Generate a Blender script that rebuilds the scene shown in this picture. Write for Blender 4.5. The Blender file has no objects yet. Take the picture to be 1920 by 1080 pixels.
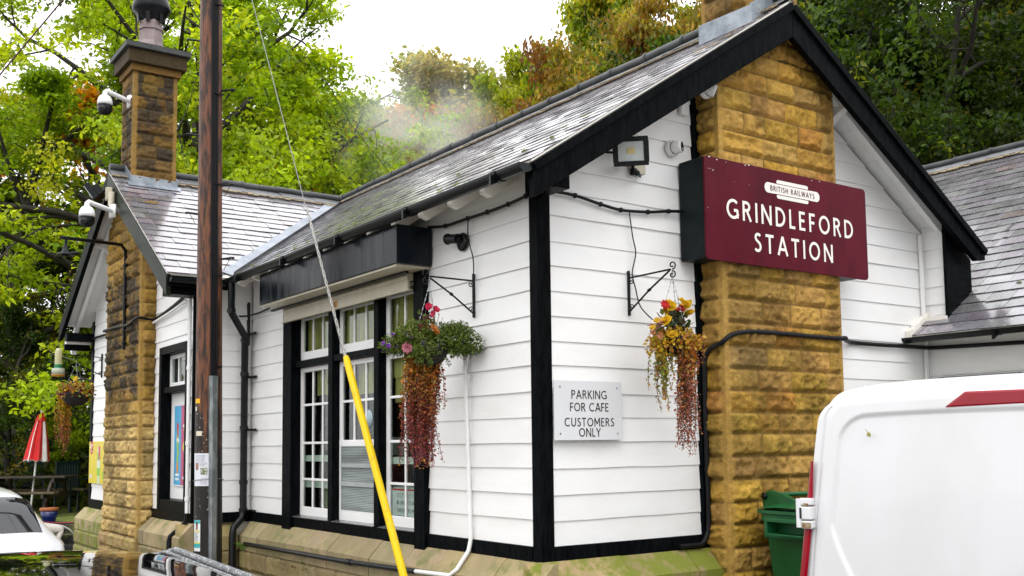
import bpy, math, random
import numpy as np
from mathutils import Vector, Matrix
R_ = math.radians
C = bpy.context.scene.collection
sc = bpy.context.scene

# ------------------------------------------------------------------ camera
cam_d = bpy.data.cameras.new("camera")
cam = bpy.data.objects.new("camera", cam_d)
C.objects.link(cam)
_ri = Vector((0.81659083, -0.57710345, -0.01144675))
_up = Vector((-0.04033648, -0.07683539, 0.99622753))
_fw = Vector((0.57580586, 0.81304854, 0.08602139))
CAM = Vector((-3.89164411, -5.1946166, 1.70))
m = Matrix.Identity(4)
for i in range(3):
    m[i][0] = _ri[i]; m[i][1] = _up[i]; m[i][2] = -_fw[i]; m[i][3] = CAM[i]
cam.matrix_world = m
cam_d.sensor_width = 36.0
cam_d.lens = 1917.2147 / 1920 * 36.0
cam_d.shift_y = (667.81 - 540) / 1920
cam_d.clip_start = 0.05
cam_d.clip_end = 2000
sc.camera = cam

# ------------------------------------------------------------------ world: overcast sky
w = bpy.data.worlds.new("World"); sc.world = w
w.use_nodes = True
nt = w.node_tree
bg = nt.nodes["Background"]
sky = nt.nodes.new("ShaderNodeTexSky"); sky.sky_type = 'NISHITA'; sky.sun_disc = False
sky.sun_elevation = R_(50); sky.sun_rotation = R_(215); sky.dust_density = 4.0
hs = nt.nodes.new("ShaderNodeHueSaturation"); hs.inputs["Saturation"].default_value = 0.12
nt.links.new(sky.outputs[0], hs.inputs["Color"])
tc = nt.nodes.new("ShaderNodeTexCoord"); sx = nt.nodes.new("ShaderNodeSeparateXYZ")
nt.links.new(tc.outputs["Generated"], sx.inputs[0])
ramp = nt.nodes.new("ShaderNodeValToRGB")
nt.links.new(sx.outputs["Z"], ramp.inputs[0])
e = ramp.color_ramp.elements
e[0].position = 0.0; e[0].color = (0.47, 0.47, 0.475, 1)
e[1].position = 1.0; e[1].color = (0.97, 0.97, 1.0, 1)
gain = nt.nodes.new("ShaderNodeVectorMath"); gain.operation = 'SCALE'
nt.links.new(ramp.outputs[0], gain.inputs[0]); gain.inputs["Scale"].default_value = 19.0
mx = nt.nodes.new("ShaderNodeMixRGB"); mx.inputs[0].default_value = 0.85
nt.links.new(hs.outputs[0], mx.inputs[1]); nt.links.new(gain.outputs[0], mx.inputs[2])
nt.links.new(mx.outputs[0], bg.inputs[0])
bg.inputs[1].default_value = 0.15

# ------------------------------------------------------------------ sun behind the cloud
sd = bpy.data.lights.new("sun", 'SUN'); sd.energy = 0.7; sd.angle = R_(35); sd.color = (1.0, 0.975, 0.94)
so = bpy.data.objects.new("sun", sd); C.objects.link(so)
_d = Vector((-0.50, -0.62, 1.0)).normalized()
so.rotation_euler = _d.to_track_quat('Z', 'Y').to_euler()
so.location = (-8, -10, 20)
sky.sun_elevation = math.asin(_d.z); sky.sun_rotation = math.atan2(_d.x, _d.y)

sc.view_settings.view_transform = 'Standard'
sc.view_settings.look = 'None'
sc.view_settings.exposure = 0.15
sc.view_settings.gamma = 1.0
sc.view_settings.use_curve_mapping = False
sc.render.engine = 'CYCLES'
sc.cycles.max_bounces = 8
sc.cycles.diffuse_bounces = 4
sc.cycles.glossy_bounces = 3
sc.cycles.transmission_bounces = 5
sc.cycles.transparent_max_bounces = 8
sc.cycles.caustics_reflective = False
sc.cycles.caustics_refractive = False
sc.cycles.volume_bounces = 3
try:
    sc.cycles.use_denoising = True
    sc.cycles.denoiser = 'OPENIMAGEDENOISE'
except Exception:
    pass

# ------------------------------------------------------------------ object helpers
def origin_of(o):
    v = Vector((0, 0, 0))
    while o is not None:
        v += o.location; o = o.parent
    return v

def link(name, me, parent=None, mats=(), loc=None):
    o = bpy.data.objects.new(name, me)
    C.objects.link(o)
    if parent is not None:
        o.parent = parent
    for mm in mats:
        me.materials.append(mm)
    return o

def tag(o, label=None, cat=None, group=None, kind=None):
    if label: o["label"] = label
    if cat: o["category"] = cat
    if group: o["group"] = group
    if kind: o["kind"] = kind
    return o

def thing(name, label, cat, loc=(0, 0, 0), group=None):
    o = bpy.data.objects.new(name, None); C.objects.link(o)
    o.location = loc; o.empty_display_size = 0.2
    return tag(o, label, cat, group)

def copy_tree(o, parent=None):
    c = o.copy(); C.objects.link(c)
    if parent is not None:
        c.parent = parent
    for ch in list(o.children):
        copy_tree(ch, c)
    return c

def np_mesh(name, V, F, col=None, smooth=False):
    V = np.asarray(V, dtype=np.float32); F = np.asarray(F, dtype=np.int32)
    k = F.shape[1]
    me = bpy.data.meshes.new(name)
    me.vertices.add(len(V)); me.vertices.foreach_set("co", V.ravel())
    me.loops.add(F.size); me.loops.foreach_set("vertex_index", F.ravel())
    me.polygons.add(len(F)); me.polygons.foreach_set("loop_start", np.arange(0, F.size, k, dtype=np.int32))
    if smooth:
        me.polygons.foreach_set("use_smooth", np.ones(len(F), dtype=bool))
    me.update(calc_edges=True)
    if col is not None:
        a = me.color_attributes.new("Col", 'FLOAT_COLOR', 'POINT')
        cc = np.ones((len(V), 4), dtype=np.float32); cc[:, :3] = col
        a.data.foreach_set("color", cc.ravel())
    return me

class MB:
    """collects faces in world coordinates, builds ONE mesh object"""
    def __init__(self): self.v = []; self.f = []; self.c = []; self.cur = (1, 1, 1); self.sm = []; self.smooth = False
    def add(self, vs, fs):
        n = len(self.v)
        for p in vs: self.v.append(tuple(p)); self.c.append(self.cur)
        for f in fs: self.f.append([n + i for i in f]); self.sm.append(self.smooth)
    def quad(self, a, b, c, d): self.add([a, b, c, d], [(0, 1, 2, 3)])
    def poly(self, pts): self.add(pts, [tuple(range(len(pts)))])
    def box(self, c, s, rz=0.0, M=None):
        hx, hy, hz = s[0] / 2, s[1] / 2, s[2] / 2
        vs = [Vector((x, y, z)) for x in (-hx, hx) for y in (-hy, hy) for z in (-hz, hz)]
        if M is None: M = Matrix.Rotation(rz, 3, 'Z')
        vs = [M @ v + Vector(c) for v in vs]
        self.add(vs, [(0, 1, 3, 2), (4, 6, 7, 5), (0, 4, 5, 1), (2, 3, 7, 6), (0, 2, 6, 4), (1, 5, 7, 3)])
    def bb(self, x0, x1, y0, y1, z0, z1):
        self.box(((x0 + x1) / 2, (y0 + y1) / 2, (z0 + z1) / 2), (abs(x1 - x0), abs(y1 - y0), abs(z1 - z0)))
    def bar(self, a, b, wd, ht, up=(0, 0, 1)):
        a = Vector(a); b = Vector(b); d = (b - a); L = d.length; d.normalize()
        up = Vector(up); s = d.cross(up); s.normalize(); u = s.cross(d)
        M = Matrix((d, s, u)).transposed()
        self.box((a + b) / 2, (L, wd, ht), M=M)
    def prism(self, pts, off):
        """extrude a planar polygon (list of 3d points) by vector off, closed"""
        n = len(pts); off = Vector(off); p = [Vector(q) for q in pts]
        self.add(p + [q + off for q in p],
                 [tuple(range(n - 1, -1, -1)), tuple(range(n, 2 * n))] + [(i, (i + 1) % n, n + (i + 1) % n, n + i) for i in range(n)])
    def tube(self, path, r, n=8, cap=True):
        path = [Vector(p) for p in path]; k = len(path)
        rs = r if isinstance(r, (list, tuple)) else [r] * k
        rings = []; prev = None
        for i, p in enumerate(path):
            d = (path[min(i + 1, k - 1)] - path[max(i - 1, 0)])
            if d.length < 1e-9: d = Vector((0, 0, 1))
            d.normalize()
            if prev is None:
                a = Vector((0, 0, 1)) if abs(d.z) < 0.9 else Vector((1, 0, 0))
                s = d.cross(a).normalized()
            else:
                s = prev - d * prev.dot(d)
                s = s.normalized() if s.length > 1e-6 else d.orthogonal().normalized()
            prev = s; u = d.cross(s)
            rings.append([p + (s * math.cos(2 * math.pi * j / n) + u * math.sin(2 * math.pi * j / n)) * rs[i] for j in range(n)])
        vs = [q for rg in rings for q in rg]
        fs = [(i * n + j, i * n + (j + 1) % n, (i + 1) * n + (j + 1) % n, (i + 1) * n + j) for i in range(k - 1) for j in range(n)]
        s0 = self.smooth; self.smooth = True
        self.add(vs, fs)
        self.smooth = s0
        if cap:
            self.add(rings[0], [tuple(range(n - 1, -1, -1))]); self.add(rings[-1], [tuple(range(n))])
    def lathe(self, prof, c, n=24, axis=(0, 0, 1), squash=1.0):
        """prof: list of (r, h)"""
        ax = Vector(axis).normalized(); s = ax.orthogonal().normalized(); u = ax.cross(s); c = Vector(c)
        vs = []
        for r, h in prof:
            for j in range(n):
                t = 2 * math.pi * j / n
                vs.append(c + ax * h + (s * math.cos(t) + u * math.sin(t) * squash) * max(r, 1e-4))
        k = len(prof)
        fs = [(i * n + j, i * n + (j + 1) % n, (i + 1) * n + (j + 1) % n, (i + 1) * n + j) for i in range(k - 1) for j in range(n)]
        s0 = self.smooth; self.smooth = True
        self.add(vs, fs); self.smooth = s0
    def build(self, name, mat, parent=None, bevel=0.0, loc=None, autosmooth=False):
        og = origin_of(parent) if parent is not None else Vector((0, 0, 0))
        base = Vector(loc) if loc is not None else Vector((0, 0, 0))
        me = bpy.data.meshes.new(name)
        sh = og + base
        me.from_pydata([(v[0] - sh.x, v[1] - sh.y, v[2] - sh.z) for v in self.v], [], self.f)
        if any(self.sm): me.polygons.foreach_set("use_smooth", self.sm)
        if any(c != (1, 1, 1) for c in self.c):
            a = me.color_attributes.new("Col", 'FLOAT_COLOR', 'POINT')
            cc = np.ones((len(self.c), 4), dtype=np.float32); cc[:, :3] = np.array(self.c)
            a.data.foreach_set("color", cc.ravel())
        me.update()
        o = link(name, me, parent, (mat,) if not isinstance(mat, (list, tuple)) else mat)
        o.location = base
        if bevel > 0:
            b = o.modifiers.new("bevel", 'BEVEL'); b.width = bevel; b.segments = 2; b.limit_method = 'ANGLE'; b.angle_limit = R_(40)
        return o

def clip_poly(p, a, b, c):
    """keep a*x+b*y<=c"""
    out = []
    n = len(p)
    for i in range(n):
        P, Q = p[i], p[(i + 1) % n]
        dp, dq = a * P[0] + b * P[1] - c, a * Q[0] + b * Q[1] - c
        if dp <= 0: out.append(P)
        if (dp < 0 < dq) or (dq < 0 < dp):
            t = dp / (dp - dq); out.append((P[0] + t * (Q[0] - P[0]), P[1] + t * (Q[1] - P[1])))
    return out

# ------------------------------------------------------------------ numpy value noise
def _h(ix, iy, iz, s):
    n = (ix * 374761393 + iy * 668265263 + iz * 2147483647 + s * 974634777) & 0xFFFFFFFF
    n = ((n ^ (n >> 13)) * 1274126177) & 0xFFFFFFFF
    n = n ^ (n >> 16)
    return (n & 0xFFFF) / 65535.0
def vnoise(x, y, z=0.0, s=0):
    x = np.asarray(x, float); y = np.asarray(y, float); z = np.zeros_like(x) + z
    ix, iy, iz = np.floor(x).astype(np.int64), np.floor(y).astype(np.int64), np.floor(z).astype(np.int64)
    fx, fy, fz = x - ix, y - iy, z - iz
    fx, fy, fz = fx * fx * (3 - 2 * fx), fy * fy * (3 - 2 * fy), fz * fz * (3 - 2 * fz)
    r = 0
    for dx in (0, 1):
        for dy in (0, 1):
            for dz in (0, 1):
                wgt = (fx if dx else 1 - fx) * (fy if dy else 1 - fy) * (fz if dz else 1 - fz)
                r = r + wgt * _h(ix + dx, iy + dy, iz + dz, s)
    return r
def fbm(x, y, z=0.0, s=0, o=4):
    r = 0; a = 0.5; tot = 0
    for i in range(o):
        r = r + a * vnoise(np.asarray(x) * 2 ** i, np.asarray(y) * 2 ** i, np.asarray(z) * 2 ** i, s + i * 17); tot += a; a *= 0.5
    return r / tot
def sstep(a, b, x):
    t = np.clip((x - a) / (b - a), 0, 1); return t * t * (3 - 2 * t)

# ------------------------------------------------------------------ materials
def mat(name, col, rough=0.5, var=0.12, scale=6.0, col2=None, mix2=0.5, bump=0.0, bscale=40.0, metal=0.0, spec=0.5,
        coat=0.0, attr=False, rvar=0.0, stretch=None, trans=0.0, sharp=0.15, coatr=0.05):
    mm = bpy.data.materials.new(name); mm.use_nodes = True
    t = mm.node_tree; b = t.nodes["Principled BSDF"]
    b.inputs["Roughness"].default_value = rough; b.inputs["Metallic"].default_value = metal
    b.inputs["Specular IOR Level"].default_value = spec
    b.inputs["Coat Weight"].default_value = coat; b.inputs["Coat Roughness"].default_value = coatr
    co = t.nodes.new("ShaderNodeTexCoord"); src = co.outputs["Object"]
    if stretch:
        mp = t.nodes.new("ShaderNodeMapping"); mp.inputs["Scale"].default_value = stretch
        t.links.new(src, mp.inputs[0]); src = mp.outputs[0]
    nz = t.nodes.new("ShaderNodeTexNoise"); nz.inputs["Scale"].default_value = scale; nz.inputs["Detail"].default_value = 6
    nz.inputs["Roughness"].default_value = 0.6
    t.links.new(src, nz.inputs["Vector"])
    r = t.nodes.new("ShaderNodeValToRGB"); t.links.new(nz.outputs["Fac"], r.inputs[0])
    c2 = col2 if col2 else tuple(min(1, x * (1 + var)) for x in col)
    c1 = col if col2 else tuple(x * (1 - var) for x in col)
    r.color_ramp.elements[0].position = mix2 - sharp; r.color_ramp.elements[0].color = (*c1, 1)
    r.color_ramp.elements[1].position = mix2 + sharp; r.color_ramp.elements[1].color = (*c2, 1)
    outc = r.outputs[0]
    if attr:
        at = t.nodes.new("ShaderNodeAttribute"); at.attribute_name = "Col"
        mu = t.nodes.new("ShaderNodeMixRGB"); mu.blend_type = 'MULTIPLY'; mu.inputs[0].default_value = 1
        t.links.new(outc, mu.inputs[1]); t.links.new(at.outputs["Color"], mu.inputs[2]); outc = mu.outputs[0]
    t.links.new(outc, b.inputs["Base Color"])
    if rvar > 0:
        n2 = t.nodes.new("ShaderNodeTexNoise"); n2.inputs["Scale"].default_value = scale * 1.7; n2.inputs["Detail"].default_value = 5
        t.links.new(src, n2.inputs["Vector"])
        mr = t.nodes.new("ShaderNodeMapRange"); mr.inputs[1].default_value = 0.3; mr.inputs[2].default_value = 0.7
        mr.inputs[3].default_value = max(0.02, rough - rvar); mr.inputs[4].default_value = min(1, rough + rvar)
        t.links.new(n2.outputs["Fac"], mr.inputs[0]); t.links.new(mr.outputs[0], b.inputs["Roughness"])
    if bump > 0:
        n3 = t.nodes.new("ShaderNodeTexNoise"); n3.inputs["Scale"].default_value = bscale; n3.inputs["Detail"].default_value = 5
        t.links.new(src, n3.inputs["Vector"])
        bp = t.nodes.new("ShaderNodeBump"); bp.inputs["Strength"].default_value = bump; bp.inputs["Distance"].default_value = 0.01
        t.links.new(n3.outputs["Fac"], bp.inputs["Height"]); t.links.new(bp.outputs[0], b.inputs["Normal"])
    if trans > 0:
        tr = t.nodes.new("ShaderNodeBsdfTranslucent"); t.links.new(outc, tr.inputs[0])
        ms = t.nodes.new("ShaderNodeMixShader"); ms.inputs[0].default_value = trans
        out = t.nodes["Material Output"]
        t.links.new(b.outputs[0], ms.inputs[1]); t.links.new(tr.outputs[0], ms.inputs[2]); t.links.new(ms.outputs[0], out.inputs[0])
    return mm

def glass_mat(name, tint=(0.85, 0.9, 0.88)):
    mm = bpy.data.materials.new(name); mm.use_nodes = True; t = mm.node_tree
    t.nodes.remove(t.nodes["Principled BSDF"]); out = t.nodes["Material Output"]
    tr = t.nodes.new("ShaderNodeBsdfTransparent"); tr.inputs[0].default_value = (*tint, 1)
    gl = t.nodes.new("ShaderNodeBsdfGlossy"); gl.inputs["Roughness"].default_value = 0.02
    lw = t.nodes.new("ShaderNodeLayerWeight"); lw.inputs[0].default_value = 0.5
    fr = t.nodes.new("ShaderNodeMath"); fr.operation = 'POWER'; fr.inputs[1].default_value = 4.5; t.links.new(lw.outputs["Facing"], fr.inputs[0])
    n3 = t.nodes.new("ShaderNodeTexNoise"); n3.inputs["Scale"].default_value = 3.0
    co = t.nodes.new("ShaderNodeTexCoord"); t.links.new(co.outputs["Object"], n3.inputs["Vector"])
    bp = t.nodes.new("ShaderNodeBump"); bp.inputs["Strength"].default_value = 0.08; bp.inputs["Distance"].default_value = 0.02
    t.links.new(n3.outputs["Fac"], bp.inputs["Height"]); t.links.new(bp.outputs[0], gl.inputs["Normal"])
    mr = t.nodes.new("ShaderNodeMath"); mr.operation = 'MULTIPLY_ADD'; mr.inputs[1].default_value = 0.9; mr.inputs[2].default_value = 0.045; mr.use_clamp = True
    t.links.new(fr.outputs[0], mr.inputs[0])
    ms = t.nodes.new("ShaderNodeMixShader"); t.links.new(mr.outputs[0], ms.inputs[0])
    t.links.new(tr.outputs[0], ms.inputs[1]); t.links.new(gl.outputs[0], ms.inputs[2]); t.links.new(ms.outputs[0], out.inputs[0])
    return mm

M = {}
M['white_wood'] = mat('white_painted_wood', (0.825, 0.825, 0.815), 0.38, col2=(0.765, 0.76, 0.735), mix2=0.60, sharp=0.14, scale=1.6, bump=0.10, bscale=28, stretch=(1, 1, 3), rvar=0.1)
M['cream_wood'] = mat('dirty_cream_wood', (0.74, 0.70, 0.60), 0.5, col2=(0.83, 0.81, 0.75), mix2=0.5, sharp=0.2, scale=3.0, bump=0.08, bscale=30)
M['black_wood'] = mat('black_painted_wood', (0.002, 0.0025, 0.003), 0.30, col2=(0.006, 0.007, 0.008), scale=9, bump=0.25, bscale=45, stretch=(3, 3, 0.8), rvar=0.08, spec=0.015)
M['black_green_wood'] = mat('algae_black_wood', (0.003, 0.004, 0.003), 0.4, col2=(0.012, 0.020, 0.007), mix2=0.55, scale=5, bump=0.3, bscale=40, spec=0.12)
M['black_metal'] = mat('black_metal', (0.005, 0.006, 0.007), 0.32, var=0.3, scale=20, spec=0.2, rvar=0.1)
M['navy_metal'] = mat('blue_black_metal', (0.004, 0.007, 0.010), 0.25, var=0.25, scale=3, spec=0.22, stretch=(1, 4, 0.4), rvar=0.1)
M['black_plastic'] = mat('black_plastic', (0.004, 0.005, 0.006), 0.3, var=0.3, scale=10, spec=0.28)
M['cable'] = mat('black_cable', (0.005, 0.005, 0.006), 0.45, var=0.3, scale=30, spec=0.2)
M['cream_metal'] = mat('cream_metal', (0.52, 0.48, 0.36), 0.4, var=0.08, scale=6)
M['grey_metal'] = mat('grey_galvanised', (0.16, 0.18, 0.18), 0.42, col2=(0.42, 0.45, 0.45), mix2=0.58, sharp=0.12, scale=7, stretch=(1, 1, 0.5), metal=0.6, rvar=0.1)
M['lead'] = mat('lead_flashing', (0.16, 0.19, 0.22), 0.35, col2=(0.34, 0.38, 0.42), scale=7, metal=0.3, bump=0.25, bscale=18, rvar=0.12)
M['slate'] = mat('wet_slate', (0.135, 0.128, 0.140), 0.26, col2=(0.20, 0.192, 0.208), scale=7, attr=True, bump=0.10, bscale=20, rvar=0.06, spec=1.0, coat=1.0, coatr=0.14)
M['ridge'] = mat('ridge_tile', (0.10, 0.105, 0.11), 0.4, col2=(0.20, 0.205, 0.21), scale=5, bump=0.25, bscale=30, rvar=0.1)
M['mortar'] = mat('lichen_mortar', (0.21, 0.15, 0.075), 0.85, col2=(0.36, 0.30, 0.20), scale=16, bump=0.8, bscale=40)
M['stone'] = mat('sandstone', (0.84, 0.80, 0.72), 0.7, col2=(1.2, 1.18, 1.14), scale=26, attr=True, bump=0.8, bscale=75, spec=0.22, rvar=0.1)
M['moss'] = mat('moss', (0.05, 0.08, 0.008), 0.9, col2=(0.13, 0.17, 0.02), scale=25, bump=0.8, bscale=120)
M['glass'] = glass_mat('window_glass')
M['maroon'] = mat('maroon_enamel', (0.062, 0.0015, 0.008), 0.35, col2=(0.095, 0.004, 0.014), scale=4, stretch=(1, 1, 0.35), spec=0.12, rvar=0.12)
M['ink'] = mat('black_ink', (0.012, 0.012, 0.013), 0.5)
M['cream_paint'] = mat('cream_lettering', (0.78, 0.76, 0.70), 0.4, var=0.04)
M['signgrey'] = mat('pale_grey_sign', (0.66, 0.67, 0.68), 0.42, var=0.03, scale=2)
M['white_plastic'] = mat('white_plastic', (0.78, 0.78, 0.77), 0.3, var=0.03)
M['yellow'] = mat('yellow_plastic', (0.80, 0.55, 0.004), 0.35, col2=(0.50, 0.33, 0.02), mix2=0.66, sharp=0.06, scale=16, stretch=(1, 1, 0.4), spec=0.3, rvar=0.1)
M['room'] = mat('dark_room', (0.035, 0.030, 0.024), 0.8, var=0.2)
# ================================================================== ground
def terr(x, y):
    x = np.asarray(x, float); y = np.asarray(y, float)
    h = np.clip(x - 12.0, 0, 24) * 0.60 * (1 - 0.72 * sstep(12, 38, y))
    h = h * (0.86 + 0.28 * vnoise(x * 0.08, y * 0.08, 0, 3))
    h = h + sstep(0.5, 3.0, h) * (fbm(x * 0.25, y * 0.25, 0, 5) - 0.5) * 1.6
    return h - 0.004
def terr1(x, y): return float(terr(np.array([x]), np.array([y]))[0])
_ax = np.concatenate([np.linspace(-420, -30, 16), np.linspace(-26, 60, 87), np.linspace(66, 420, 20)])
_ay = np.concatenate([np.linspace(-420, -34, 16), np.linspace(-30, 90, 101), np.linspace(98, 420, 20)])
gx, gy = np.meshgrid(_ax, _ay, indexing='ij')
gv = np.stack([gx, gy, terr(gx, gy)], -1).reshape(-1, 3)
ii = np.arange(len(_ax) * len(_ay)).reshape(len(_ax), len(_ay))
gf = np.stack([ii[:-1, :-1], ii[1:, :-1], ii[1:, 1:], ii[:-1, 1:]], -1).reshape(-1, 4)
gcol = np.where((gv[:, 2:3] > 0.15), np.array([[0.35, 0.26, 0.14]]), np.array([[1.0, 1.0, 1.0]]))
M['ground'] = mat('wet_tarmac', (0.115, 0.112, 0.105), 0.4, col2=(0.19, 0.18, 0.165), scale=0.8, attr=True, bump=0.5, bscale=60, rvar=0.2)
ground = link("ground", np_mesh("ground", gv, gf, gcol, True), None, (M['ground'],))
tag(ground, kind="structure")

# ================================================================== the station building
ST = thing("station_building", "white weatherboarded railway station building with black trim, slate roofs and two sandstone chimneys", "building", (0, 0, 0))
SL = 0.653
AL = math.atan(SL); CA, SA = math.cos(AL), math.sin(AL)
rng = random.Random(7)

def boards(mb, o, ud, nd, u0, u1, z0, z1, sp=0.1645, holes=(), clips=(), seed=1, base=-0.034):
    r = random.Random(seed); o = Vector(o); ud = Vector(ud); nd = Vector(nd); up = Vector((0, 0, 1))
    br = set([u0, u1])
    k = max(1, int(round((u1 - u0) / 0.33)))
    for i in range(k + 1): br.add(u0 + (u1 - u0) * i / k)
    for h in holes:
        for q in (h[0], h[1]):
            if u0 < q < u1: br.add(q)
    br = sorted(br)
    nb = int(math.ceil((z1 - z0) / sp))
    def line(kk):
        t = r.uniform(-0.006, 0.006); s = r.uniform(-0.0045, 0.0045)
        if kk == 0: t = 0; s = 0
        return [z0 + kk * sp + t + s * ((u - u0) / max(0.5, u1 - u0) - 0.5) * 2 + r.uniform(-0.0022, 0.0022) for u in br]
    lines = [line(i) for i in range(nb + 1)]
    def P(u, z, n): return o + ud * u + up * z + nd * (base + n)
    for kk in range(nb):
        jn = r.uniform(-0.003, 0.003)
        for i in range(len(br) - 1):
            ua, ub = br[i], br[i + 1]
            za, zb = lines[kk][i], lines[kk][i + 1]
            ta, tb = min(z1 + .02, lines[kk + 1][i] + 0.02), min(z1 + .02, lines[kk + 1][i + 1] + 0.02)
            polys = [[(ua, za), (ub, zb), (ub, tb), (ua, ta)]]
            um = (ua + ub) / 2
            for h in holes:
                if h[0] <= um <= h[1]:
                    np_ = []
                    for p in polys:
                        a = clip_poly(p, 0, 1, h[2]); b = clip_poly(p, 0, -1, -h[3])
                        if len(a) > 2: np_.append(a)
                        if len(b) > 2: np_.append(b)
                    polys = np_
            for p in polys:
                for c in clips:
                    if len(p) > 2: p = clip_poly(p, *c)
                if len(p) < 3: continue
                def nn(u, z):
                    t = (u - ua) / (ub - ua); b = za + (zb - za) * t; tt = ta + (tb - ta) * t
                    return 0.014 + (0.012 + jn) * (1 - (z - b) / max(1e-4, tt - b))
                vs = [P(u, z, nn(u, z)) for u, z in p]
                mb.add(vs, [tuple(range(len(vs)))])
                for j in range(len(p)):
                    (pu, pz), (qu, qz) = p[j], p[(j + 1) % len(p)]
                    tb1 = za + (zb - za) * (pu - ua) / (ub - ua); tb2 = za + (zb - za) * (qu - ua) / (ub - ua)
                    if abs(pz - tb1) < 1e-6 and abs(qz - tb2) < 1e-6:
                        mb.quad(P(qu, qz, nn(qu, qz)), P(pu, pz, nn(pu, pz)), P(pu, pz + .004, 0.0), P(qu, qz + .004, 0.0))

# ---- weatherboarding of the four visible walls
mb = MB(); boards(mb, (0, 0, 0), (0, 1, 0), (-1, 0, 0), 0.09, 4.97, 1.05, 3.52, holes=((1.40, 4.06, 0.9, 3.06),), seed=3)
mb.build("weatherboarding", M['white_wood'], ST)
mb = MB(); boards(mb, (0, 0, 0), (1, 0, 0), (0, -1, 0), 0.10, 4.26, 1.05, 4.95, seed=5,
                  holes=((1.42, 1.50, 0, 9),), clips=((-SL, 1, 3.42 + SL * .28 - .10), (SL, 1, 3.42 + SL * .28 - .10 + SL * 4.28)))
mb.build("weatherboarding", M['white_wood'], ST)
mb = MB(); boards(mb, (-0.6, 0, 0), (0, 1, 0), (-1, 0, 0), 4.995, 9.10, 1.05, 4.9, seed=9, holes=((5.10, 6.02, 1.0, 2.77),),
                  clips=((-SL, 1, 3.36 + SL * -4.74), (SL, 1, 3.36 + SL * 9.42)))
mb.build("weatherboarding", M['white_wood'], ST)
mb = MB(); boards(mb, (0, 4.965, 0), (1, 0, 0), (0, -1, 0), -0.555, 0.0, 1.05, 3.46, seed=11)
mb.build("weatherboarding", M['white_wood'], ST)
# solid walls behind the boards
mb = MB()
mb.bb(0.036, 0.10, 0.106, 1.40, 0.02, 3.54); mb.bb(0.036, 0.10, 4.06, 5.0, 0.02, 3.54)
mb.bb(0.036, 0.10, 1.40, 4.06, 0.02, 0.95); mb.bb(0.036, 0.10, 1.40, 4.06, 3.125, 3.54)
mb.prism([(0.104, 0.037, 0.02), (4.24, 0.037, 0.02), (4.24, 0.037, 3.48), (2.14, 0.037, 4.88), (0.104, 0.037, 3.55)], (0, 0.066, 0))
mb.prism([(-0.563, 4.997, 0.02), (-0.563, 5.08, 0.02), (-0.563, 5.08, 3.5), (-0.563, 4.997, 3.5)], (0.12, 0, 0))
mb.prism([(-0.563, 5.97, 0.02), (-0.563, 9.1, 0.02), (-0.563, 9.1, 3.46), (-0.563, 7.08, 4.8), (-0.563, 5.97, 4.1)], (0.12, 0, 0))
mb.prism([(-0.563, 5.13, 2.76), (-0.563, 5.97, 2.76), (-0.563, 5.97, 4.09), (-0.563, 5.13, 3.5)], (0.12, 0, 0))
mb.bb(-0.55, 0.03, 5.002, 5.12, 0.02, 3.5)
mb.build("wall", M['cream_wood'], ST)
mb = MB(); mb.bb(-0.52, 4.3, 9.12, 9.22, 0.02, 3.55); mb.bb(4.16, 4.26, 0.15, 9.12, 0.02, 3.5)
mb.build("wall", M['white_wood'], ST)

# ---- black posts and base boards
def bpost(x0, x1, y0, y1, z0, z1):
    b = MB(); b.bb(x0, x1, y0, y1, z0, z1); return b.build("corner_post", M['black_wood'], ST, 0.008)
bpost(0.0, 0.105, 0.0, 0.098, 0.955, 3.42)
bpost(-0.606, -0.553, 4.955, 4.996, 0.955, 3.40)
bpost(-0.603, -0.50, 9.10, 9.20, 0.955, 3.40)
b = MB(); b.bb(1.425, 1.485, -0.012, 0.03, 0.955, 4.50); b.build("corner_post", M['black_wood'], ST, 0.004)
for q in ((-0.006, 0.02, 0.099, 1.395, 0.952, 1.052), (-0.006, 0.02, 4.07, 5.0, 0.952, 1.052), (0.106, 1.424, -0.006, 0.02, 0.952, 1.052), (2.8, 4.2, -0.006, 0.02, 0.952, 1.052),
          (-0.606, -0.58, 4.997, 6.33, 0.952, 1.052), (-0.606, -0.58, 7.83, 9.1, 0.93, 1.052), (-0.552, -0.012, 4.957, 4.98, 0.952, 1.052)):
    b = MB(); b.bb(*q); b.build("base_board", M['black_wood'], ST, 0.004)

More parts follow.
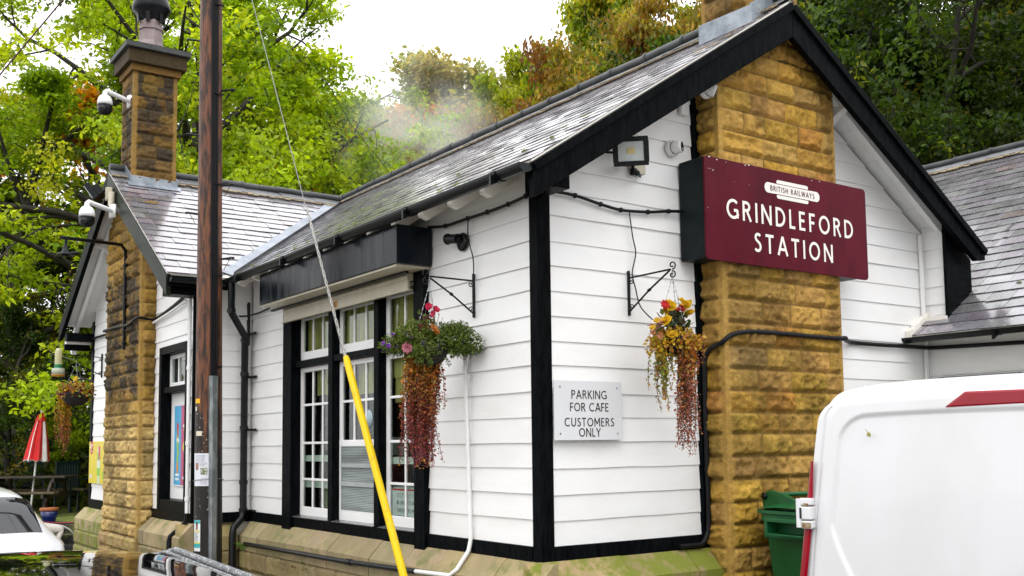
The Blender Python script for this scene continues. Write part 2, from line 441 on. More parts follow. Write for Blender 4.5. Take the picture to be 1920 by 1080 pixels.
# ---- sandstone plinth: weathered coping over rough courses
def stone_col(r, k=1.0, grey=0.0):
    a = r.uniform(0.8, 1.15) * k
    c = [0.36 * a, 0.265 * a * r.uniform(.93, 1.05), 0.105 * a * r.uniform(.85, 1.2)]
    g = sum(c) / 3
    return tuple(x * (1 - grey) + g * grey * y for x, y in zip(c, (1.02, 1.0, 0.9)))
M['plinth'] = mat('weathered_sandstone', (0.80, 0.80, 0.72), 0.7, col2=(1.05, 1.02, 0.95), scale=5, attr=True, bump=0.4, bscale=45, rvar=0.12)
_t = M['plinth'].node_tree   # green algae where water sits: a noise mask of its own
def add_algae(mm, col, lo, hi, scale):
    t = mm.node_tree; b_ = t.nodes["Principled BSDF"]; src = b_.inputs["Base Color"].links[0].from_socket
    n = t.nodes.new("ShaderNodeTexNoise"); n.inputs["Scale"].default_value = scale; n.inputs["Detail"].default_value = 12; n.inputs["Roughness"].default_value = .72
    cc = t.nodes.new("ShaderNodeTexCoord"); t.links.new(cc.outputs["Object"], n.inputs["Vector"])
    mr = t.nodes.new("ShaderNodeMapRange"); mr.inputs[1].default_value = lo; mr.inputs[2].default_value = hi
    t.links.new(n.outputs["Fac"], mr.inputs[0])
    mi = t.nodes.new("ShaderNodeMixRGB"); t.links.new(mr.outputs[0], mi.inputs[0]); t.links.new(src, mi.inputs[1])
    mi.inputs[2].default_value = (*col, 1); t.links.new(mi.outputs[0], b_.inputs["Base Color"])
add_algae(M['plinth'], (0.15, 0.155, 0.04), 0.50, 0.66, 3.6)
M['plinth_moss'] = mat('mossy_sandstone', (0.80, 0.80, 0.72), 0.75, col2=(1.05, 1.02, 0.95), scale=5, attr=True, bump=0.5, bscale=45)
add_algae(M['plinth_moss'], (0.16, 0.185, 0.015), 0.43, 0.55, 4.2)

def coping(mb, o, ud, nd, u0, u1, ztop, seed, grey=0.3, bl=(0.45, 0.8), out=0.14, drop=0.132, face=0.14):
    r = random.Random(seed); o = Vector(o); ud = Vector(ud); nd = Vector(nd); up = Vector((0, 0, 1)); u = u0
    while u < u1 - 1e-3:
        L = r.uniform(*bl); e_ = min(u1, u + L)
        if u1 - e_ < 0.2: e_ = u1
        j = r.uniform(-0.004, 0.004); g = 0.003
        mb.cur = stone_col(r, 1.08, grey)
        pr_ = [(-0.02, ztop + j), (0.012, ztop + j), (out + j, ztop - drop + j), (out + j, ztop - drop - face), (-0.02, ztop - drop - face)]
        pts = [o + ud * (u + g) + nd * n + up * z for n, z in pr_]
        mb.prism(pts, ud * (e_ - u - 2 * g)); u = e_
def rough_course(mb, o, ud, nd, u0, u1, z0, z1, n0, seed, k=1.0, grey=0.3, bl=(0.25, 0.55), amp=0.02):
    """rock-faced blocks, each a small bulging grid"""
    r = random.Random(seed); o = Vector(o); ud = Vector(ud); nd = Vector(nd); up = Vector((0, 0, 1)); u = u0
    while u < u1 - 1e-3:
        L = r.uniform(*bl); e_ = min(u1, u + L)
        if u1 - e_ < 0.12: e_ = u1
        mb.cur = stone_col(r, k, grey)
        nu, nz = max(4, int((e_ - u) / 0.03)), max(4, int((z1 - z0) / 0.03))
        vs = []; so_ = r.uniform(0, 99)
        for i in range(nu + 1):
            for q in range(nz + 1):
                a, b_ = i / nu, q / nz
                ed = min(min(a, 1 - a) * (e_ - u), min(b_, 1 - b_) * (z1 - z0))
                h = float(sstep(0, 0.035, ed)) * amp * (0.7 + 1.1 * (float(fbm(a * (e_ - u) * 14 + so_, b_ * (z1 - z0) * 14, 0, 5)) - .35)) - (0.01 if ed < 1e-6 else 0)
                vs.append(o + ud * (u + 0.003 + a * (e_ - u - 0.006)) + up * (z0 + 0.003 + b_ * (z1 - z0 - 0.006)) + nd * (n0 + h))
        fs = [(i * (nz + 1) + q, (i + 1) * (nz + 1) + q, (i + 1) * (nz + 1) + q + 1, i * (nz + 1) + q + 1) for i in range(nu) for q in range(nz)]
        mb.add(vs, fs); u = e_
def plinth(o, ud, nd, u0, u1, ztop, seed, m_, grey=0.35):
    mb = MB(); coping(mb, o, ud, nd, u0, u1, ztop, seed, grey)
    zt = ztop - 0.132 - 0.14
    o2 = Vector(o); k = 0
    mb.cur = (0.12, 0.09, 0.05)
    a = o2 + Vector(ud) * u0; bq = o2 + Vector(ud) * u1
    mb.prism([a + Vector((0, 0, 0.0)), bq, bq + Vector((0, 0, zt)), a + Vector((0, 0, zt))], Vector(nd) * 0.125)
    hs_ = [0.20, 0.19, 0.19]
    z = zt
    for k, h in enumerate(hs_):
        rough_course(mb, o, ud, nd, u0, u1, max(0, z - h), z, 0.13 + 0.01 * k, seed * 7 + k, 0.80, 0.2 + .1 * k); z -= h
    return mb.build("plinth", m_, ST)
plinth((0, 0, 0), (0, 1, 0), (-1, 0, 0), -0.14, 4.93, 0.955, 21, M['plinth'])
plinth((0, 0, 0), (1, 0, 0), (0, -1, 0), -0.135, 1.50, 0.957, 23, M['plinth_moss'], 0.2)
plinth((0, 0, 0), (1, 0, 0), (0, -1, 0), 2.80, 4.2, 0.957, 27, M['plinth_moss'], 0.2)
plinth((-0.6, 0, 0), (0, 1, 0), (-1, 0, 0), 4.88, 6.34, 0.955, 25, M['plinth'])
plinth((-0.6, 0, 0), (0, 1, 0), (-1, 0, 0), 7.82, 9.35, 0.935, 29, M['plinth_moss'], 0.4)
plinth((0, 5.02, 0), (1, 0, 0), (0, -1, 0), -0.735, -0.15, 0.955, 31, M['plinth'], 0.2)

# ---- rock-faced stone faces
def stone_face(V_, F_, C_, O, ud, nd, W, zs, seed, tint=(1, 1, 1), soot=None, top=None, draft=(True, True), res=0.0115, amp=0.038, startw=0.0, minblock=0.2, pale=None):
    """one face of a pier: blocks in courses zs, drafted margins at the arrises"""
    r = random.Random(seed); O = np.array(O, float); ud = np.array(ud, float); nd = np.array(nd, float)
    nu = max(3, int(W / res)); us = np.linspace(0, W, nu + 1)
    zz = []
    for a, b in zip(zs[:-1], zs[1:]):
        k = max(3, int((b - a) / res)); zz += list(np.linspace(a, b, k, endpoint=False))
    zz.append(zs[-1]); zz = np.array(zz)
    U, Z = np.meshgrid(us, zz, indexing='ij')
    H = np.zeros_like(U); col = np.zeros(U.shape + (3,))
    ci = np.clip(np.searchsorted(zs, zz, side='right') - 1, 0, len(zs) - 2)
    for k in range(len(zs) - 1):
        rows = np.where(ci == k)[0]
        cuts = [0.0]
        first = r.uniform(minblock, minblock * 1.7) if k % 2 else r.uniform(minblock * 1.6, minblock * 2.4)
        x = first
        while x < W - minblock * 0.7:
            cuts.append(x); x += r.uniform(minblock, minblock * 2.2)
        cuts.append(W); cuts = np.array(cuts)
        bi = np.clip(np.searchsorted(cuts, us, side='right') - 1, 0, len(cuts) - 2)
        for j in range(len(cuts) - 1):
            cc = np.where(bi == j)[0]
            if len(cc) == 0 or len(rows) == 0: continue
            u_, z_ = U[np.ix_(cc, rows)], Z[np.ix_(cc, rows)]
            dl, dr = u_ - cuts[j], cuts[j + 1] - u_
            if j == 0: dl = dl + 1
            if j == len(cuts) - 2: dr = dr + 1
            du = np.minimum(dl, dr); dz = np.minimum(z_ - zs[k], zs[k + 1] - z_)
            d = np.minimum(du, dz)
            s_ = r.randint(0, 9999)
            A = amp * r.uniform(0.6, 1.35)
            n1 = fbm(u_ * 7 + s_, z_ * 9, 0, 2, 3); n2 = fbm(u_ * 26, z_ * 30 + s_, 0, 7, 3)
            n1 = 0.45 * n1 + 0.55 * (np.round(n1 * 7 + (n2 - .5) * .5) / 7)      # chipped ledges
            rid = 1 - 2 * np.abs(n1 - 0.5)
            n3 = np.abs(fbm(u_ * 13 + s_, z_ * 15 + s_, 0, 19, 3) - 0.5) * 2
            h = sstep(0.004, 0.015 + 0.02 * n2, d) * (A * (0.25 + 1.0 * n1 - 0.75 * n3 + 0.35 * (rid - 0.6)) + 0.026 * (n2 - 0.5)
                 + r.uniform(-.03, .03) * (u_ - (cuts[j] + cuts[j + 1]) / 2) + r.uniform(-.08, .05) * (z_ - (zs[k] + zs[k + 1]) / 2))
            # undercut along the foot of a block
            h = h - 0.026 * (1 - sstep(0.0, 0.028, z_ - zs[k])) * (0.15 + 1.6 * np.clip(n1 - .32, 0, 1))
            h = np.where(d < 0.0045, -0.006, h)
            H[np.ix_(cc, rows)] = h
            t = r.uniform(0.78, 1.16); base = np.array([0.375 * t, 0.228 * t * r.uniform(.94, 1.05), 0.042 * t * r.uniform(.7, 1.5)])
            if r.random() < 0.12: base = base * np.array([0.9, 0.92, 1.15])
            if r.random() < 0.04: base = base * np.array([0.95, 0.8, 0.7])
            cb = base[None, None, :] * (0.80 + 0.40 * n2[..., None])
            if pale is not None: pk_ = pale(z_)[..., None]; cb = cb * (1 - pk_) + pk_ * np.array([0.53, 0.385, 0.155]) * t * (0.8 + .4 * n2[..., None])
            st_ = fbm(u_ * 2.3 + 40, z_ * 1.9 + 7, 0, 31, 4)[..., None]; cb = cb * (1 - 0.42 * sstep(.50, .66, st_))
            joint = (d < 0.005)[..., None]
            cb = np.where(joint, np.array([0.20, 0.125, 0.035]) * 0.85, cb)
            if soot is not None:
                sm = soot(z_, r) * (0.45 + 0.9 * (fbm(u_ * 5 + s_, z_ * 7, 0, 11, 4) > 0.47) * r.uniform(0.3, 1.0))
                sm = np.clip(sm, 0, 0.92)[..., None]
                cb = cb * (1 - sm) + np.array([0.030, 0.026, 0.020]) * sm
            col[np.ix_(cc, rows)] = cb
    if draft[0]:
        mk = sstep(0.040, 0.052, U); H = H * mk + (1 - mk) * 0.004
        col = col * mk[..., None] + (1 - mk[..., None]) * (np.array([0.40, 0.25, 0.065]) * 0.6 + col * 0.4)
    if draft[1]:
        mk = sstep(0.040, 0.052, W - U); H = H * mk + (1 - mk) * 0.004
        col = col * mk[..., None] + (1 - mk[..., None]) * (np.array([0.40, 0.25, 0.065]) * 0.6 + col * 0.4)
    edge = np.minimum(U, W - U); H = np.where(edge < 1e-6, 0.0, H)
    keep = np.ones_like(U, bool)
    if top is not None:
        zt = top(U); keep = Z <= zt + 0.03
    P = O[None, None, :] + U[..., None] * ud + H[..., None] * nd
    P[..., 2] += Z
    base = sum(len(v) for v in V_)
    idx = np.arange(U.size).reshape(U.shape) + base
    f = np.stack([idx[:-1, :-1], idx[1:, :-1], idx[1:, 1:], idx[:-1, 1:]], -1).reshape(-1, 4)
    if np.dot(np.cross(ud, (0, 0, 1)), nd) < 0: f = f[:, ::-1]
    kk = (keep[:-1, :-1] & keep[1:, :-1]).reshape(-1)
    V_.append(P.reshape(-1, 3)); F_.append(f[kk]); C_.append(col.reshape(-1, 3) * np.array(tint))
def courses(z0, z1, h, seed):
    r = random.Random(seed); z = [z0]
    while z[-1] < z1 - h * 0.6: z.append(z[-1] + h * r.uniform(0.93, 1.07))
    z[-1] = z1
    return np.array(z)
def finish_stone(name, V_, F_, C_, parent):
    me = np_mesh(name, np.concatenate(V_) - np.array(origin_of(parent)), np.concatenate(F_), np.concatenate(C_), False)
    return link(name, me, parent, (M['stone'],))

zsm = courses(0.0, 4.95, 0.158, 2)
px0, px1 = 1.485, 2.805
zf = lambda x: np.minimum(3.42 + SL * (x + .28), 3.42 + SL * (4.56 - x)) - 0.02
V_, F_, C_ = [], [], []
stone_face(V_, F_, C_, (px0, -0.20, 0), (1, 0, 0), (0, -1, 0), px1 - px0, zsm, 41, top=lambda U: zf(px0 + U))
stone_face(V_, F_, C_, (px0, 0.02, 0), (0, -1, 0), (-1, 0, 0), 0.22, zsm, 43, top=lambda U: U * 0 + zf(px0), draft=(False, True), minblock=0.3)
stone_face(V_, F_, C_, (px1, -0.20, 0), (0, 1, 0), (1, 0, 0), 0.22, zsm, 45, top=lambda U: U * 0 + zf(px1), draft=(True, False), minblock=0.3)
tag(finish_stone("chimney_breast", V_, F_, C_, ST), "ochre rock-faced sandstone chimney breast behind the nameboard")

wy0, wy1 = 6.34, 7.80
zsw = courses(0.0, 4.9, 0.152, 4)
zw = lambda y: np.minimum(3.40 + SL * (y - 4.74), 3.40 + SL * (9.42 - y)) - 0.02
soot_w = lambda z, r: (sstep(2.05, 2.5, z) * 1.05 * (1 - 0.8 * sstep(3.5, 3.9, z)) + .06)
pale_w = lambda z: 1 - sstep(1.75, 2.35, z)
V_, F_, C_ = [], [], []
stone_face(V_, F_, C_, (-0.75, wy1, 0), (0, -1, 0), (-1, 0, 0), wy1 - wy0, zsw, 51, pale=pale_w, soot=soot_w, top=lambda U: zw(wy1 - U))
stone_face(V_, F_, C_, (-0.75, wy0, 0), (1, 0, 0), (0, -1, 0), 0.17, zsw, 53, pale=pale_w, soot=lambda z, r: sstep(1.5, 2.5, z) * 0.3, top=lambda U: U * 0 + zw(wy0), draft=(True, False), minblock=0.3)
stone_face(V_, F_, C_, (-0.58, wy1, 0), (-1, 0, 0), (0, 1, 0), 0.17, zsw, 55, soot=soot_w, top=lambda U: U * 0 + zw(wy1), draft=(False, True), minblock=0.3)
tag(finish_stone("chimney_breast", V_, F_, C_, ST), "soot-stained sandstone chimney breast on the far wing")
# broad stone foot of the wing breast
mb = MB()
for k, (z0_, z1_, n_) in enumerate(((0.56, 0.735, 0.17), (0.37, 0.56, 0.18), (0.18, 0.37, 0.19), (0.0, 0.18, 0.20))):
    rough_course(mb, (-0.6, 0, 0), (0, 1, 0), (-1, 0, 0), 6.30, 7.84, z0_, z1_, n_, 61 + k, 1.0, 0.02, amp=0.03)
    mb.cur = stone_col(rng, .9); mb.bb(-0.6 - n_, -0.59, 6.30, 7.84, z0_ + .002, z1_ - .002)
mb.build("chimney_foot", M['stone'], ST)

def stack(x0, x1, y0, y1, zb, zt, seed, soot, label, zroof, axis):
    zs = courses(zb, zt, 0.145, seed)
    V_, F_, C_ = [], [], []
    kw = dict(soot=soot, amp=0.016, minblock=0.17, tint=(0.86, 0.83, 0.78))
    stone_face(V_, F_, C_, (x0, y0, 0), (1, 0, 0), (0, -1, 0), x1 - x0, zs, seed + 1, **kw)
    stone_face(V_, F_, C_, (x0, y1, 0), (0, -1, 0), (-1, 0, 0), y1 - y0, zs, seed + 2, **kw)
    stone_face(V_, F_, C_, (x1, y0, 0), (0, 1, 0), (1, 0, 0), y1 - y0, zs, seed + 3, **kw)
    stone_face(V_, F_, C_, (x1, y1, 0), (-1, 0, 0), (0, 1, 0), x1 - x0, zs, seed + 4, **kw)
    so_ = finish_stone("chimney_stack", V_, F_, C_, ST); tag(so_, label)
    b = MB()
    b.cur = (0.16, 0.09, 0.022); b.bb(x0 - .035, x1 + .035, y0 - .035, y1 + .035, zt, zt + .085)
    b.cur = (0.045, 0.030, 0.012); b.bb(x0 - .085, x1 + .085, y0 - .085, y1 + .085, zt + .085, zt + .245)
    b.build("corbel", M['stone'], so_, 0.006)
    b = MB(); e2 = 0.125; z = zt + .245
    b.bb(x0 - e2, x1 + e2, y0 - e2, y1 + e2, z, z + .065)
    xc, yc = (x0 + x1) / 2, (y0 + y1) / 2
    b.add([(x0 - e2, y0 - e2, z + .066), (x1 + e2, y0 - e2, z + .066), (x1 + e2, y1 + e2, z + .066), (x0 - e2, y1 + e2, z + .066),
           (xc - .15, yc - .15, z + .13), (xc + .15, yc - .15, z + .13), (xc + .15, yc + .15, z + .13), (xc - .15, yc + .15, z + .13)],
          [(0, 1, 5, 4), (1, 2, 6, 5), (2, 3, 7, 6), (3, 0, 4, 7), (4, 5, 6, 7)])
    b.build("capstone", mat('dark_capstone', (0.022, 0.027, 0.027), 0.6, col2=(0.05, 0.057, 0.05), scale=6, bump=0.3, bscale=30), so_, 0.008)
    b = MB()
    b.lathe([(0.19, z + .09), (0.165, z + .14), (0.145, z + .22), (0.136, z + .36), (0.150, z + .365), (0.150, z + .385), (0.136, z + .39), (0.132, z + .60)], (xc, yc, 0), 8)
    b.sm = [False] * len(b.sm)
    b.build("chimney_pot", mat('purple_clay', (0.145, 0.098, 0.095), 0.4, col2=(0.28, 0.22, 0.21), scale=4, rvar=0.1), so_)
    b = MB()
    b.lathe([(0.120, z + .46), (0.150, z + .50), (0.158, z + .55), (0.215, z + .60), (0.225, z + .64), (0.20, z + .74), (0.13, z + .86), (0.03, z + .92)], (xc, yc, 0), 20)
    for k in range(6):
        t = k * math.pi / 3; b.bar((xc + .150 * math.cos(t), yc + .150 * math.sin(t), z + .44), (xc + .160 * math.cos(t), yc + .160 * math.sin(t), z + .58), 0.05, 0.012)
    b.build("pot_cowl", M['black_metal'], so_)
    b = MB(); g = 0.012
    if axis == 'y':      # ridge runs along y: slope on the x faces
        zl = zroof(x0); zc = zroof((x0 + x1) / 2)
        for xx in (x0 - g, x1 + g):
            b.prism([(xx - .006, y0 - .02, zl - .12), (xx - .006, y1 + .02, zl - .12), (xx - .006, y1 + .02, zl + .15), (xx - .006, y0 - .02, zl + .13)], (.012, 0, 0))
        for yy in (y0 - g, y1 + g):
            b.prism([(x0 - .02, yy - .006, zl - .1), (xc, yy - .006, zc - .1), (xc, yy - .006, zc + .14), (x0 - .02, yy - .006, zl + .14)], (0, .012, 0))
            b.prism([(xc, yy - .005, zc - .1), (x1 + .02, yy - .005, zl - .1), (x1 + .02, yy - .005, zl + .14), (xc, yy - .005, zc + .14)], (0, .012, 0))
    else:
        zl = zroof(y0); zc = zroof((y0 + y1) / 2)
        for yy in (y0 - g, y1 + g):
            b.prism([(x0 - .02, yy - .006, zl - .12), (x1 + .02, yy - .006, zl - .12), (x1 + .02, yy - .006, zl + .10), (x0 - .02, yy - .006, zl + .11)], (0, .012, 0))
        b.prism([(x0 - .05, y0 - .07, zroof(y0 - .07) + .022), (x1 + .05, y0 - .07, zroof(y0 - .07) + .02), (x1 + .05, y0, zl + .03), (x0 - .05, y0, zl + .03)], (0, 0, .006))
        for xx in (x0 - g, x1 + g):
            b.prism([(xx - .006, y0 - .02, zl - .1), (xx - .006, yc, zc - .1), (xx - .006, yc, zc + .12), (xx - .006, y0 - .02, zl + .11)], (.012, 0, 0))
            b.prism([(xx - .005, yc, zc - .1), (xx - .005, y1 + .02, zl - .1), (xx - .005, y1 + .02, zl + .11), (xx - .005, yc, zc + .12)], (.012, 0, 0))
    b.build("flashing", M['lead'], so_, 0.004)
    return so_
zrm = lambda x: min(3.42 + SL * (x + .28), 3.42 + SL * (4.56 - x))
zrw = lambda y: min(3.40 + SL * (y - 4.74), 3.40 + SL * (9.42 - y))
stack(1.87, 2.41, -0.20, 0.30, 4.55, 6.05, 71, lambda z, r: 0.6 + 0 * z, "sooty sandstone stack on the nearest gable", zrm, 'y')
stack(-0.755, -0.25, 6.80, 7.29, 4.5, 6.10, 81, lambda z, r: 0.80 + 0.15 * sstep(5.2, 6.0, z), "sandstone stack with a purple clay pot on the far wing", zrw, 'x')
# ================================================================== roofs
def slates(mb, O, ud, vd, U, Vl, clips=(), seed=1, wid=0.24, exp=0.155, thick=0.005, lift=0.0085):
    r = random.Random(seed); O = Vector(O); ud = Vector(ud); vd = Vector(vd); n = ud.cross(vd)
    if n.z < 0: n = -n
    n.normalize()
    rows = int(math.ceil(Vl / exp))
    for k in range(rows):
        v0 = k * exp; v1 = min(Vl, v0 + exp + 0.03)
        u = -r.uniform(0, wid)
        while u < U:
            wv = wid * r.uniform(0.75, 1.3)
            a, b = max(0, u + 0.0022), min(U, u + wv - 0.0022); u += wv
            if b - a < 0.02: continue
            dj = r.uniform(-0.006, 0.004); tl = r.uniform(-0.004, 0.004); slope = r.uniform(-0.004, 0.004)
            if r.random() < 0.05: dj -= 0.015
            p = [(a, v0 + dj + tl), (b, v0 + dj - tl), (b, v1), (a, v1)]
            for c in clips:
                if len(p) > 2: p = clip_poly(p, *c)
            if len(p) < 3: continue
            lj = lift + r.uniform(-0.0015, 0.003)
            def H(q): return 0.004 + lj * (1 - (q[1] - v0) / (v1 - v0)) + slope * (q[0] - (a + b) / 2) / (b - a)
            g = r.uniform(0.65, 1.30); t_ = r.random()
            mb.cur = (g * (1.04 if t_ < .35 else .97), g * (0.96 if t_ < .35 else 1.0), g * (1.02 if t_ < .6 else 0.94))
            if r.random() < 0.04: mb.cur = (g * 1.1, g * .82, g * .72)
            top = [O + ud * q[0] + vd * q[1] + n * H(q) for q in p]
            bot = [O + ud * q[0] + vd * q[1] + n * max(0.0, H(q) - thick) for q in p]
            kq = len(p); f = tuple(range(kq))
            if (top[1] - top[0]).cross(top[2] - top[1]).dot(n) < 0: f = f[::-1]
            mb.add(top, [f])
            mb.add(top + bot, [(i, (i + 1) % kq, kq + (i + 1) % kq, kq + i) for i in range(kq)])

def deck(mb, O, ud, vd, U, Vl, clips, thick=0.03, off=0.0):
    O = Vector(O); ud = Vector(ud); vd = Vector(vd); n = ud.cross(vd)
    if n.z < 0: n = -n
    n.normalize()
    p = [(0, 0), (U, 0), (U, Vl), (0, Vl)]
    for c in clips: p = clip_poly(p, *c)
    mb.prism([O + ud * q[0] + vd * q[1] - n * (off + thick) for q in p], n * thick)

VM = (2.14 + .30) / CA; VW = (7.08 - 4.74) / CA
Z0 = 3.42 - SL * .02
planes = {
    'main_l': ((-.30, -.345, Z0), (0, 1, 0), (CA, 0, SA), 9.75, VM, [(1, -CA, 5.05 + .345 - .30 - .03 - .03)]),
    'main_r': ((4.58, -.345, Z0), (0, 1, 0), (-CA, 0, SA), 9.75, VM, []),
    'wing_n': ((-.945, 4.74, 3.40), (1, 0, 0), (0, CA, SA), 3.2, VW, [(1, -CA, 0.665 - 0.13)]),
    'wing_f': ((-.945, 9.42, 3.40), (1, 0, 0), (0, -CA, SA), 3.2, VW, [(1, -CA, 0.665)]),
}
roof_parts = []
for i, (k, (O, ud, vd, U, Vl, cl)) in enumerate(planes.items()):
    mb = MB(); slates(mb, O, ud, vd, U, Vl, cl, 100 + i, wid=0.25 if 'wing' in k else 0.22, **({} if 'wing' in k else dict(lift=.0050, thick=.0045)))
    ro = mb.build("roof", M['slate'], ST); roof_parts.append(ro)
    mb = MB(); deck(mb, O, ud, vd, U, Vl, cl if k != 'wing_n' else [(1, -CA, 0.665)]); mb.build("roof_deck", M['cream_wood'], ro)
tag(roof_parts[0], "long slate roof slope above the big window")
tag(roof_parts[2], "wet slate roof slope of the far wing")
# right-hand wing
OR = Vector((3.985, -3.3, 2.585)); VR = 3.83 / CA
mb = MB(); slates(mb, OR, (0, 1, 0), (CA, 0, SA), 3.28, VR, [], 131, wid=0.27, exp=0.17)
slates(mb, OR + Vector((0, 3.28, 0)), (0, 1, 0), (CA, 0, SA), 6.0, VR, [(0, -1, -0.48)], 133, wid=0.27, exp=0.17)
rw = mb.build("roof", M['slate'], ST); tag(rw, "slate roof slope of the low wing on the right")
mb = MB(); slates(mb, (11.6, -3.3, 2.585), (0, 1, 0), (-CA, 0, SA), 9.28, VR, [], 135, wid=0.27, exp=0.17); mb.build("roof", M['slate'], ST)
mb = MB(); deck(mb, OR, (0, 1, 0), (CA, 0, SA), 3.27, VR, [])
deck(mb, OR + Vector((0, 3.3, 0)), (0, 1, 0), (CA, 0, SA), 5.98, VR, [(0, -1, -0.48)]); deck(mb, (11.6, -3.3, 2.585), (0, 1, 0), (-CA, 0, SA), 9.28, VR, [])
mb.build("roof_deck", M['cream_wood'], rw)

M['ridge_roll'] = mat('dark_ridge_roll', (.018, .020, .021), .45, col2=(.05, .054, .055), scale=7, bump=.25, bscale=30)
# ---- ridges: angled tiles with a roll, bedded on mortar
def ridge(a, b, side, parent, seed, wing=0.17, roll=0.042):
    """a->b ridge line (slate apex), side: horizontal unit vector across"""
    r = random.Random(seed); a = Vector(a); b = Vector(b); d = (b - a); L = d.length; d.normalize(); s = Vector(side); up = Vector((0, 0, 1))
    mb = MB(); mt = MB(); rl = MB(); t = 0.0
    while t < L - 0.02:
        l = min(0.46, L - t); j = r.uniform(-0.006, 0.006)
        p0 = a + d * (t + 0.002) + up * (0.045 + j); p1 = a + d * (t + l - 0.002) + up * (0.045 + r.uniform(-.006, .006))
        for sg in (-1, 1):
            w0 = s * sg * wing * CA - up * wing * SA
            n0 = (s * sg * SA + up * CA) * 0.014
            mb.add([p0, p1, p1 + w0, p0 + w0, p0 - n0, p1 - n0, p1 + w0 - n0, p0 + w0 - n0],
                   [(0, 1, 2, 3), (3, 2, 6, 7), (0, 3, 7, 4), (1, 5, 6, 2), (7, 6, 5, 4)])
        rl.tube([p0 + up * 0.022, p1 + up * 0.022], roll, 10)
        rl.tube([p1 - d * 0.03 + up * 0.022, p1 + up * 0.022], roll + 0.007, 10)
        t += l
    for sg in (-1, 1):
        k = int(L / 0.07)
        for i in range(k):
            t0, t1 = L * i / k, L * (i + 1) / k
            e0 = wing + r.uniform(0.010, 0.045)
            q = lambda tt, e: a + d * tt + up * 0.026 + s * sg * e * CA - up * e * SA
            n0 = (s * sg * SA + up * CA)
            mt.prism([q(t0, wing - .03), q(t1, wing - .03), q(t1, e0), q(t0, e0 + r.uniform(-.01, .01))], n0 * r.uniform(0.006, 0.016))
    o = mb.build("ridge_tile", M['ridge'], parent, 0.0); rl.build("ridge_roll", M['ridge_roll'], parent); mt.build("ridge_mortar", M['mortar'], parent)
    return o
ridge((2.14, -.33, 5.00), (2.14, -.20, 5.00), (1, 0, 0), roof_parts[0], 5)
ridge((2.14, 0.32, 4.998), (2.14, 9.4, 4.998), (1, 0, 0), roof_parts[0], 6)
ridge((-.94, 7.08, 4.925), (-.77, 7.08, 4.925), (0, 1, 0), roof_parts[2], 7)
ridge((-.24, 7.08, 4.925), (2.02, 7.08, 4.925), (0, 1, 0), roof_parts[2], 8)
ridge((7.79, -3.3, 5.07), (7.79, 5.9, 5.07), (1, 0, 0), rw, 9)

# ---- lead valley
mb = MB(); n1 = Vector((-SA, 0, CA)); n2 = Vector((0, -SA, CA))
A = Vector((-.29, 4.745, 3.415)); B = Vector((2.06, 7.085, 4.94))
d = (B - A).normalized()
def strip(side, nrm, w_, lift, seed):
    r = random.Random(seed); K = 30; s = (side - d * side.dot(d)).normalized()
    s = (s - nrm * s.dot(nrm)).normalized()
    for i in range(K):
        p, q = A + (B - A) * (i / K), A + (B - A) * ((i + 1) / K)
        wa, wb = w_ * (1 + 0.08 * math.sin(i * 1.7)), w_ * (1 + 0.08 * math.sin((i + 1) * 1.7))
        mb.quad(p + Vector((0,0,.014)), q + Vector((0,0,.014)), q + s * wb + nrm * lift, p + s * wa + nrm * lift)
strip(Vector((-1, 0, 0)), n2, 0.135, 0.012, 1); strip(Vector((0, -1, 0)), n1, 0.05, 0.040, 2)
M['valley'] = mat('pale_lead', (0.20, 0.23, 0.27), 0.45, col2=(0.33, 0.36, 0.40), scale=6, metal=0.1, bump=0.3, bscale=16, rvar=0.1, spec=0.4)
mb.build("valley_lead", M['valley'], roof_parts[0])

# ---- moss tufts on the near slope
mb = MB(); r = random.Random(12)
def tuft(P, nrm, s):
    rings = 5; n = 8; vs = []
    t1 = Vector((0, 1, 0)); t2 = nrm.cross(t1).normalized()
    for i in range(rings):
        f = i / (rings - 1) * math.pi / 2
        for j in range(n):
            t = 2 * math.pi * j / n; rr = s * math.cos(f) * (1 + .25 * math.sin(3 * t + s * 99))
            vs.append(P + t1 * math.cos(t) * rr * 1.7 + t2 * math.sin(t) * rr * .8 + nrm * (math.sin(f) * s * .55))
    mb.add(vs, [(i * n + j, i * n + (j + 1) % n, (i + 1) * n + (j + 1) % n, (i + 1) * n + j) for i in range(rings - 1) for j in range(n)])
for k in range(38):
    y = r.uniform(-.1, 4.9) if k % 3 else r.uniform(2.3, 4.5)
    v = min(VM - .3, abs(r.gauss(0.25, .55)) + .05)
    if y > 4.9 + v * CA: continue
    tuft(Vector((-.30 + v * CA, y, Z0 + v * SA)) + n1 * 0.014, n1, r.uniform(.008, .020))
for k in range(16):
    v = r.uniform(.3, 4.0); y = r.uniform(-2.6, -.4)
    tuft(OR + Vector((v * CA, y + 3.3, v * SA)) + n1 * 0.016, n1, r.uniform(.010, .022))
tag(mb.build("moss", M['moss'], roof_parts[0]), kind="stuff")

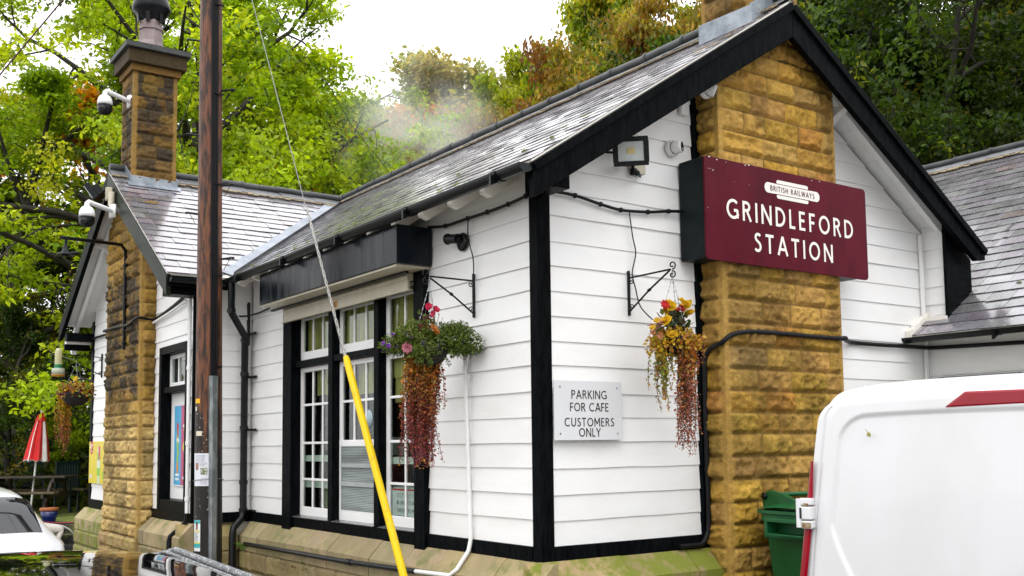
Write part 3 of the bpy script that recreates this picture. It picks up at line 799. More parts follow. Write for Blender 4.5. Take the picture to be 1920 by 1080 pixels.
# ---- bargeboards
def barge(pts, off, m_): 
    b = MB(); b.prism(pts, off); return b.build("bargeboard", m_, ST, 0.005)
zt_ = lambda x: 3.42 + SL * (x + .28) - 0.012
zr_ = lambda x: 3.42 + SL * (4.56 - x) - 0.012
yb = -0.365
barge([(-.295, yb, zt_(-.295)), (2.14, yb, zt_(2.14)), (2.14, yb, zt_(2.14) - .27), (-.295, yb, zt_(-.295) - .225)], (0, .05, 0), M['black_wood'])
barge([(2.143, yb + .002, zr_(2.143)), (4.63, yb + .002, zr_(4.63)), (4.63, yb + .002, zr_(4.63) - .10), (4.50, yb + .002, zr_(4.5) - .20), (2.143, yb + .002, zr_(2.143) - .27)], (0, .05, 0), M['black_wood'])
b = MB(); b.bar((-.30, yb - .012, zt_(-.30) - .035), (2.14, yb - .012, zt_(2.14) - .035), 0.022, 0.055); b.bar((2.15, yb - .012, zr_(2.15) - .035), (4.63, yb - .012, zr_(4.63) - .035), 0.022, 0.055)
b.build("barge_fillet", M['black_wood'], ST, 0.004)
xb = -0.96; yt = lambda y: 3.40 + SL * (y - 4.74) - .012; yf = lambda y: 3.40 + SL * (9.42 - y) - .012
barge([(xb, 4.72, yt(4.72)), (xb, 7.08, yt(7.08)), (xb, 7.08, yt(7.08) - .25), (xb, 4.72, yt(4.72) - .20)], (.05, 0, 0), M['black_green_wood'])
barge([(xb - .002, 7.083, yf(7.083)), (xb - .002, 9.46, yf(9.46)), (xb - .002, 9.46, yf(9.46) - .20), (xb - .002, 7.083, yf(7.083) - .25)], (.05, 0, 0), M['black_wood'])

# ---- boarded soffits under the overhanging verges, with rafters and curved brackets
mb = MB(); r = random.Random(4)
def soff(mk, V_len, y0, y1):
    v = 0.02
    while v < V_len - .02:
        wv = r.uniform(.115, .135); e_ = min(V_len, v + wv - r.choice((0.002, 0.003, 0.006)))
        a, b_ = mk(v), mk(e_); j = r.uniform(-.002, .002)
        mb.prism([Vector(a[0]) + Vector((0, 0, j)), Vector(a[1]) + Vector((0, 0, j)), Vector(b_[1]) + Vector((0, 0, j)), Vector(b_[0]) + Vector((0, 0, j))], (0, 0, .012)); v += wv
soff(lambda v: ((-.30 + v * CA, -.31, Z0 + v * SA - .062), (-.30 + v * CA, 0.03, Z0 + v * SA - .062)), VM, 0, 0)
mb.build("soffit", M['white_wood'], ST); mb = MB()
soff(lambda v: ((4.58 - v * CA, -.31, Z0 + v * SA - .062), (4.58 - v * CA, 0.03, Z0 + v * SA - .062)), VM, 0, 0)
mb.build("soffit", M['white_wood'], ST); mb = MB()
soff(lambda v: ((-.905, 4.74 + v * CA, 3.40 + v * SA - .062), (-.57, 4.74 + v * CA, 3.40 + v * SA - .062)), VW, 0, 0)
mb.build("soffit", M['white_wood'], ST); mb = MB()
soff(lambda v: ((-.905, 9.42 - v * CA, 3.40 + v * SA - .062), (-.57, 9.42 - v * CA, 3.40 + v * SA - .062)), VW, 0, 0)
mb.build("soffit", M['white_wood'], ST)
for a_, b_ in (((-.76, 9.42, 3.30), (-.76, 7.15, 3.30 + SL * 2.27)), ((-.76, 4.8, 3.31), (-.76, 7.0, 3.31 + SL * 2.2)), ((4.5, -.17, 3.37), (2.3, -.17, 3.37 + SL * 2.2)), ((-.10, -.17, 3.37), (2.0, -.17, 3.37 + SL * 2.10))):
    mb = MB(); mb.bar(a_, b_, .05, .075); mb.build("verge_rafter", M['white_wood'], ST, 0.004)
def bracket(P, out, wdir, Hh=0.34, D=0.33, t=0.075):
    P = Vector(P); out = Vector(out); wdir = Vector(wdir); up = Vector((0, 0, 1))
    pts = [P, P + out * D, P + out * D - up * .06]
    for i in range(1, 9):
        a = i / 9 * math.pi / 2
        pts.append(P + out * (D * (1 - math.sin(a)) * .92 + .03) - up * (.07 + (Hh - .1) * (1 - math.cos(a))))
    pts += [P + out * .03 - up * Hh, P - up * Hh]
    b = MB(); b.prism([q - wdir * t / 2 for q in pts], wdir * t); b.build("eaves_bracket", M['white_wood'], ST, 0.004)
bracket((2.93, 0.0, zr_(2.93) - .05), (0, -1, 0), (1, 0, 0)); bracket((1.33, 0.0, zt_(1.33) - .05), (0, -1, 0), (1, 0, 0))
bracket((-.6, 7.98, yf(7.98) - .05), (-1, 0, 0), (0, 1, 0)); bracket((-.6, 6.16, yt(6.16) - .05), (-1, 0, 0), (0, 1, 0))

# ---- boxed eaves ends
b = MB(); b.bb(-.285, -.101, -.325, -.285, 3.27, 3.41); b.bb(-.10, 0.012, -.325, -.004, 3.275, 3.45)
b.build("eaves_box", M['black_wood'], ST, 0.004)
b = MB(); b.prism([(4.215, -.245, 2.73), (4.60, -.245, 2.98), (4.60, -.245, 3.28), (4.215, -.245, 3.55)], (0, .02, 0)); b.bb(4.205, 4.225, -.25, -.222, 2.72, 3.56)
b.build("eaves_box", M['black_wood'], ST, 0.003)
mb = MB(); boards(mb, (4.24, 0, 0), (0, -1, 0), (-1, 0, 0), 0.0, 0.225, 2.70, 3.56, seed=15); mb.build("weatherboarding", M['white_wood'], ST)
b = MB(); b.bb(-.93, -.56, 9.14, 9.26, 3.13, 3.24); b.bb(-.92, -.60, 9.30, 9.36, 3.02, 3.10); b.build("eaves_box", M['black_wood'], ST, 0.004)
b = MB(); b.bar((-.76, 9.42, 3.28), (-.76, 9.55, 3.00), .06, .10); b.bb(-.91, -.60, 9.27, 9.36, 3.10, 3.16); b.build("verge_rafter", M['white_wood'], ST)
b = MB(); b.bb(-.91, -.57, 4.78, 5.0, 3.20, 3.32); b.build("eaves_box", M['black_wood'], ST, 0.004)

# ---- rafter feet along the long eaves
y = 0.22
while y < 4.75:
    b = MB(); b.prism([(-.265, y, 3.33), (-.265, y, 3.375), (0.0, y, 3.375 + SL * .265), (0.0, y, 3.27 + SL * .265), (-.20, y, 3.31)], (0, .055, 0)); b.build("rafter_foot", M['cream_wood'], ST, 0.003); y += 0.40
for x in (-.80, -.50):
    b = MB(); b.prism([(x, 4.79, 3.31), (x, 4.79, 3.36), (x, 5.0, 3.36 + SL * .21), (x, 5.0, 3.26 + SL * .21)], (.055, 0, 0)); b.build("rafter_foot", M['cream_wood'], ST, 0.003)
b = MB(); b.bb(-.94, -.302, 4.715, 4.745, 3.27, 3.375); b.build("fascia", M['black_wood'], ST, 0.003)

# ---- gutters and downpipes
def gutter(a, b_, brackets, parent=ST, r_=0.046, col=1.1):
    a = Vector(a); b_ = Vector(b_); d = (b_ - a).normalized(); L = (b_ - a).length; side = Vector((0, 0, 1)).cross(d)
    mb = MB(); n = 10
    ang = [math.pi + math.pi * i / n for i in range(n + 1)]
    prof = [side * (r_ * math.cos(t)) + Vector((0, 0, r_ * math.sin(t))) for t in ang] + [side * ((r_ - .006) * math.cos(t)) + Vector((0, 0, (r_ - .006) * math.sin(t))) for t in ang[::-1]]
    mb.prism([a + p for p in prof], d * L)
    cap_ = [side * (r_ * 1.04 * math.cos(t)) + Vector((0, 0, r_ * 1.04 * math.sin(t))) for t in ang]
    mb.prism([a - d * .006 + p for p in cap_], d * .016); mb.prism([b_ - d * .010 + p for p in cap_], d * .016)
    t = 0.25
    while t < L:
        mb.prism([a + d * t + p * 1.13 for p in prof], d * 0.05); t += col
    if brackets:
        t = 0.25
        while t < L:
            q = a + d * (t + .02); w_ = side * (1 if brackets > 0 else -1)
            mb.prism([q + w_ * .01 - Vector((0, 0, r_ + .005)), q + w_ * .07 - Vector((0, 0, .02)), q + w_ * .07 - Vector((0, 0, .085))], d * .02); t += col
    return mb.build("gutter", M['black_plastic'], parent)
gutter((-.352, -.36, 3.376), (-.352, 4.66, 3.370), 1, r_=.052)
gutter((-.93, 4.675, 3.345), (-.40, 4.675, 3.345), -1)
gutter((3.945, -3.3, 2.572), (3.945, 0.03, 2.572), 1)
b = MB(); b.smooth = True
b.tube([(-.352, 4.60, 3.36), (-.352, 4.60, 3.10), (-.345, 4.61, 3.03), (-.10, 4.90, 2.84), (-.085, 4.93, 2.78), (-.085, 4.93, 1.08), (-.10, 4.92, .99), (-.215, 4.84, .90), (-.225, 4.84, .84), (-.225, 4.84, .02)], .036, 12)
for z in (3.05, 2.80, 2.45, 1.9, 1.35, 1.07): b.tube([((-.085 if z < 3 else -.35), (4.93 if z < 3 else 4.605), z - .02), ((-.085 if z < 3 else -.35), (4.93 if z < 3 else 4.605), z + .02)], .044, 12)
for z in (2.42, 1.88, 1.06): b.bb(-.10, -.0, 4.905, 4.925, z - .012, z + .012); b.bb(-.022, -.002, 4.80, 4.93, z - .012, z + .012)
b.build("downpipe", M['black_plastic'], ST)
b = MB(); b.tube([(-.03, 4.985, 3.20), (-.03, 4.985, 2.75)], .02, 8); b.bb(-.03, .0, 4.83, 4.98, 2.86, 2.88); b.build("waste_pipe", M['black_plastic'], ST)
b = MB(); b.tube([(-.635, 4.995, 3.3), (-.635, 4.995, 1.06)], .020, 8)
for z in (3.1, 2.5, 1.75, 1.2): b.tube([(-.635, 4.995, z - .02), (-.635, 4.995, z + .02)], .026, 8)
b.build("conduit", M['white_plastic'], ST)
b = MB(); b.smooth = True; b.tube([(-.635, 4.995, 1.06), (-.638, 5.0, .98), (-.66, 5.04, .94), (-.755, 5.13, .83), (-.765, 5.13, .78), (-.765, 5.13, .02)], .024, 8); b.build("drain_pipe", M['black_plastic'], ST)
# white conduit on the long wall, turning along the plinth
b = MB(); b.tube([(-.012, .858, 2.36), (-.012, .855, 2.25), (-.012, .80, 1.05), (-.03, .80, .975), (-.13, .79, .86), (-.165, .83, .815), (-.165, 1.30, .80)], .016, 8)
for z in (2.24, 1.75, 1.35): b.tube([(-.012, .858 - (2.25 - z if z < 2.25 else 0) * .045, z - .015), (-.012, .858 - (2.25 - z if z < 2.25 else 0) * .045, z + .015)], .021, 8)
b.build("conduit", M['white_plastic'], ST)
b = MB(); b.tube([(-.175, 1.30, .80), (-.18, 2.4, .775), (-.18, 3.9, .765), (-.19, 4.6, .76)], .021, 8); b.tube([(-.178, 2.3, .777), (-.178, 2.38, .776)], .027, 8); b.build("plinth_pipe", M['black_plastic'], ST)

# ---- right-hand wing walls
mb = MB(); boards(mb, (4.25, 0, 0), (0, -1, 0), (-1, 0, 0), 0.0, 3.2, 0.9, 2.68, sp=.27, seed=17, holes=((.13, .84, .9, 2.235),)); mb.build("weatherboarding", M['white_wood'], ST)
mb = MB(); boards(mb, (4.25, -3.2, 0), (1, 0, 0), (0, -1, 0), 0.0, 7.1, 0.2, 5.0, sp=.20, seed=19, clips=((-SL, 1, 2.62), (SL, 1, 2.62 + SL * 7.1))); mb.build("weatherboarding", M['white_wood'], ST)
mb = MB(); mb.bb(4.285, 4.38, -3.17, -.85, .02, 2.7); mb.bb(4.285, 4.38, -.12, .02, .02, 2.7); mb.bb(4.285, 4.38, -.85, -.12, .02, 1.1); mb.bb(4.285, 4.38, -.85, -.12, 2.24, 2.7)
mb.bb(4.225, 4.285, -3.2, -.0, .02, .9)
mb.build("wall", M['cream_wood'], ST)
b = MB(); b.bb(4.21, 4.30, -.85, -.12, 2.17, 2.235); b.bb(4.21, 4.30, -.18, -.12, 1.1, 2.17); b.bb(4.21, 4.30, -.85, -.79, 1.1, 2.17); b.bb(4.19, 4.30, -.87, -.10, 1.06, 1.1)
wn = b.build("window", M['black_wood'], ST, 0.004)
b = MB(); b.bb(4.262, 4.268, -.79, -.18, 1.1, 2.17); b.build("pane", M['glass'], wn)
b = MB(); b.bb(4.45, 4.46, -.9, -.05, 1.0, 2.3); b.build("backing", M['room'], wn)
for y in (-.45, -1.05, -1.65, -2.25):
    b = MB(); b.prism([(3.96, y, 2.53), (3.99, y, 2.56), (4.23, y, 2.70), (4.23, y, 2.60)], (0, .06, 0)); b.build("rafter_foot", M['white_wood'], ST)
mb = MB(); P0 = Vector((4.0, -.01, 2.60))
r = random.Random(6)
for i in range(7):
    x0, x1 = 3.96 + .285 * i / 7, 3.96 + .285 * (i + 1) / 7; z0, z1 = 2.575 + SL * (x0 - 3.96), 2.575 + SL * (x1 - 3.96)
    mb.prism([(x0, .01, z0 - .01), (x1, .01, z1 - .01), (x1, .01, z1 + .05 + r.uniform(-.008, .012)), (x0, .01, z0 + .05 + r.uniform(-.008, .012))], (0, -.045 - r.uniform(0, .008), 0))
mb.bb(4.19, 4.235, -.24, .0, 2.72, 2.76); mb.bb(4.60, 4.72, -.30, -.2, 2.97, 3.01)
mb.build("flashing", M['cream_wood'], rw)
b = MB(); b.bb(4.20, 4.232, -.026, -.002, .96, 2.56); b.build("corner_bead", M['white_wood'], ST, .003)
b = MB(); b.bb(4.19, 4.222, -.026, -.002, 2.78, 3.50); b.build("corner_bead", M['white_wood'], ST, .003)
# ================================================================== big shop window
BW = M['black_wood']; WW = M['white_wood']
win = MB()
win.bb(-.032, .10, 3.87, 4.07, .93, 3.03); win.bb(-.032, .10, 1.395, 1.555, .905, 3.03)
win.bb(-.004, .10, 3.03, 3.12, 1.06, 3.0); win.bb(-.004, .10, 2.17, 2.255, 1.06, 3.0)
win.bb(.005, .09, 3.121, 3.869, 2.445, 2.505); win.bb(.005, .09, 2.256, 3.029, 2.445, 2.505); win.bb(.005, .09, 1.556, 2.169, 2.445, 2.505)
win.bb(-.004, .10, 1.556, 3.869, .952, 1.05); win.bb(.02, .10, 1.556, 3.869, 2.98, 3.06)
win = win.build("window", BW, ST, 0.006); tag(win, "wide black framed window with white small-paned sashes")
b = MB()
for y0, y1 in ((3.121, 3.869), (2.256, 3.029), (1.556, 2.169)):
    b.prism([(-.012, y0, 1.05), (-.012, y1, 1.05), (.075, y1, 1.062), (.075, y0, 1.062)], (0, 0, .006))
b.build("sill", mat('wet_sill', (.10, .10, .10), .2, rvar=.1, scale=8), win)
def sash(y0, y1, z0, z1, cols, rows, x=.066, st=.055, bar=.022, bot=.085, panes=True, deep=.022):
    b = MB(); b.bb(x, x + deep, y0, y0 + st, z0, z1); b.bb(x, x + deep, y1 - st, y1, z0, z1)
    b.bb(x + .001, x + deep - .001, y0 + st, y1 - st, z0, z0 + bot); b.bb(x + .001, x + deep - .001, y0 + st, y1 - st, z1 - .045, z1)
    for i in range(1, cols):
        y = y0 + st + (y1 - y0 - 2 * st) * i / cols; b.bb(x + .003, x + deep - .003, y - bar / 2, y + bar / 2, z0 + bot, z1 - .045)
    for z in rows: b.bb(x + .005, x + deep - .005, y0 + st, y1 - st, z - bar / 2, z + bar / 2)
    o = b.build("sash", WW, win, 0.004)
    p = MB(); p.bb(x + .014, x + .017, y0 + st, y1 - st, z0 + bot, z1 - .045); p.build("pane", M['glass'], win)
    return o
sash(3.121, 3.868, 1.062, 2.443, 3, (2.09, 1.735, 1.40))
sash(2.257, 3.028, 1.062, 2.443, 3, (2.09,), bot=.62)
b = MB(); b.bb(.064, .118, 2.257, 3.028, 1.062, 1.155); b.bb(.064, .117, 2.257, 2.305, 1.155, 1.70); b.bb(.064, .117, 2.98, 3.028, 1.155, 1.70); b.bb(.064, .118, 2.257, 3.028, 1.70, 1.755); b.build("sash", WW, win, .004)
sash(1.557, 2.168, 1.062, 2.443, 2, (2.09, 1.735, 1.40))
sash(3.121, 3.868, 2.507, 3.0, 3, (2.90,)); sash(2.257, 3.028, 2.507, 3.0, 3, (2.90,)); sash(1.557, 2.168, 2.507, 3.0, 2, (2.90,))
# cut the solid lower panel of the middle light back to a reeded glass panel
rg = mat('reeded_glass', (.24, .275, .265), .2, var=.3, scale=3, stretch=(1, .3, 4))
b = MB(); K = 40
for i in range(K):
    z0, z1 = 1.155 + .545 * i / K, 1.155 + .545 * (i + 1) / K; zm = (z0 + z1) / 2
    b.quad((.0625, 2.305, z0), (.0625, 2.98, z0), (.057, 2.98, zm), (.057, 2.305, zm)); b.quad((.057, 2.305, zm), (.057, 2.98, zm), (.0625, 2.98, z1), (.0625, 2.305, z1))
b.build("reeded_pane", rg, win)
b = MB()
for z in (1.36, 1.52): b.bb(.05, .054, 2.31, 2.97, z, z + .035)
b.build("pale_strip", mat('faint_strip', (.33, .36, .34), .4), win)
# the room behind
b = MB(); X0, X1, Y0, Y1, Z0_, Z1_ = .12, 3.6, 1.2, 4.7, .5, 3.2
b.quad((X1, Y0, Z0_), (X1, Y1, Z0_), (X1, Y1, Z1_), (X1, Y0, Z1_)); b.quad((X0, Y0, Z0_), (X1, Y0, Z0_), (X1, Y0, Z1_), (X0, Y0, Z1_))
b.quad((X0, Y1, Z0_), (X1, Y1, Z0_), (X1, Y1, Z1_), (X0, Y1, Z1_)); b.quad((X0, Y0, Z0_), (X1, Y0, Z0_), (X1, Y1, Z0_), (X0, Y1, Z0_)); b.quad((X0, Y0, Z1_), (X1, Y0, Z1_), (X1, Y1, Z1_), (X0, Y1, Z1_))
b.build("room", M['room'], win)
M['curtain'] = mat('olive_curtain', (.74, .66, .22), .8, var=.15, scale=4, trans=.35)
def curtain(y0, y1, z0, z1, x=.135, seed=1):
    b = MB(); K = 60; rr = random.Random(seed); ph = rr.uniform(0, 6); b.smooth = True
    f = lambda y, z: x + .018 * math.sin(y * 55 + ph + .3 * math.sin(y * 17)) + .012 * math.sin(y * 23 + ph)
    for i in range(K):
        ya, yc = y0 + (y1 - y0) * i / K, y0 + (y1 - y0) * (i + 1) / K
        b.quad((f(ya, z0), ya, z0), (f(yc, z0), yc, z0), (f(yc, z1) , yc, z1), (f(ya, z1), ya, z1))
    b.build("curtain", M['curtain'], win)
curtain(3.24, 3.9, 2.40, 3.0, seed=1); curtain(2.30, 3.12, 2.40, 3.0, seed=2); curtain(1.60, 2.24, 2.25, 3.0, seed=3); curtain(1.75, 2.2, 2.05, 2.3, .15, seed=4); curtain(3.3, 3.75, 2.18, 2.44, .17, seed=5); curtain(2.35, 2.85, 2.15, 2.44, .17, seed=6)
b = MB(); sh = mat('pale_shelf', (.72, .77, .68), .5)
for z in (1.565, 1.325): b.bb(.105, .30, 3.1, 3.95, z, z + .055); b.bb(.105, .30, 1.56, 2.35, z - .01, z + .045)
b.build("shelf", sh, win)
r = random.Random(5); b = MB()
for k in range(26):
    y = r.choice((r.uniform(3.15, 3.85), r.uniform(1.7, 2.2), r.uniform(2.3, 3.0))); z = r.choice((1.12, 1.39, 1.62, 1.9)); s = r.uniform(.05, .13)
    b.cur = r.choice(((.05, .2, .1), (.5, .45, .35), (.6, .6, .58), (.25, .05, .04), (.1, .1, .12), (.6, .5, .1))); b.bb(.3, .3 + s, y, y + s, z, z + s * r.uniform(.7, 1.5))
b.build("stored_goods", mat('goods', (1, 1, 1), .5, attr=True, var=.05), win)
b = MB(); b.lathe([(.001, 0), (.075, .0), (.075, .002), (.001, .003)], (.0795, 2.50, 1.93), 24, (-1, 0, 0)); b.build("round_sticker", mat('clear_sticker', (.30, .40, .44), .3), win)
# ---- roller shutter and its box above the window
b = MB(); b.bb(-.30, -.0, 1.325, 3.995, 3.035, 3.325)
sb = b.build("shutter_box", M['navy_metal'], ST, 0.004)
b = MB(); b.bb(-.285, -.002, 1.36, 3.98, 3.018, 3.034); b.build("shutter_slot", M['cream_metal'], sb)
b = MB(); b.bb(-.13, -.10, 1.5, 4.13, 3.0, 3.02); b.build("shutter_rail", M['black_metal'], sb)
b = MB(); b.tube([(-.05, 1.56, 2.985), (-.05, 3.95, 2.985)], .032, 14); b.bb(-.075, -.055, 1.56, 3.95, 2.885, 2.955); b.bb(-.078, -.052, 1.56, 3.95, 2.955, 2.965); b.bb(-.08, -.045, 1.54, 4.0, 2.878, 2.888)
b.build("roller_shutter", M['cream_metal'], sb)
b = MB(); b.bb(-.0775, -.0755, 2.78, 2.90, 2.892, 2.948); b.build("warning_label", mat('orange_label', (.62, .26, .02), .4), sb)
b = MB()
for k in range(5): b.bb(-.0785, -.0775, 2.80, 2.88 - .012 * (k % 2), 2.899 + .009 * k, 2.903 + .009 * k)
b.build("label_print", M['ink'], sb)

# ================================================================== door on the far wing
d = MB(); x0, x1 = -.628, -.50
d.bb(x0, x1, 5.955, 6.04, 1.05, 2.785); d.bb(x0, x1, 5.085, 5.15, 1.05, 2.785); d.bb(x0 - .002, x1, 5.151, 5.954, 2.70, 2.785); d.bb(x0 + .02, x1, 5.151, 5.954, 2.285, 2.35); d.bb(x0 + .004, x1, 5.151, 5.954, 1.05, 1.165)
dr = d.build("door", BW, ST, .005); tag(dr, "white door with a small fanlight in a black frame")
b = MB(); b.bb(-.512, -.48, 5.152, 5.953, 1.167, 2.283); b.build("door_leaf", M['white_wood'], dr, .004)
b = MB(); b.bb(-.535, -.50, 5.90, 5.953, 2.352, 2.698); b.bb(-.535, -.50, 5.152, 5.20, 2.352, 2.698)
b.bb(-.534, -.50, 5.20, 5.90, 2.352, 2.40); b.bb(-.534, -.50, 5.20, 5.90, 2.655, 2.698)
for i in (1, 2): b.bb(-.532, -.502, 5.20 + .70 * i / 3 - .014, 5.20 + .70 * i / 3 + .014, 2.40, 2.655)
b.build("fanlight", WW, dr, .003)
b = MB(); b.bb(-.520, -.516, 5.20, 5.90, 2.40, 2.655); b.build("pane", M['glass'], dr)
b = MB(); b.bb(-.47, -.465, 5.2, 5.9, 2.36, 2.70); b.build("backing", M['room'], dr)
# ================================================================== stroke lettering (drawn as outlines of its own)
def _arc(cx, cy, rx, ry, a0, a1, n=14):
    return [(cx + rx * math.cos(R_(a0 + (a1 - a0) * i / n)), cy + ry * math.sin(R_(a0 + (a1 - a0) * i / n))) for i in range(n + 1)]
def glyph(ch, h=.065):
    t, b = 1 - h, h
    if ch == 'A': return .74, [[(.02, 0), (.37, 1.0)], [(.37, 1.0), (.72, 0)], [(.16, .32), (.58, .32)]]
    if ch == 'B': return .58, [[(h, 0), (h, 1)], [(h, t)] + _arc(.27, .745, .2, t - .745, 90, -90) + [(h, .55)], [(h, .55), (.27, .55)] + _arc(.28, (.55 + b) / 2, .24, (.55 - b) / 2, 90, -90) + [(h, b)]]
    if ch == 'C': return .80, [_arc(.46, .5, .46 - h, .5 - h, 48, 312, 24)]
    if ch == 'D': return .74, [[(h, 0), (h, 1)], [(h, t)] + _arc(.25, .5, .49 - h, .5 - h, 90, -90, 20) + [(h, b)]]
    if ch == 'E': return .50, [[(h, 0), (h, 1)], [(h, t), (.48, t)], [(h, .52), (.43, .52)], [(h, b), (.48, b)]]
    if ch == 'F': return .48, [[(h, 0), (h, 1)], [(h, t), (.47, t)], [(h, .50), (.42, .50)]]
    if ch == 'G': return .84, [_arc(.48, .5, .48 - h, .5 - h, 48, 330, 26), [(.80 - h * .4, .06), (.80 - h * .4, .46)], [(.80, .44), (.52, .44)]]
    if ch == 'I': return .14, [[(.07, 0), (.07, 1)]]
    if ch == 'H': return .68, [[(h, 0), (h, 1)], [(.68 - h, 0), (.68 - h, 1)], [(h, .52), (.68 - h, .52)]]
    if ch == 'K': return .62, [[(h, 0), (h, 1)], [(.56, 1), (.10, .46)], [(.20, .56), (.60, 0)]]
    if ch == 'L': return .46, [[(h, 0), (h, 1)], [(h, b), (.45, b)]]
    if ch == 'M': return .84, [[(h, 0), (h, 1)], [(h, 1), (.42, .30)], [(.42, .30), (.84 - h, 1)], [(.84 - h, 0), (.84 - h, 1)]]
    if ch == 'N': return .76, [[(h, 0), (h, 1)], [(h, .98), (.76 - h, .02)], [(.76 - h, 0), (.76 - h, 1)]]
    if ch == 'O': return .90, [_arc(.45, .5, .45 - h, .5 - h, 0, 360, 32)]
    if ch == 'P': return .56, [[(h, 0), (h, 1)], [(h, t)] + _arc(.28, .72, .22, t - .72, 90, -90) + [(h, .505)]]
    if ch == 'R': return .62, [[(h, 0), (h, 1)], [(h, t)] + _arc(.28, .73, .21, t - .73, 90, -90) + [(h, .525)], [(.30, .53), (.58, 0)]]
    if ch == 'S': return .52, [[(.44, .84), (.38, .91), (.28, t), (.18, .91), (.11, .84), (.09, .745), (.13, .65), (.22, .575), (.32, .51), (.41, .43), (.455, .32), (.44, .20), (.37, .105), (.26, b), (.14, .09), (.05, .16)]]
    if ch == 'T': return .62, [[(.31, 0), (.31, 1)], [(.0, t), (.62, t)]]
    if ch == 'U': return .70, [[(h, 1), (h, .34)] + _arc(.35, .34, .35 - h, .34 - h, 180, 360, 18) + [(.70 - h, 1)]]
    if ch == 'V': return .70, [[(.03, 1), (.35, 0)], [(.35, 0), (.67, 1)]]
    if ch == 'W': return 1.06, [[(.03, 1), (.28, 0)], [(.28, 0), (.53, 1)], [(.53, 1), (.78, 0)], [(.78, 0), (1.03, 1)]]
    if ch == 'Y': return .64, [[(.02, 1), (.32, .46)], [(.62, 1), (.32, .46)], [(.32, 0), (.32, .47)]]
    return .30, []
def stroke_text(mb, txt, O, ud, vd, nd, hgt, sw=.13, gap=.16, width=None, th=.0016, center=True):
    """letters of cap height hgt; O is baseline start or centre; width squeezes/stretches the tracking"""
    O = Vector(O); ud = Vector(ud); vd = Vector(vd); nd = Vector(nd)
    gl = [glyph(c, sw / 2) for c in txt]
    nat = sum(g[0] for g in gl); k = len(gl) - 1
    if width is not None: gap = (width / hgt - nat) / max(1, k)
    tot = nat + gap * k; x = -tot / 2 if center else 0.0; ly = 0
    for gw, strokes in gl:
        for s in strokes:
            closed = len(s) > 3 and abs(s[0][0] - s[-1][0]) + abs(s[0][1] - s[-1][1]) < 1e-6
            n = len(s); L = []; Rr = []
            for i in range(n):
                if closed:
                    p0 = s[i - 1] if i > 0 else s[-2]; p1 = s[i + 1] if i < n - 1 else s[1]
                else:
                    p0 = s[max(0, i - 1)]; p1 = s[min(n - 1, i + 1)]
                dx, dy = p1[0] - p0[0], p1[1] - p0[1]; q = math.hypot(dx, dy) or 1
                nx, ny = -dy / q * sw / 2, dx / q * sw / 2
                L.append((s[i][0] + nx, s[i][1] + ny)); Rr.append((s[i][0] - nx, s[i][1] - ny))
            ly += 1; off = th + (ly % 4) * 0.00025
            W_ = lambda p: O + ud * ((p[0] + x) * hgt) + vd * (p[1] * hgt) + nd * off
            for i in range(n - 1):
                mb.quad(W_(Rr[i]), W_(Rr[i + 1]), W_(L[i + 1]), W_(L[i]))
        x += gw + gap
def rrect(cx, cy, w_, h_, r_, n=6):
    pts = []
    for sx_, sy_, a in ((1, 1, 0), (-1, 1, 90), (-1, -1, 180), (1, -1, 270)):
        for i in range(n + 1):
            t = R_(a + 90 * i / n); pts.append((cx + sx_ * (w_ / 2 - r_) + r_ * math.cos(t), cy + sy_ * (h_ / 2 - r_) + r_ * math.sin(t)))
    return pts
X_, Z_ = Vector((1, 0, 0)), Vector((0, 0, 1))

# ---- maroon nameboard on its black box
NB = thing("station_nameboard", "maroon station nameboard with cream lettering on a black box across the stone breast", "sign", (2.18, -.13, 3.33))
b = MB(); b.bb(1.272, 3.06, -.245, -.0, 2.985, 3.705); b.build("backing_box", mat('green_black_paint', (.004, .007, .008), .4, col2=(.008, .014, .014), scale=4, bump=.15, bscale=20, spec=.12), NB, .012)
b = MB(); P = rrect(2.176, 3.335, 1.822, .735, .035)
b.prism([(x, -.248, z) for x, z in P], (0, -.016, 0)); b.build("name_panel", M['maroon'], NB, .002)
yS = -.2645
b = MB(); stroke_text(b, "GRINDLEFORD", (2.190, yS, 3.280), X_, Z_, (0, -1, 0), .145, sw=.148, width=1.432); b.build("lettering", M['cream_paint'], NB)
b = MB(); stroke_text(b, "STATION", (2.200, yS, 3.066), X_, Z_, (0, -1, 0), .142, sw=.148, width=.890); b.build("lettering", M['cream_paint'], NB)
def flat(mb, pts, y): mb.poly([(x, y, z) for x, z in pts])
b = MB(); flat(b, rrect(2.196, 3.561, .626, .078, .0385), yS - .0022)
for zc in (3.561 + .052, 3.561 - .052): flat(b, rrect(2.196, zc, .36, .036, .0175), yS - .0017)
b.build("totem_emblem", M['cream_paint'], NB)
b = MB()
for zc in (3.561 + .040, 3.561 - .040): b.bb(2.196 - .20, 2.196 + .20, yS - .0029, yS - .0025, zc - .0022, zc + .0022)
b.build("emblem_line", M['maroon'], NB)
b = MB(); stroke_text(b, "BRITISH RAILWAYS", (2.196, yS - .0028, 3.541), X_, Z_, (0, -1, 0), .040, sw=.15, width=.50, th=.0004); b.build("emblem_lettering", M['maroon'], NB)
b = MB(); r = random.Random(8)
for k in range(15):
    if k < 9: x, z = r.uniform(1.28, 3.07), 3.70 - abs(r.gauss(0, .016))
    elif k < 12: x, z = 1.28 + abs(r.gauss(0, .03)), r.uniform(2.98, 3.7)
    else: x, z = r.uniform(1.3, 1.8), r.uniform(3.4, 3.7)
    s = r.uniform(.002, .008); a = r.uniform(0, 3)
    flat(b, [(x + s * math.cos(a + q) * (1.5 if q % 2 else .6), z + s * .6 * math.sin(a + q)) for q in (0, 1.3, 2.4, 3.6, 5.0)], yS - .0003 - .00002 * k)
b.build("paint_chip", M['cream_paint'], NB)

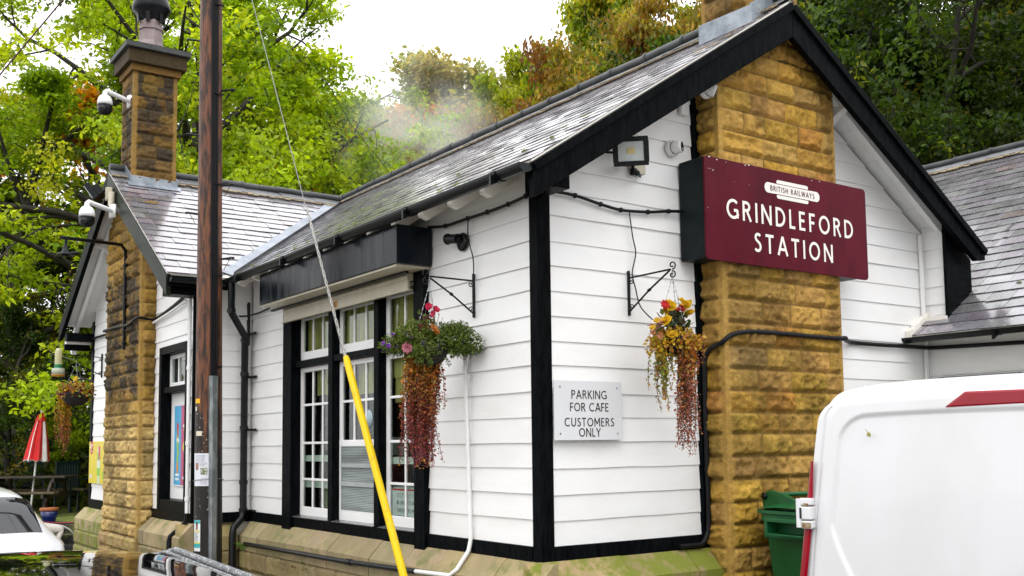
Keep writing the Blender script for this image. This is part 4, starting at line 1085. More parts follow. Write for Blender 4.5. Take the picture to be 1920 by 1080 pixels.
# ---- parking notice
PK = thing("parking_notice", "pale grey parking notice with black capitals screwed to the gable boards", "sign", (.38, -.03, 1.92))
b = MB(); b.bb(.090, .660, -.034, -.022, 1.722, 2.108); b.build("sign_plate", M['signgrey'], PK, .002)
b = MB(); yP = -.0345
stroke_text(b, "PARKING", (.3775, yP, 1.990), X_, Z_, (0, -1, 0), .0565, sw=.135, width=.298, th=.0006)
stroke_text(b, "FOR CAFE", (.3775, yP, 1.9085), X_, Z_, (0, -1, 0), .0565, sw=.135, width=.325, th=.0006)
stroke_text(b, "CUSTOMERS", (.3775, yP, 1.811), X_, Z_, (0, -1, 0), .0565, sw=.135, width=.417, th=.0006)
stroke_text(b, "ONLY", (.3775, yP, 1.7445), X_, Z_, (0, -1, 0), .0565, sw=.135, width=.182, th=.0006)
b.build("lettering", M['ink'], PK)
for x, z in ((.135, 2.066), (.617, 2.066), (.135, 1.765), (.617, 1.765)):
    b = MB(); b.lathe([(.006, 0), (.006, .002), (.003, .003), (.0, .003)], (x, -.0342, z), 10, (0, -1, 0)); b.build("screw", M['grey_metal'], PK)

# ---- notice inside the window
CN = thing("camera_notice", "white notice about the camera system taped inside the lower right window panes", "notice", (.085, 1.85, 1.23))
b = MB(); b.bb(.0885, .0905, 1.60, 2.105, 1.15, 1.36); b.build("notice_sheet", mat('paper', (.72, .73, .70), .6), CN)
b = MB(); b.bb(.0875, .0882, 1.60, 2.105, 1.347, 1.36); b.build("red_border", mat('red_ink', (.6, .03, .04), .5), CN)
YN = Vector((0, -1, 0)); b = MB()
for t, z, w_ in (("CCTV SYSTEM", 1.295, .34), ("IN OPERATION ON", 1.237, .36), ("THESE PREMISES", 1.178, .36)):
    stroke_text(b, t, (.0882, 1.852, z), YN, Z_, (-1, 0, 0), .030, sw=.13, width=w_, th=.0004)
b.build("lettering", M['ink'], CN)
# ================================================================== cameras, lamps, brackets on the walls
def dome_camera(P, out, name_label, arm=0.30):
    """white pan-tilt dome on a wall arm; out = horizontal unit vector away from the wall"""
    P = Vector(P); out = Vector(out).normalized(); up = Vector((0, 0, 1)); E = P + out * arm
    t = thing("security_camera", name_label, "security camera", P, "white dome cameras on the far wing")
    b = MB(); b.smooth = True
    b.tube([P + out * .02, P + out * (arm - .06) + up * .03, E - out * .02 + up * .035, E + up * .015, E - up * .02], [.028, .026, .027, .028, .030], 12); s = out.cross(up)
    M3 = Matrix((out, s, up)).transposed(); b.box(P + out * .01, (.02, .09, .15), M=M3); b.build("camera_arm", M['white_plastic'], t)
    b = MB(); b.lathe([(.03, -.015), (.055, -.03), (.075, -.06), (.083, -.10), (.083, -.135), (.0, -.136)], E, 24); b.build("camera_housing", M['white_plastic'], t)
    b = MB(); b.lathe([(.082, -.137), (.082, -.175), (.078, -.20), (.062, -.228), (.035, -.245), (.0, -.25)], E, 24); b.build("camera_dome", M['black_plastic'], t)
    b = MB(); d_ = (Vector((-.62, -.72, -.25))).normalized(); b.lathe([(.040, .060), (.040, .078), (.034, .084), (.0, .080)], E - up * .178, 18, d_); b.build("lens", mat('lens_black', (.004, .004, .006), .06), t)
    return t
dome_camera((-1.00, 6.60, 4.36), (-.88, -.47, 0), "white dome camera on a long arm below the far wing's gable peak", .36)
dome_camera((-.755, 6.92, 5.76), (-.93, -.36, 0), "white dome camera on a bent arm high on the chimney stack with the clay pot", .34)
def turret(P, lens_dir, label):
    P = Vector(P); t = thing("turret_camera", label, "security camera", P)
    b = MB(); b.lathe([(.058, 0), (.060, .012), (.056, .030), (.050, .038)], P, 24, (0, -1, 0)); b.build("camera_base", M['white_plastic'], t)
    b = MB(); c = P + Vector((0, -.05, 0)); d_ = Vector(lens_dir).normalized()
    b.lathe([(.0, -.046), (.03, -.036), (.046, -.008), (.046, .03), (.043, .044), (.036, .046)], c, 24, d_); b.build("camera_ball", M['white_plastic'], t)
    b = MB(); b.lathe([(.036, .0455), (.033, .049), (.0, .046)], c, 20, d_); b.build("lens", mat('lens_dark', (.006, .006, .008), .08), t)
    b = MB(); b.lathe([(.006, .0495), (.005, .051), (.0, .051)], c + Vector((0, 0, -.018)), 10, d_); b.build("infrared_lamp", M['signgrey'], t)
turret((1.205, -.0, 3.80), (.45, -.8, .02), "small white turret camera on the boards left of the nameboard")
turret((1.43, -.13, 4.23), (.75, -.6, -.38), "small white turret camera tucked under the gable beside the stone breast")
# floodlight with sensor on the gable
FL = thing("floodlight", "black floodlight with motion sensor mounted on the gable boards", "floodlight", (.78, -.0, 3.66))
Mf = Matrix.Rotation(R_(-34), 3, 'Z') @ Matrix.Rotation(R_(12), 3, 'X') @ Matrix.Rotation(R_(-3), 3, 'Y'); cF = Vector((.665, -.17, 3.655))
b = MB()
for c_, s_ in (((0, 0, .081), (.235, .035, .032)), ((0, 0, -.081), (.235, .035, .032)), ((-.104, 0, 0), (.034, .035, .142)), ((.104, 0, 0), (.034, .035, .142)), ((0, .012, 0), (.215, .012, .16))): b.box(cF + Mf @ Vector(c_), s_, M=Mf)
b.bar(cF + Mf @ Vector((0, .02, -.02)), (.74, -.02, 3.60), .05, .012); b.tube([(.55, -.01, 3.67), (.60, -.06, 3.665), (.66, -.14, 3.66)], .008, 8); b.build("lamp_body", M['black_metal'], FL, .004)
b = MB(); b.box(cF + Mf @ Vector((0, -.004, 0)), (.176, .008, .132), M=Mf); b.build("lamp_glass", mat('frosted_glass', (.55, .60, .58), .2), FL)
b = MB(); b.box(cF + Mf @ Vector((0, -.010, .004)), (.055, .005, .04), M=Mf); b.build("led_panel", mat('led_amber', (.62, .50, .22), .4), FL)
b = MB(); c_ = Vector((.705, -.15, 3.535)); b.tube([(.72, -.12, 3.585), c_], .012, 8); b.box(c_ - Vector((0, .0, .012)), (.04, .035, .05), .3); b.lathe([(.020, 0), (.020, .012), (.012, .024), (.0, .026)], c_ + Vector((.01, -.015, -.02)), 14, (.4, -.8, -.3)); b.build("motion_sensor", M['black_plastic'], FL, .003)
JB = thing("junction_box", "small cream junction box behind the floodlight", "junction box", (.85, 0, 3.60))
b = MB(); b.bb(.80, .905, -.055, -.0, 3.555, 3.665); b.build("box_body", M['cream_metal'], JB, .005)
b = MB(); b.tube([(.87, -.03, 3.556), (.872, -.03, 3.535)], .009, 8); b.build("cable_gland", mat('blue_gland', (.02, .09, .2), .4), JB)
b = MB(); b.tube([(.87, -.03, 3.54), (.84, -.03, 3.515), (.79, -.04, 3.52), (.75, -.08, 3.56)], .004, 6); b.build("flex", M['white_plastic'], JB)
# black horn-like lamp holder on the long wall
LH = thing("wall_lamp", "small black wall lamp with round back plate beside the shutter box", "lamp", (0, .88, 3.15))
b = MB(); b.lathe([(.0, 0), (.066, .0), (.066, .012), (.05, .020), (.0, .024)], (-.002, .885, 3.145), 24, (-1, 0, 0), 1.0); b.build("back_plate", M['black_metal'], LH)
b = MB(); b.tube([(-.02, .885, 3.15), (-.06, .89, 3.165)], .024, 12); b.tube([(-.045, .885, 3.165), (-.05, .94, 3.172), (-.055, 1.0, 3.18)], [.036, .034, .037], 14); b.tube([(-.055, 1.0, 3.18), (-.056, 1.012, 3.181)], [.041, .041], 14); b.build("lamp_barrel", M['black_metal'], LH)

# ---- wrought scroll brackets
def scroll(mb, c, r0, turns, a0, e1, e2, rad=.005):
    pts = []
    for i in range(26):
        f = i / 25; t = a0 + turns * 2 * math.pi * f; rr = r0 * (1 - .75 * f)
        pts.append(Vector(c) + Vector(e1) * rr * math.cos(t) + Vector(e2) * rr * math.sin(t))
    mb.tube(pts, rad, 6)
def basket_bracket(P, out, label, L=.32, H_=.255, group="scrolled basket brackets"):
    """P = top of back bar on the wall"""
    P = Vector(P); out = Vector(out).normalized(); up = Vector((0, 0, 1)); s = out.cross(up)
    t = thing("basket_bracket", label, "bracket", P, group)
    b = MB(); b.bar(P + out * .006 + up * .03, P + out * .006 - up * (H_ + .03), .022, .008, s); b.build("back_bar", M['black_metal'], t, .002)
    b = MB(); b.tube([P + out * .01 - up * .02, P + out * L + up * .005], .0065, 6); b.build("arm", M['black_metal'], t)
    b = MB(); b.tube([P + out * .01 - up * H_, P + out * L * .5 - up * (H_ * .47), P + out * (L - .005)], .0065, 6); b.tube([P + out * (L * .5 - .01) - up * (H_ * .49), P + out * (L * .5 + .01) - up * (H_ * .45)], .011, 8); b.build("stay", M['black_metal'], t)
    b = MB(); E = P + out * (L + .012)
    scroll(b, E + up * .032, .028, 1.15, -math.pi / 2, out, up); scroll(b, E - up * .032, .026, -1.15, math.pi / 2, out, up)
    scroll(b, P + out * .028 - up * .045, .018, 1.1, math.pi, out, up, .004); scroll(b, P + out * .028 - up * (H_ - .03), .018, -1.1, math.pi, out, up, .004)
    b.build("scroll", M['black_metal'], t); return t, E - up * .05
# ---- hanging baskets
M['leafy'] = mat('basket_leaf', (.85, .85, .85), .45, var=.18, scale=20, attr=True, trans=.3)
M['petal'] = mat('petal', (.9, .9, .9), .5, var=.08, scale=20, attr=True, trans=.25)
M['bowl'] = mat('dark_coir', (.006, .005, .004), .9, col2=(.018, .014, .009), scale=30, bump=.9, bscale=60)
class Leaves:
    def __init__(self, seed): self.V = []; self.F = []; self.Cc = []; self.r = random.Random(seed); self.n = 0
    def leaf(self, P, size, col, nrm=None, aspect=.6, fold=.25):
        r = self.r; d = Vector((r.gauss(0, 1), r.gauss(0, 1), r.gauss(0, .8))).normalized()
        n = Vector(nrm).normalized() if nrm is not None else Vector((r.gauss(0, 1), r.gauss(0, 1), r.gauss(.4, 1))).normalized()
        d = (d - n * d.dot(n)); d = d.normalized() if d.length > 1e-3 else n.orthogonal()
        s = n.cross(d) * size * aspect * .5; P = Vector(P); d = d * size
        m_ = P + d * .5 + n * size * fold * .4; k = self.n
        self.V += [P, P + d * .42 + s, P + d, P + d * .42 - s, P + d * .45 - n * size * fold * .3]
        self.F += [(k, k + 1, k + 4, k + 4), (k + 1, k + 2, k + 4, k + 4), (k + 2, k + 3, k + 4, k + 4), (k + 3, k, k + 4, k + 4)]
        v = r.uniform(.75, 1.2); self.Cc += [(col[0] * v, col[1] * v, col[2] * v)] * 5; self.n += 5
    def stem(self, path, rad, col):
        mb = MB(); mb.tube(path, rad, 4, False)
        k = self.n; self.V += [Vector(v) for v in mb.v]; self.F += [tuple(k + i for i in f) for f in mb.f]; self.Cc += [col] * len(mb.v); self.n += len(mb.v)
    def build(self, name, m_, parent):
        og = origin_of(parent); me = bpy.data.meshes.new(name)
        me.from_pydata([tuple(v - og) for v in self.V], [], [tuple(dict.fromkeys(f)) for f in self.F])
        a = me.color_attributes.new("Col", 'FLOAT_COLOR', 'POINT'); cc = np.ones((len(self.V), 4), dtype=np.float32); cc[:, :3] = np.array(self.Cc); a.data.foreach_set("color", cc.ravel())
        me.update(); return link(name, me, parent, (m_,))
def lerp(a, b, t): return tuple(x + (y - x) * t for x, y in zip(a, b))
def trail(L, r, start, length, cols, spread, leaf=.027, step=.011, bias=(0, 0, 0), dens=2):
    p = Vector(start); d = Vector((r.gauss(0, spread), r.gauss(0, spread), -.2)) + Vector(bias); pts = [p.copy()]; s = 0
    while s < length:
        d = d * .80 + Vector((0, 0, -.22)) + Vector((r.gauss(0, .07), r.gauss(0, .07), 0)); q = d.normalized() * step; p = p + q; s += step; pts.append(p.copy())
        f = s / length; c = cols[0]
        for i in range(len(cols) - 1):
            a, b_ = i / (len(cols) - 1), (i + 1) / (len(cols) - 1)
            if a <= f <= b_: c = lerp(cols[i], cols[i + 1], (f - a) / (b_ - a))
        for _ in range(dens): L.leaf(p + Vector((r.gauss(0, .007), r.gauss(0, .007), r.gauss(0, .004))), leaf * r.uniform(.6, 1.15) * (1 - .4 * f), lerp(c, tuple(x * r.uniform(.5, 1.5) for x in c), .7), aspect=.9)
    L.stem(pts[::2] if len(pts) > 4 else pts, .0018, (.10, .04, .03))
def bloom(P, size, col, parent, name="flower", layers=2, nrm=None, seed=0):
    r = random.Random(seed); L = Leaves(seed); P = Vector(P); nrm = Vector(nrm or (r.gauss(-.3, .4), r.gauss(-.6, .4), r.gauss(.35, .3))).normalized()
    e1 = nrm.orthogonal().normalized(); e2 = nrm.cross(e1)
    for ly in range(layers):
        k = 6 + 2 * ly
        for i in range(k):
            t = 2 * math.pi * (i + .5 * ly) / k + r.gauss(0, .12); dr = e1 * math.cos(t) + e2 * math.sin(t); tilt = .25 + .55 * (layers - 1 - ly)
            d = (dr + nrm * tilt).normalized(); n = (nrm - dr * tilt).normalized(); sz = size * (.5 + .25 * ly) * r.uniform(.85, 1.15); s = d.cross(n) * sz * .42; q = P + nrm * .004 * (layers - ly)
            v = r.uniform(.8, 1.1); c = tuple(min(1, x * v) for x in col); kk = L.n
            L.V += [q, q + d * sz * .6 + s, q + d * sz + n * sz * .1, q + d * sz * .6 - s, q + d * sz * .55 - n * sz * .06]
            L.F += [(kk, kk + 1, kk + 4, kk + 4), (kk + 1, kk + 2, kk + 4, kk + 4), (kk + 2, kk + 3, kk + 4, kk + 4), (kk + 3, kk, kk + 4, kk + 4)]; L.Cc += [c] * 5; L.n += 5
    return L.build(name, M['petal'], parent)
def basket(label, hook, drop, rad, group=None):
    hook = Vector(hook); c = hook - Vector((0, 0, drop)); t = thing("hanging_basket", label, "hanging basket", hook, group)
    b = MB(); b.lathe([(rad, .0), (rad * 1.03, .008), (rad * .98, -.02), (rad * .85, -rad * .55), (rad * .55, -rad * .88), (.0, -rad * .98)], c, 28)
    b.lathe([(rad * .97, -.005), (0, .01)], c, 28); b.build("bowl", M['bowl'], t)
    b = MB()
    for k in range(3):
        a = k * 2.094 + .5; e_ = c + Vector((rad * math.cos(a), rad * math.sin(a), 0)); n_ = 14
        for i in range(n_):
            p, q = hook.lerp(e_, i / n_), hook.lerp(e_, (i + .8) / n_); b.tube([p, q], .0035 if i % 2 else .0022, 5)
    b.tube([hook + Vector((0, 0, .05)), hook], .004, 5); b.build("chain", M['grey_metal'], t)
    return t, c
YEL = (.66, .44, .012); ORG = (.50, .20, .02); RED = (.31, .065, .025); PINK = (.46, .17, .08); GRN = (.10, .16, .02); LGR = (.20, .28, .03)
# basket on the gable wall
br2, h2 = basket_bracket((.767, -.0, 2.845), (.30, -.95, 0), "black scroll bracket on the gable boards, holding the yellow begonia basket", .33, .25)
h2 = Vector((.866, -.33, 2.80))
B2, c2 = basket("hanging basket of yellow begonias with long gold and red trailing stems on the gable wall", h2, .415, .125)
r = random.Random(31); L = Leaves(31)
for k in range(1000):
    a = r.uniform(0, 6.283); rr = r.uniform(.02, .185); P = c2 + Vector((rr * math.cos(a), rr * math.sin(a), r.uniform(-.05, .06) - .6 * max(0, rr - .10)))
    L.leaf(P, r.uniform(.016, .036), lerp(r.choice((YEL, ORG, YEL)), RED, r.random() * .4), aspect=.85)
for k in range(90):
    a = r.uniform(0, 6.283); rr = r.uniform(.0, .10); P = c2 + Vector((rr * math.cos(a), rr * math.sin(a), r.uniform(.04, .17)))
    L.leaf(P, r.uniform(.04, .085), lerp((.03, .06, .012), r.choice(((.10, .03, .02), LGR)), r.random() * .6), aspect=.75)
for k in range(18): L.stem([c2 + Vector((r.gauss(0, .04), r.gauss(0, .04), 0)), c2 + Vector((r.gauss(0, .07), r.gauss(0, .07), r.uniform(.10, .19)))], .003, (.22, .05, .03))
L.build("foliage", M['leafy'], B2)
L = Leaves(32)
for k in range(58): trail(L, r, c2 + Vector(((r.uniform(-.10, .12), r.uniform(-.03, .07), r.uniform(-.01, .04))[k % 3], r.uniform(-.12, -.03), .01)), (r.uniform(.10, .30), r.uniform(.30, .55), r.uniform(.50, .80))[k % 3], (ORG, ORG, PINK, RED), (.30, .12, .06)[k % 3], bias=(.04, -.10, (.15, .05, 0)[k % 3]))
for k in range(24): trail(L, r, c2 + Vector((r.uniform(-.135, -.07), r.uniform(-.08, .06), .0)), r.uniform(.18, .50), (YEL, YEL, LGR, ORG), .2, bias=(-.55, -.1, .2))
for k in range(12): trail(L, r, c2 + Vector((r.uniform(.10, .14), r.uniform(-.05, .05), .0)), r.uniform(.15, .33), (ORG, RED, PINK), .2, bias=(.3, 0, .1))
L.build("trailing_stems", M['leafy'], B2)
for i, (dx, dy, dz, sz) in enumerate(((-.13, -.07, .10, .046), (-.10, -.09, .005, .042), (-.055, -.03, .205, .05), (.02, -.05, .235, .046), (.095, -.03, .220, .05), (.130, -.02, .165, .05), (-.075, .0, .19, .04))):
    bloom(c2 + Vector((dx, dy, dz)), sz, (.78, .50, .01), B2, layers=3, seed=40 + i)
for i, (dx, dy, dz, sz) in enumerate(((-.09, -.02, .215, .045), (.025, -.04, .18, .05), (.06, -.01, .20, .045))): bloom(c2 + Vector((dx, dy, dz)), sz, (.62, .02, .03), B2, layers=2, seed=50 + i)
L = Leaves(33)
for k in range(5):
    e_ = c2 + Vector((-.20 - .02 * k, -.05, .04 + .025 * math.sin(k * 2))); L.stem([c2 + Vector((-.06, -.04, .06)), c2 + Vector((-.13, -.06, .10)), e_], .003, (.3, .08, .06))
L.build("drooping_stems", M['leafy'], B2)
for i, (dx, dz) in enumerate(((-.225, .02), (-.20, .10), (-.165, .09), (-.235, .05), (-.17, .005))): bloom(c2 + Vector((dx, -.05, dz)), .035, (.75, .36, .16) if i % 2 == 0 else (.78, .50, .03), B2, layers=2, seed=60 + i)
# basket on the long wall
br1, h1 = basket_bracket((-.0, .745, 2.865), (-.93, .36, 0), "black scroll bracket on the long wall, holding the basket of green and purple bedding plants", .33, .25)
h1 = Vector((-.305, .845, 2.815))
B1, c1 = basket("bushy hanging basket with white flowers and red trailing stems beside the big window", h1, .455, .125)
r = random.Random(71); L = Leaves(71)
def bush(L, r, centre, ext, n, col, ls, sprig=.05):
    for k in range(n):
        a = Vector((r.gauss(0, 1), r.gauss(0, 1), r.gauss(0, 1))); a = a.normalized() * r.random() ** .4
        P = centre + Vector((a.x * ext[0], a.y * ext[1], a.z * ext[2])); d = (a + Vector((0, 0, .3))).normalized()
        for q in range(6): L.leaf(P + d * sprig * q / 6, ls * r.uniform(.6, 1.2), lerp(col, LGR, r.random() * .6), aspect=.42)
        L.stem([P - d * .02, P + d * sprig], .0012, (.08, .10, .02))
rt = Vector((.8166, -.577, 0))   # along the picture plane
bush(L, r, c1 + rt * .16 + Vector((0, 0, .06)), (.14, .11, .10), 480, (.12, .20, .016), .026)
bush(L, r, c1 + rt * .24 + Vector((0, 0, .03)), (.12, .08, .055), 240, (.12, .20, .016), .024)
bush(L, r, c1 - rt * .10 + Vector((0, 0, .05)), (.15, .12, .12), 420, (.16, .22, .02), .028)
bush(L, r, c1 - rt * .22 + Vector((0, 0, .035)), (.11, .08, .065), 180, (.14, .20, .025), .025)
bush(L, r, c1 + Vector((-.085, -.075, -.035)), (.075, .075, .06), 150, (.12, .19, .016), .024)
bush(L, r, c1 + rt * .05 + Vector((0, 0, .05)), (.30, .13, .12), 90, (.13, .20, .02), .022, .06)
for k in range(70):
    a = r.uniform(0, 6.283); rr = r.uniform(.0, .10); L.leaf(c1 + Vector((rr * math.cos(a), rr * math.sin(a), r.uniform(.05, .24))), r.uniform(.025, .05), r.choice((LGR, GRN, (.25, .10, .02), (.16, .03, .03))), aspect=.6)
for k in range(22): L.stem([c1 + Vector((r.gauss(0, .03), r.gauss(0, .03), 0)), c1 + Vector((r.gauss(0, .07), r.gauss(0, .07), r.uniform(.14, .28)))], .002, (.16, .05, .03))
L.build("foliage", M['leafy'], B1)
L = Leaves(72)
for k in range(84): trail(L, r, c1 - rt * r.uniform(.0, .155) + Vector((r.uniform(-.04, .04), r.uniform(-.04, .04), .01)), r.uniform(.45, .84), (lerp(YEL, ORG, .6), ORG, RED, (.34, .05, .06)), .10, leaf=.025, bias=(-.04, -.03, .02))
for k in range(14): trail(L, r, c1 + rt * r.uniform(.0, .06) + Vector((0, 0, .0)), r.uniform(.35, .60), (ORG, RED, PINK), .15, bias=(-.05, -.05, 0))
L.build("trailing_stems", M['leafy'], B1)
L = Leaves(73)
for k in range(150):
    a = Vector((r.gauss(0, 1), r.gauss(0, 1), r.gauss(0, 1))).normalized(); P = c1 + rt * r.uniform(.05, .34) + Vector((a.x * .05, a.y * .05 - .04, .045 + a.z * .055)); n_ = Vector((-.5, -.6, .5))
    for q in range(3): L.leaf(P, .010, (.85, .85, .80), nrm=n_ + Vector((r.gauss(0, .4),) * 3), aspect=.9)
L.build("white_flowers", M['petal'], B1)
for i, (a, z, s) in enumerate(((-.12, .10, .03), (-.09, .075, .03), (-.05, .05, .028), (-.28, .03, .024), (-.25, .01, .026), (-.19, .0, .026), (-.02, .03, .03), (-.22, .09, .022))): bloom(c1 + rt * a + Vector((-.08, -.07, z)), s, (.22, .05, .42), B1, layers=2, seed=80 + i)
for i, (a, z, s) in enumerate(((-.005, .285, .04), (.045, .265, .04), (.03, .24, .035), (-.14, .13, .025))): bloom(c1 + rt * a + Vector((-.02, -.03, z)), s, (.62, .02, .08), B1, layers=2, seed=90 + i)
bloom(c1 + rt * -.11 + Vector((-.10, -.09, .0)), .042, (.75, .30, .36), B1, layers=3, seed=99, nrm=(-.5, -.6, -.2))
for i, (a, z, s) in enumerate(((.04, .13, .045), (.06, .10, .035))): bloom(c1 + rt * a + Vector((-.06, -.07, z)), s, (.55, .19, .03), B1, layers=2, seed=110 + i)
# basket on the far wing
br3, h3 = basket_bracket((-.6, 8.62, 2.90), (-1, -.12, 0), "thin black bracket on the far wing's end wall, holding the basket beside the bird feeder", .62, .25)
h3 = Vector((-1.26, 7.02, 2.66)); b = MB(); b.tube([(-1.24, 8.54, 2.90), h3 + Vector((0, 0, .04))], .004, 5); b.build("bracket_rod", M['black_metal'], br3)
B3, c3 = basket("hanging basket of gold and red foliage beneath the far wing's eaves", h3, .33, .15)
r = random.Random(131); L = Leaves(131)
for k in range(520):
    a = r.uniform(0, 6.283); rr = .19 * r.random() ** .5; P = c3 + Vector((rr * math.cos(a), rr * math.sin(a), r.uniform(-.02, .13) - .6 * max(0, rr - .12)))
    L.leaf(P, r.uniform(.02, .05), r.choice((YEL, ORG, LGR, RED, (.2, .02, .03), YEL)), aspect=.75)
L.build("foliage", M['leafy'], B3); L = Leaves(132)
for k in range(34): trail(L, r, c3 - rt * r.uniform(.07, .17) + Vector((0, 0, .04)), r.uniform(.3, .75), (YEL, YEL, ORG, RED), .12, leaf=.024, bias=(-.08, 0, .1))
L.build("trailing_stems", M['leafy'], B3); bloom(c3 + Vector((-.02, -.1, .15)), .05, (.8, .55, .01), B3, seed=133)
# bird feeder
BF = thing("bird_feeder", "clear tube bird feeder with green collar hanging under the far wing's eaves", "bird feeder", (-1.54, 6.57, 2.80))
xf, yf_ = -1.54, 6.57
b = MB(); b.lathe([(.0, 2.79), (.025, 2.785), (.033, 2.76), (.037, 2.74), (.037, 2.61)], (xf, yf_, 0), 16); b.build("seed_tube", mat('cloudy_plastic', (.50, .46, .22), .25, col2=(.62, .60, .40), scale=9, trans=.3), BF)
b = MB(); b.lathe([(.039, 2.612), (.039, 2.575)], (xf, yf_, 0), 16); b.build("collar", mat('green_collar', (.0, .16, .05), .35), BF)
b = MB(); b.lathe([(.04, 2.575), (.066, 2.57), (.066, 2.505), (.0, 2.505)], (xf, yf_, 0), 16); b.build("seed_cup", mat('cloudy_cup', (.48, .52, .40), .25, trans=.3), BF)
b = MB(); b.lathe([(.067, 2.505), (.068, 2.485), (.0, 2.483)], (xf, yf_, 0), 16); b.build("tray", mat('orange_tray', (.45, .20, .02), .4), BF)
b = MB(); b.tube([(xf, yf_, 2.79), (xf, yf_ + .02, 3.02)], .0025, 5); b.build("hanger", M['black_metal'], BF)
# swan-neck pipe with a lamp on the far chimney breast
SN = thing("swan_neck_lamp", "black swan-neck pipe lamp fixed up the far wing's stone breast", "lamp", (-.79, 6.87, 2.83))
b = MB(); b.smooth = True; b.tube([(-.79, 6.86, 2.83), (-.79, 6.86, 3.88), (-.80, 6.85, 3.98), (-.86, 6.80, 4.03), (-1.62, 6.22, 3.93)], .019, 10)
for z in (2.9, 3.32, 3.8): b.tube([(-.79, 6.86, z - .015), (-.79, 6.86, z + .015)], .027, 10)
b.build("pipe", M['black_metal'], SN)
b = MB(); b.tube([(-1.56, 6.26, 3.93), (-1.56, 6.26, 3.84)], .014, 8); b.lathe([(.018, 3.86), (.03, 3.83), (.035, 3.79), (.09, 3.76), (.095, 3.75), (.04, 3.755)], (-1.56, 6.26, 0), 18); b.build("lamp_shade", M['black_metal'], SN)
# floodlight and boxes at the far gable peak
FW_ = thing("floodlight", "black tilted floodlight at the far wing's gable peak", "floodlight", (-1.0, 6.9, 4.7))
Mg = Matrix.Rotation(R_(-25), 3, 'Z') @ Matrix.Rotation(R_(-35), 3, 'Y'); b = MB(); b.box((-1.13, 7.0, 4.63), (.07, .26, .20), M=Mg); b.box((-1.07, 7.0, 4.66), (.09, .20, .13), M=Mg); b.bar((-1.08, 7.0, 4.66), (-.93, 7.02, 4.70), .04, .02); b.build("lamp_body", M['black_metal'], FW_, .006)
b = MB(); b.box((-1.162, 6.99, 4.612), (.008, .22, .165), M=Mg); b.build("lamp_glass", mat('wet_glass', (.30, .34, .36), .1), FW_)
JW = thing("junction_box", "pair of small cream boxes on the far wing's verge", "junction box", (-.98, 6.7, 4.6))
b = MB(); b.bb(-1.03, -.965, 6.80, 6.87, 4.53, 4.68); b.build("box_body", M['cream_metal'], JW, .005)
b = MB(); b.tube([(-1.0, 6.70, 4.44), (-1.0, 6.70, 4.60)], .036, 14); b.build("box_body", M['cream_metal'], JW)

# ---- cables
def cable(label, paths, rad=.011, clips=True, cat="cable", m_=None, name="cable"):
    t = None; b = MB(); b.smooth = True
    for p in paths:
        P = [Vector(q) for q in p]; out = []
        for i in range(len(P) - 1):
            p0, p1, p2, p3 = P[max(0, i - 1)], P[i], P[i + 1], P[min(len(P) - 1, i + 2)]
            for k in range(6):
                s = k / 6; out.append(0.5 * ((2 * p1) + (p2 - p0) * s + (2 * p0 - 5 * p1 + 4 * p2 - p3) * s * s + (3 * p1 - p0 - 3 * p2 + p3) * s ** 3))
        out.append(P[-1]); b.tube(out, rad, 7)
        if clips:
            for q in P[1:-1]: b.box(q, (.02, .02, .03))
    o = b.build(name, m_ or M['cable'], None); tag(o, label, cat); return o
cable("black cable sagging along the boards below the eaves, round the corner post", [[(-.018, 1.34, 3.335), (-.018, 1.1, 3.30), (-.018, .80, 3.298), (-.018, .55, 3.295), (-.018, .3, 3.30), (-.02, .10, 3.312), (-.02, -.015, 3.325), (.10, -.02, 3.338), (.30, -.018, 3.335), (.52, -.018, 3.305), (.70, -.018, 3.288), (.95, -.018, 3.305), (1.15, -.018, 3.335), (1.275, -.03, 3.347)]])
cable("thin dangling wire from the eaves cable down to the long wall's bracket", [[(-.014, .80, 3.29), (-.02, .79, 3.15), (-.02, .73, 3.0), (-.02, .725, 2.86)]], .0045, False, "wire", name="wire")
cable("thin dangling wire from the eaves cable down to the gable bracket and basket", [[(.78, -.014, 3.285), (.80, -.02, 3.12), (.825, -.02, 3.0), (.79, -.02, 2.86), (.79, -.05, 2.75), (.785, -.10, 2.62), (.80, -.20, 2.52)]], .0045, False, "wire", name="wire")
cable("thick black cable clipped across the near stone breast and down its left edge", [[(4.23, -3.0, 2.46), (4.23, -2.2, 2.475), (4.23, -1.4, 2.465), (4.23, -.7, 2.48), (4.225, -.12, 2.495), (4.15, -.03, 2.50), (3.9, -.02, 2.50), (3.5, -.02, 2.495), (3.15, -.02, 2.50), (2.84, -.19, 2.50), (2.79, -.235, 2.49), (2.45, -.24, 2.485), (2.05, -.24, 2.49), (1.70, -.24, 2.485), (1.53, -.235, 2.455), (1.462, -.20, 2.40), (1.45, -.06, 2.33), (1.448, -.035, 2.1), (1.448, -.035, 1.6), (1.45, -.035, 1.25), (1.44, -.035, 1.08), (1.38, -.035, .995), (1.28, -.03, .985), (1.16, -.03, .985)]], .018)
cable("black cable wrapped across the far stone breast", [[(-.618, 9.2, 3.17), (-.618, 8.5, 3.16), (-.63, 7.86, 3.14), (-.79, 7.78, 3.13), (-.795, 7.2, 3.12), (-.79, 6.7, 3.10), (-.79, 6.36, 3.14), (-.73, 6.31, 3.14), (-.615, 6.28, 3.13), (-.61, 5.7, 3.19), (-.61, 5.3, 3.25)]], .016)
cable("thin black cable along the inner corner below the shutter box", [[(-.56, 5.0, 3.08), (-.3, 5.0, 3.07), (-.12, 4.97, 3.05), (-.03, 4.8, 3.06), (-.02, 4.45, 3.08), (-.015, 4.05, 3.12)]], .009, False)
cable("thin white pipe clipped along the far wing's boards", [[(-.622, 6.30, 3.09), (-.622, 5.7, 3.14), (-.622, 5.15, 3.20)]], .014, False, "pipe", M['white_plastic'], "pipe")
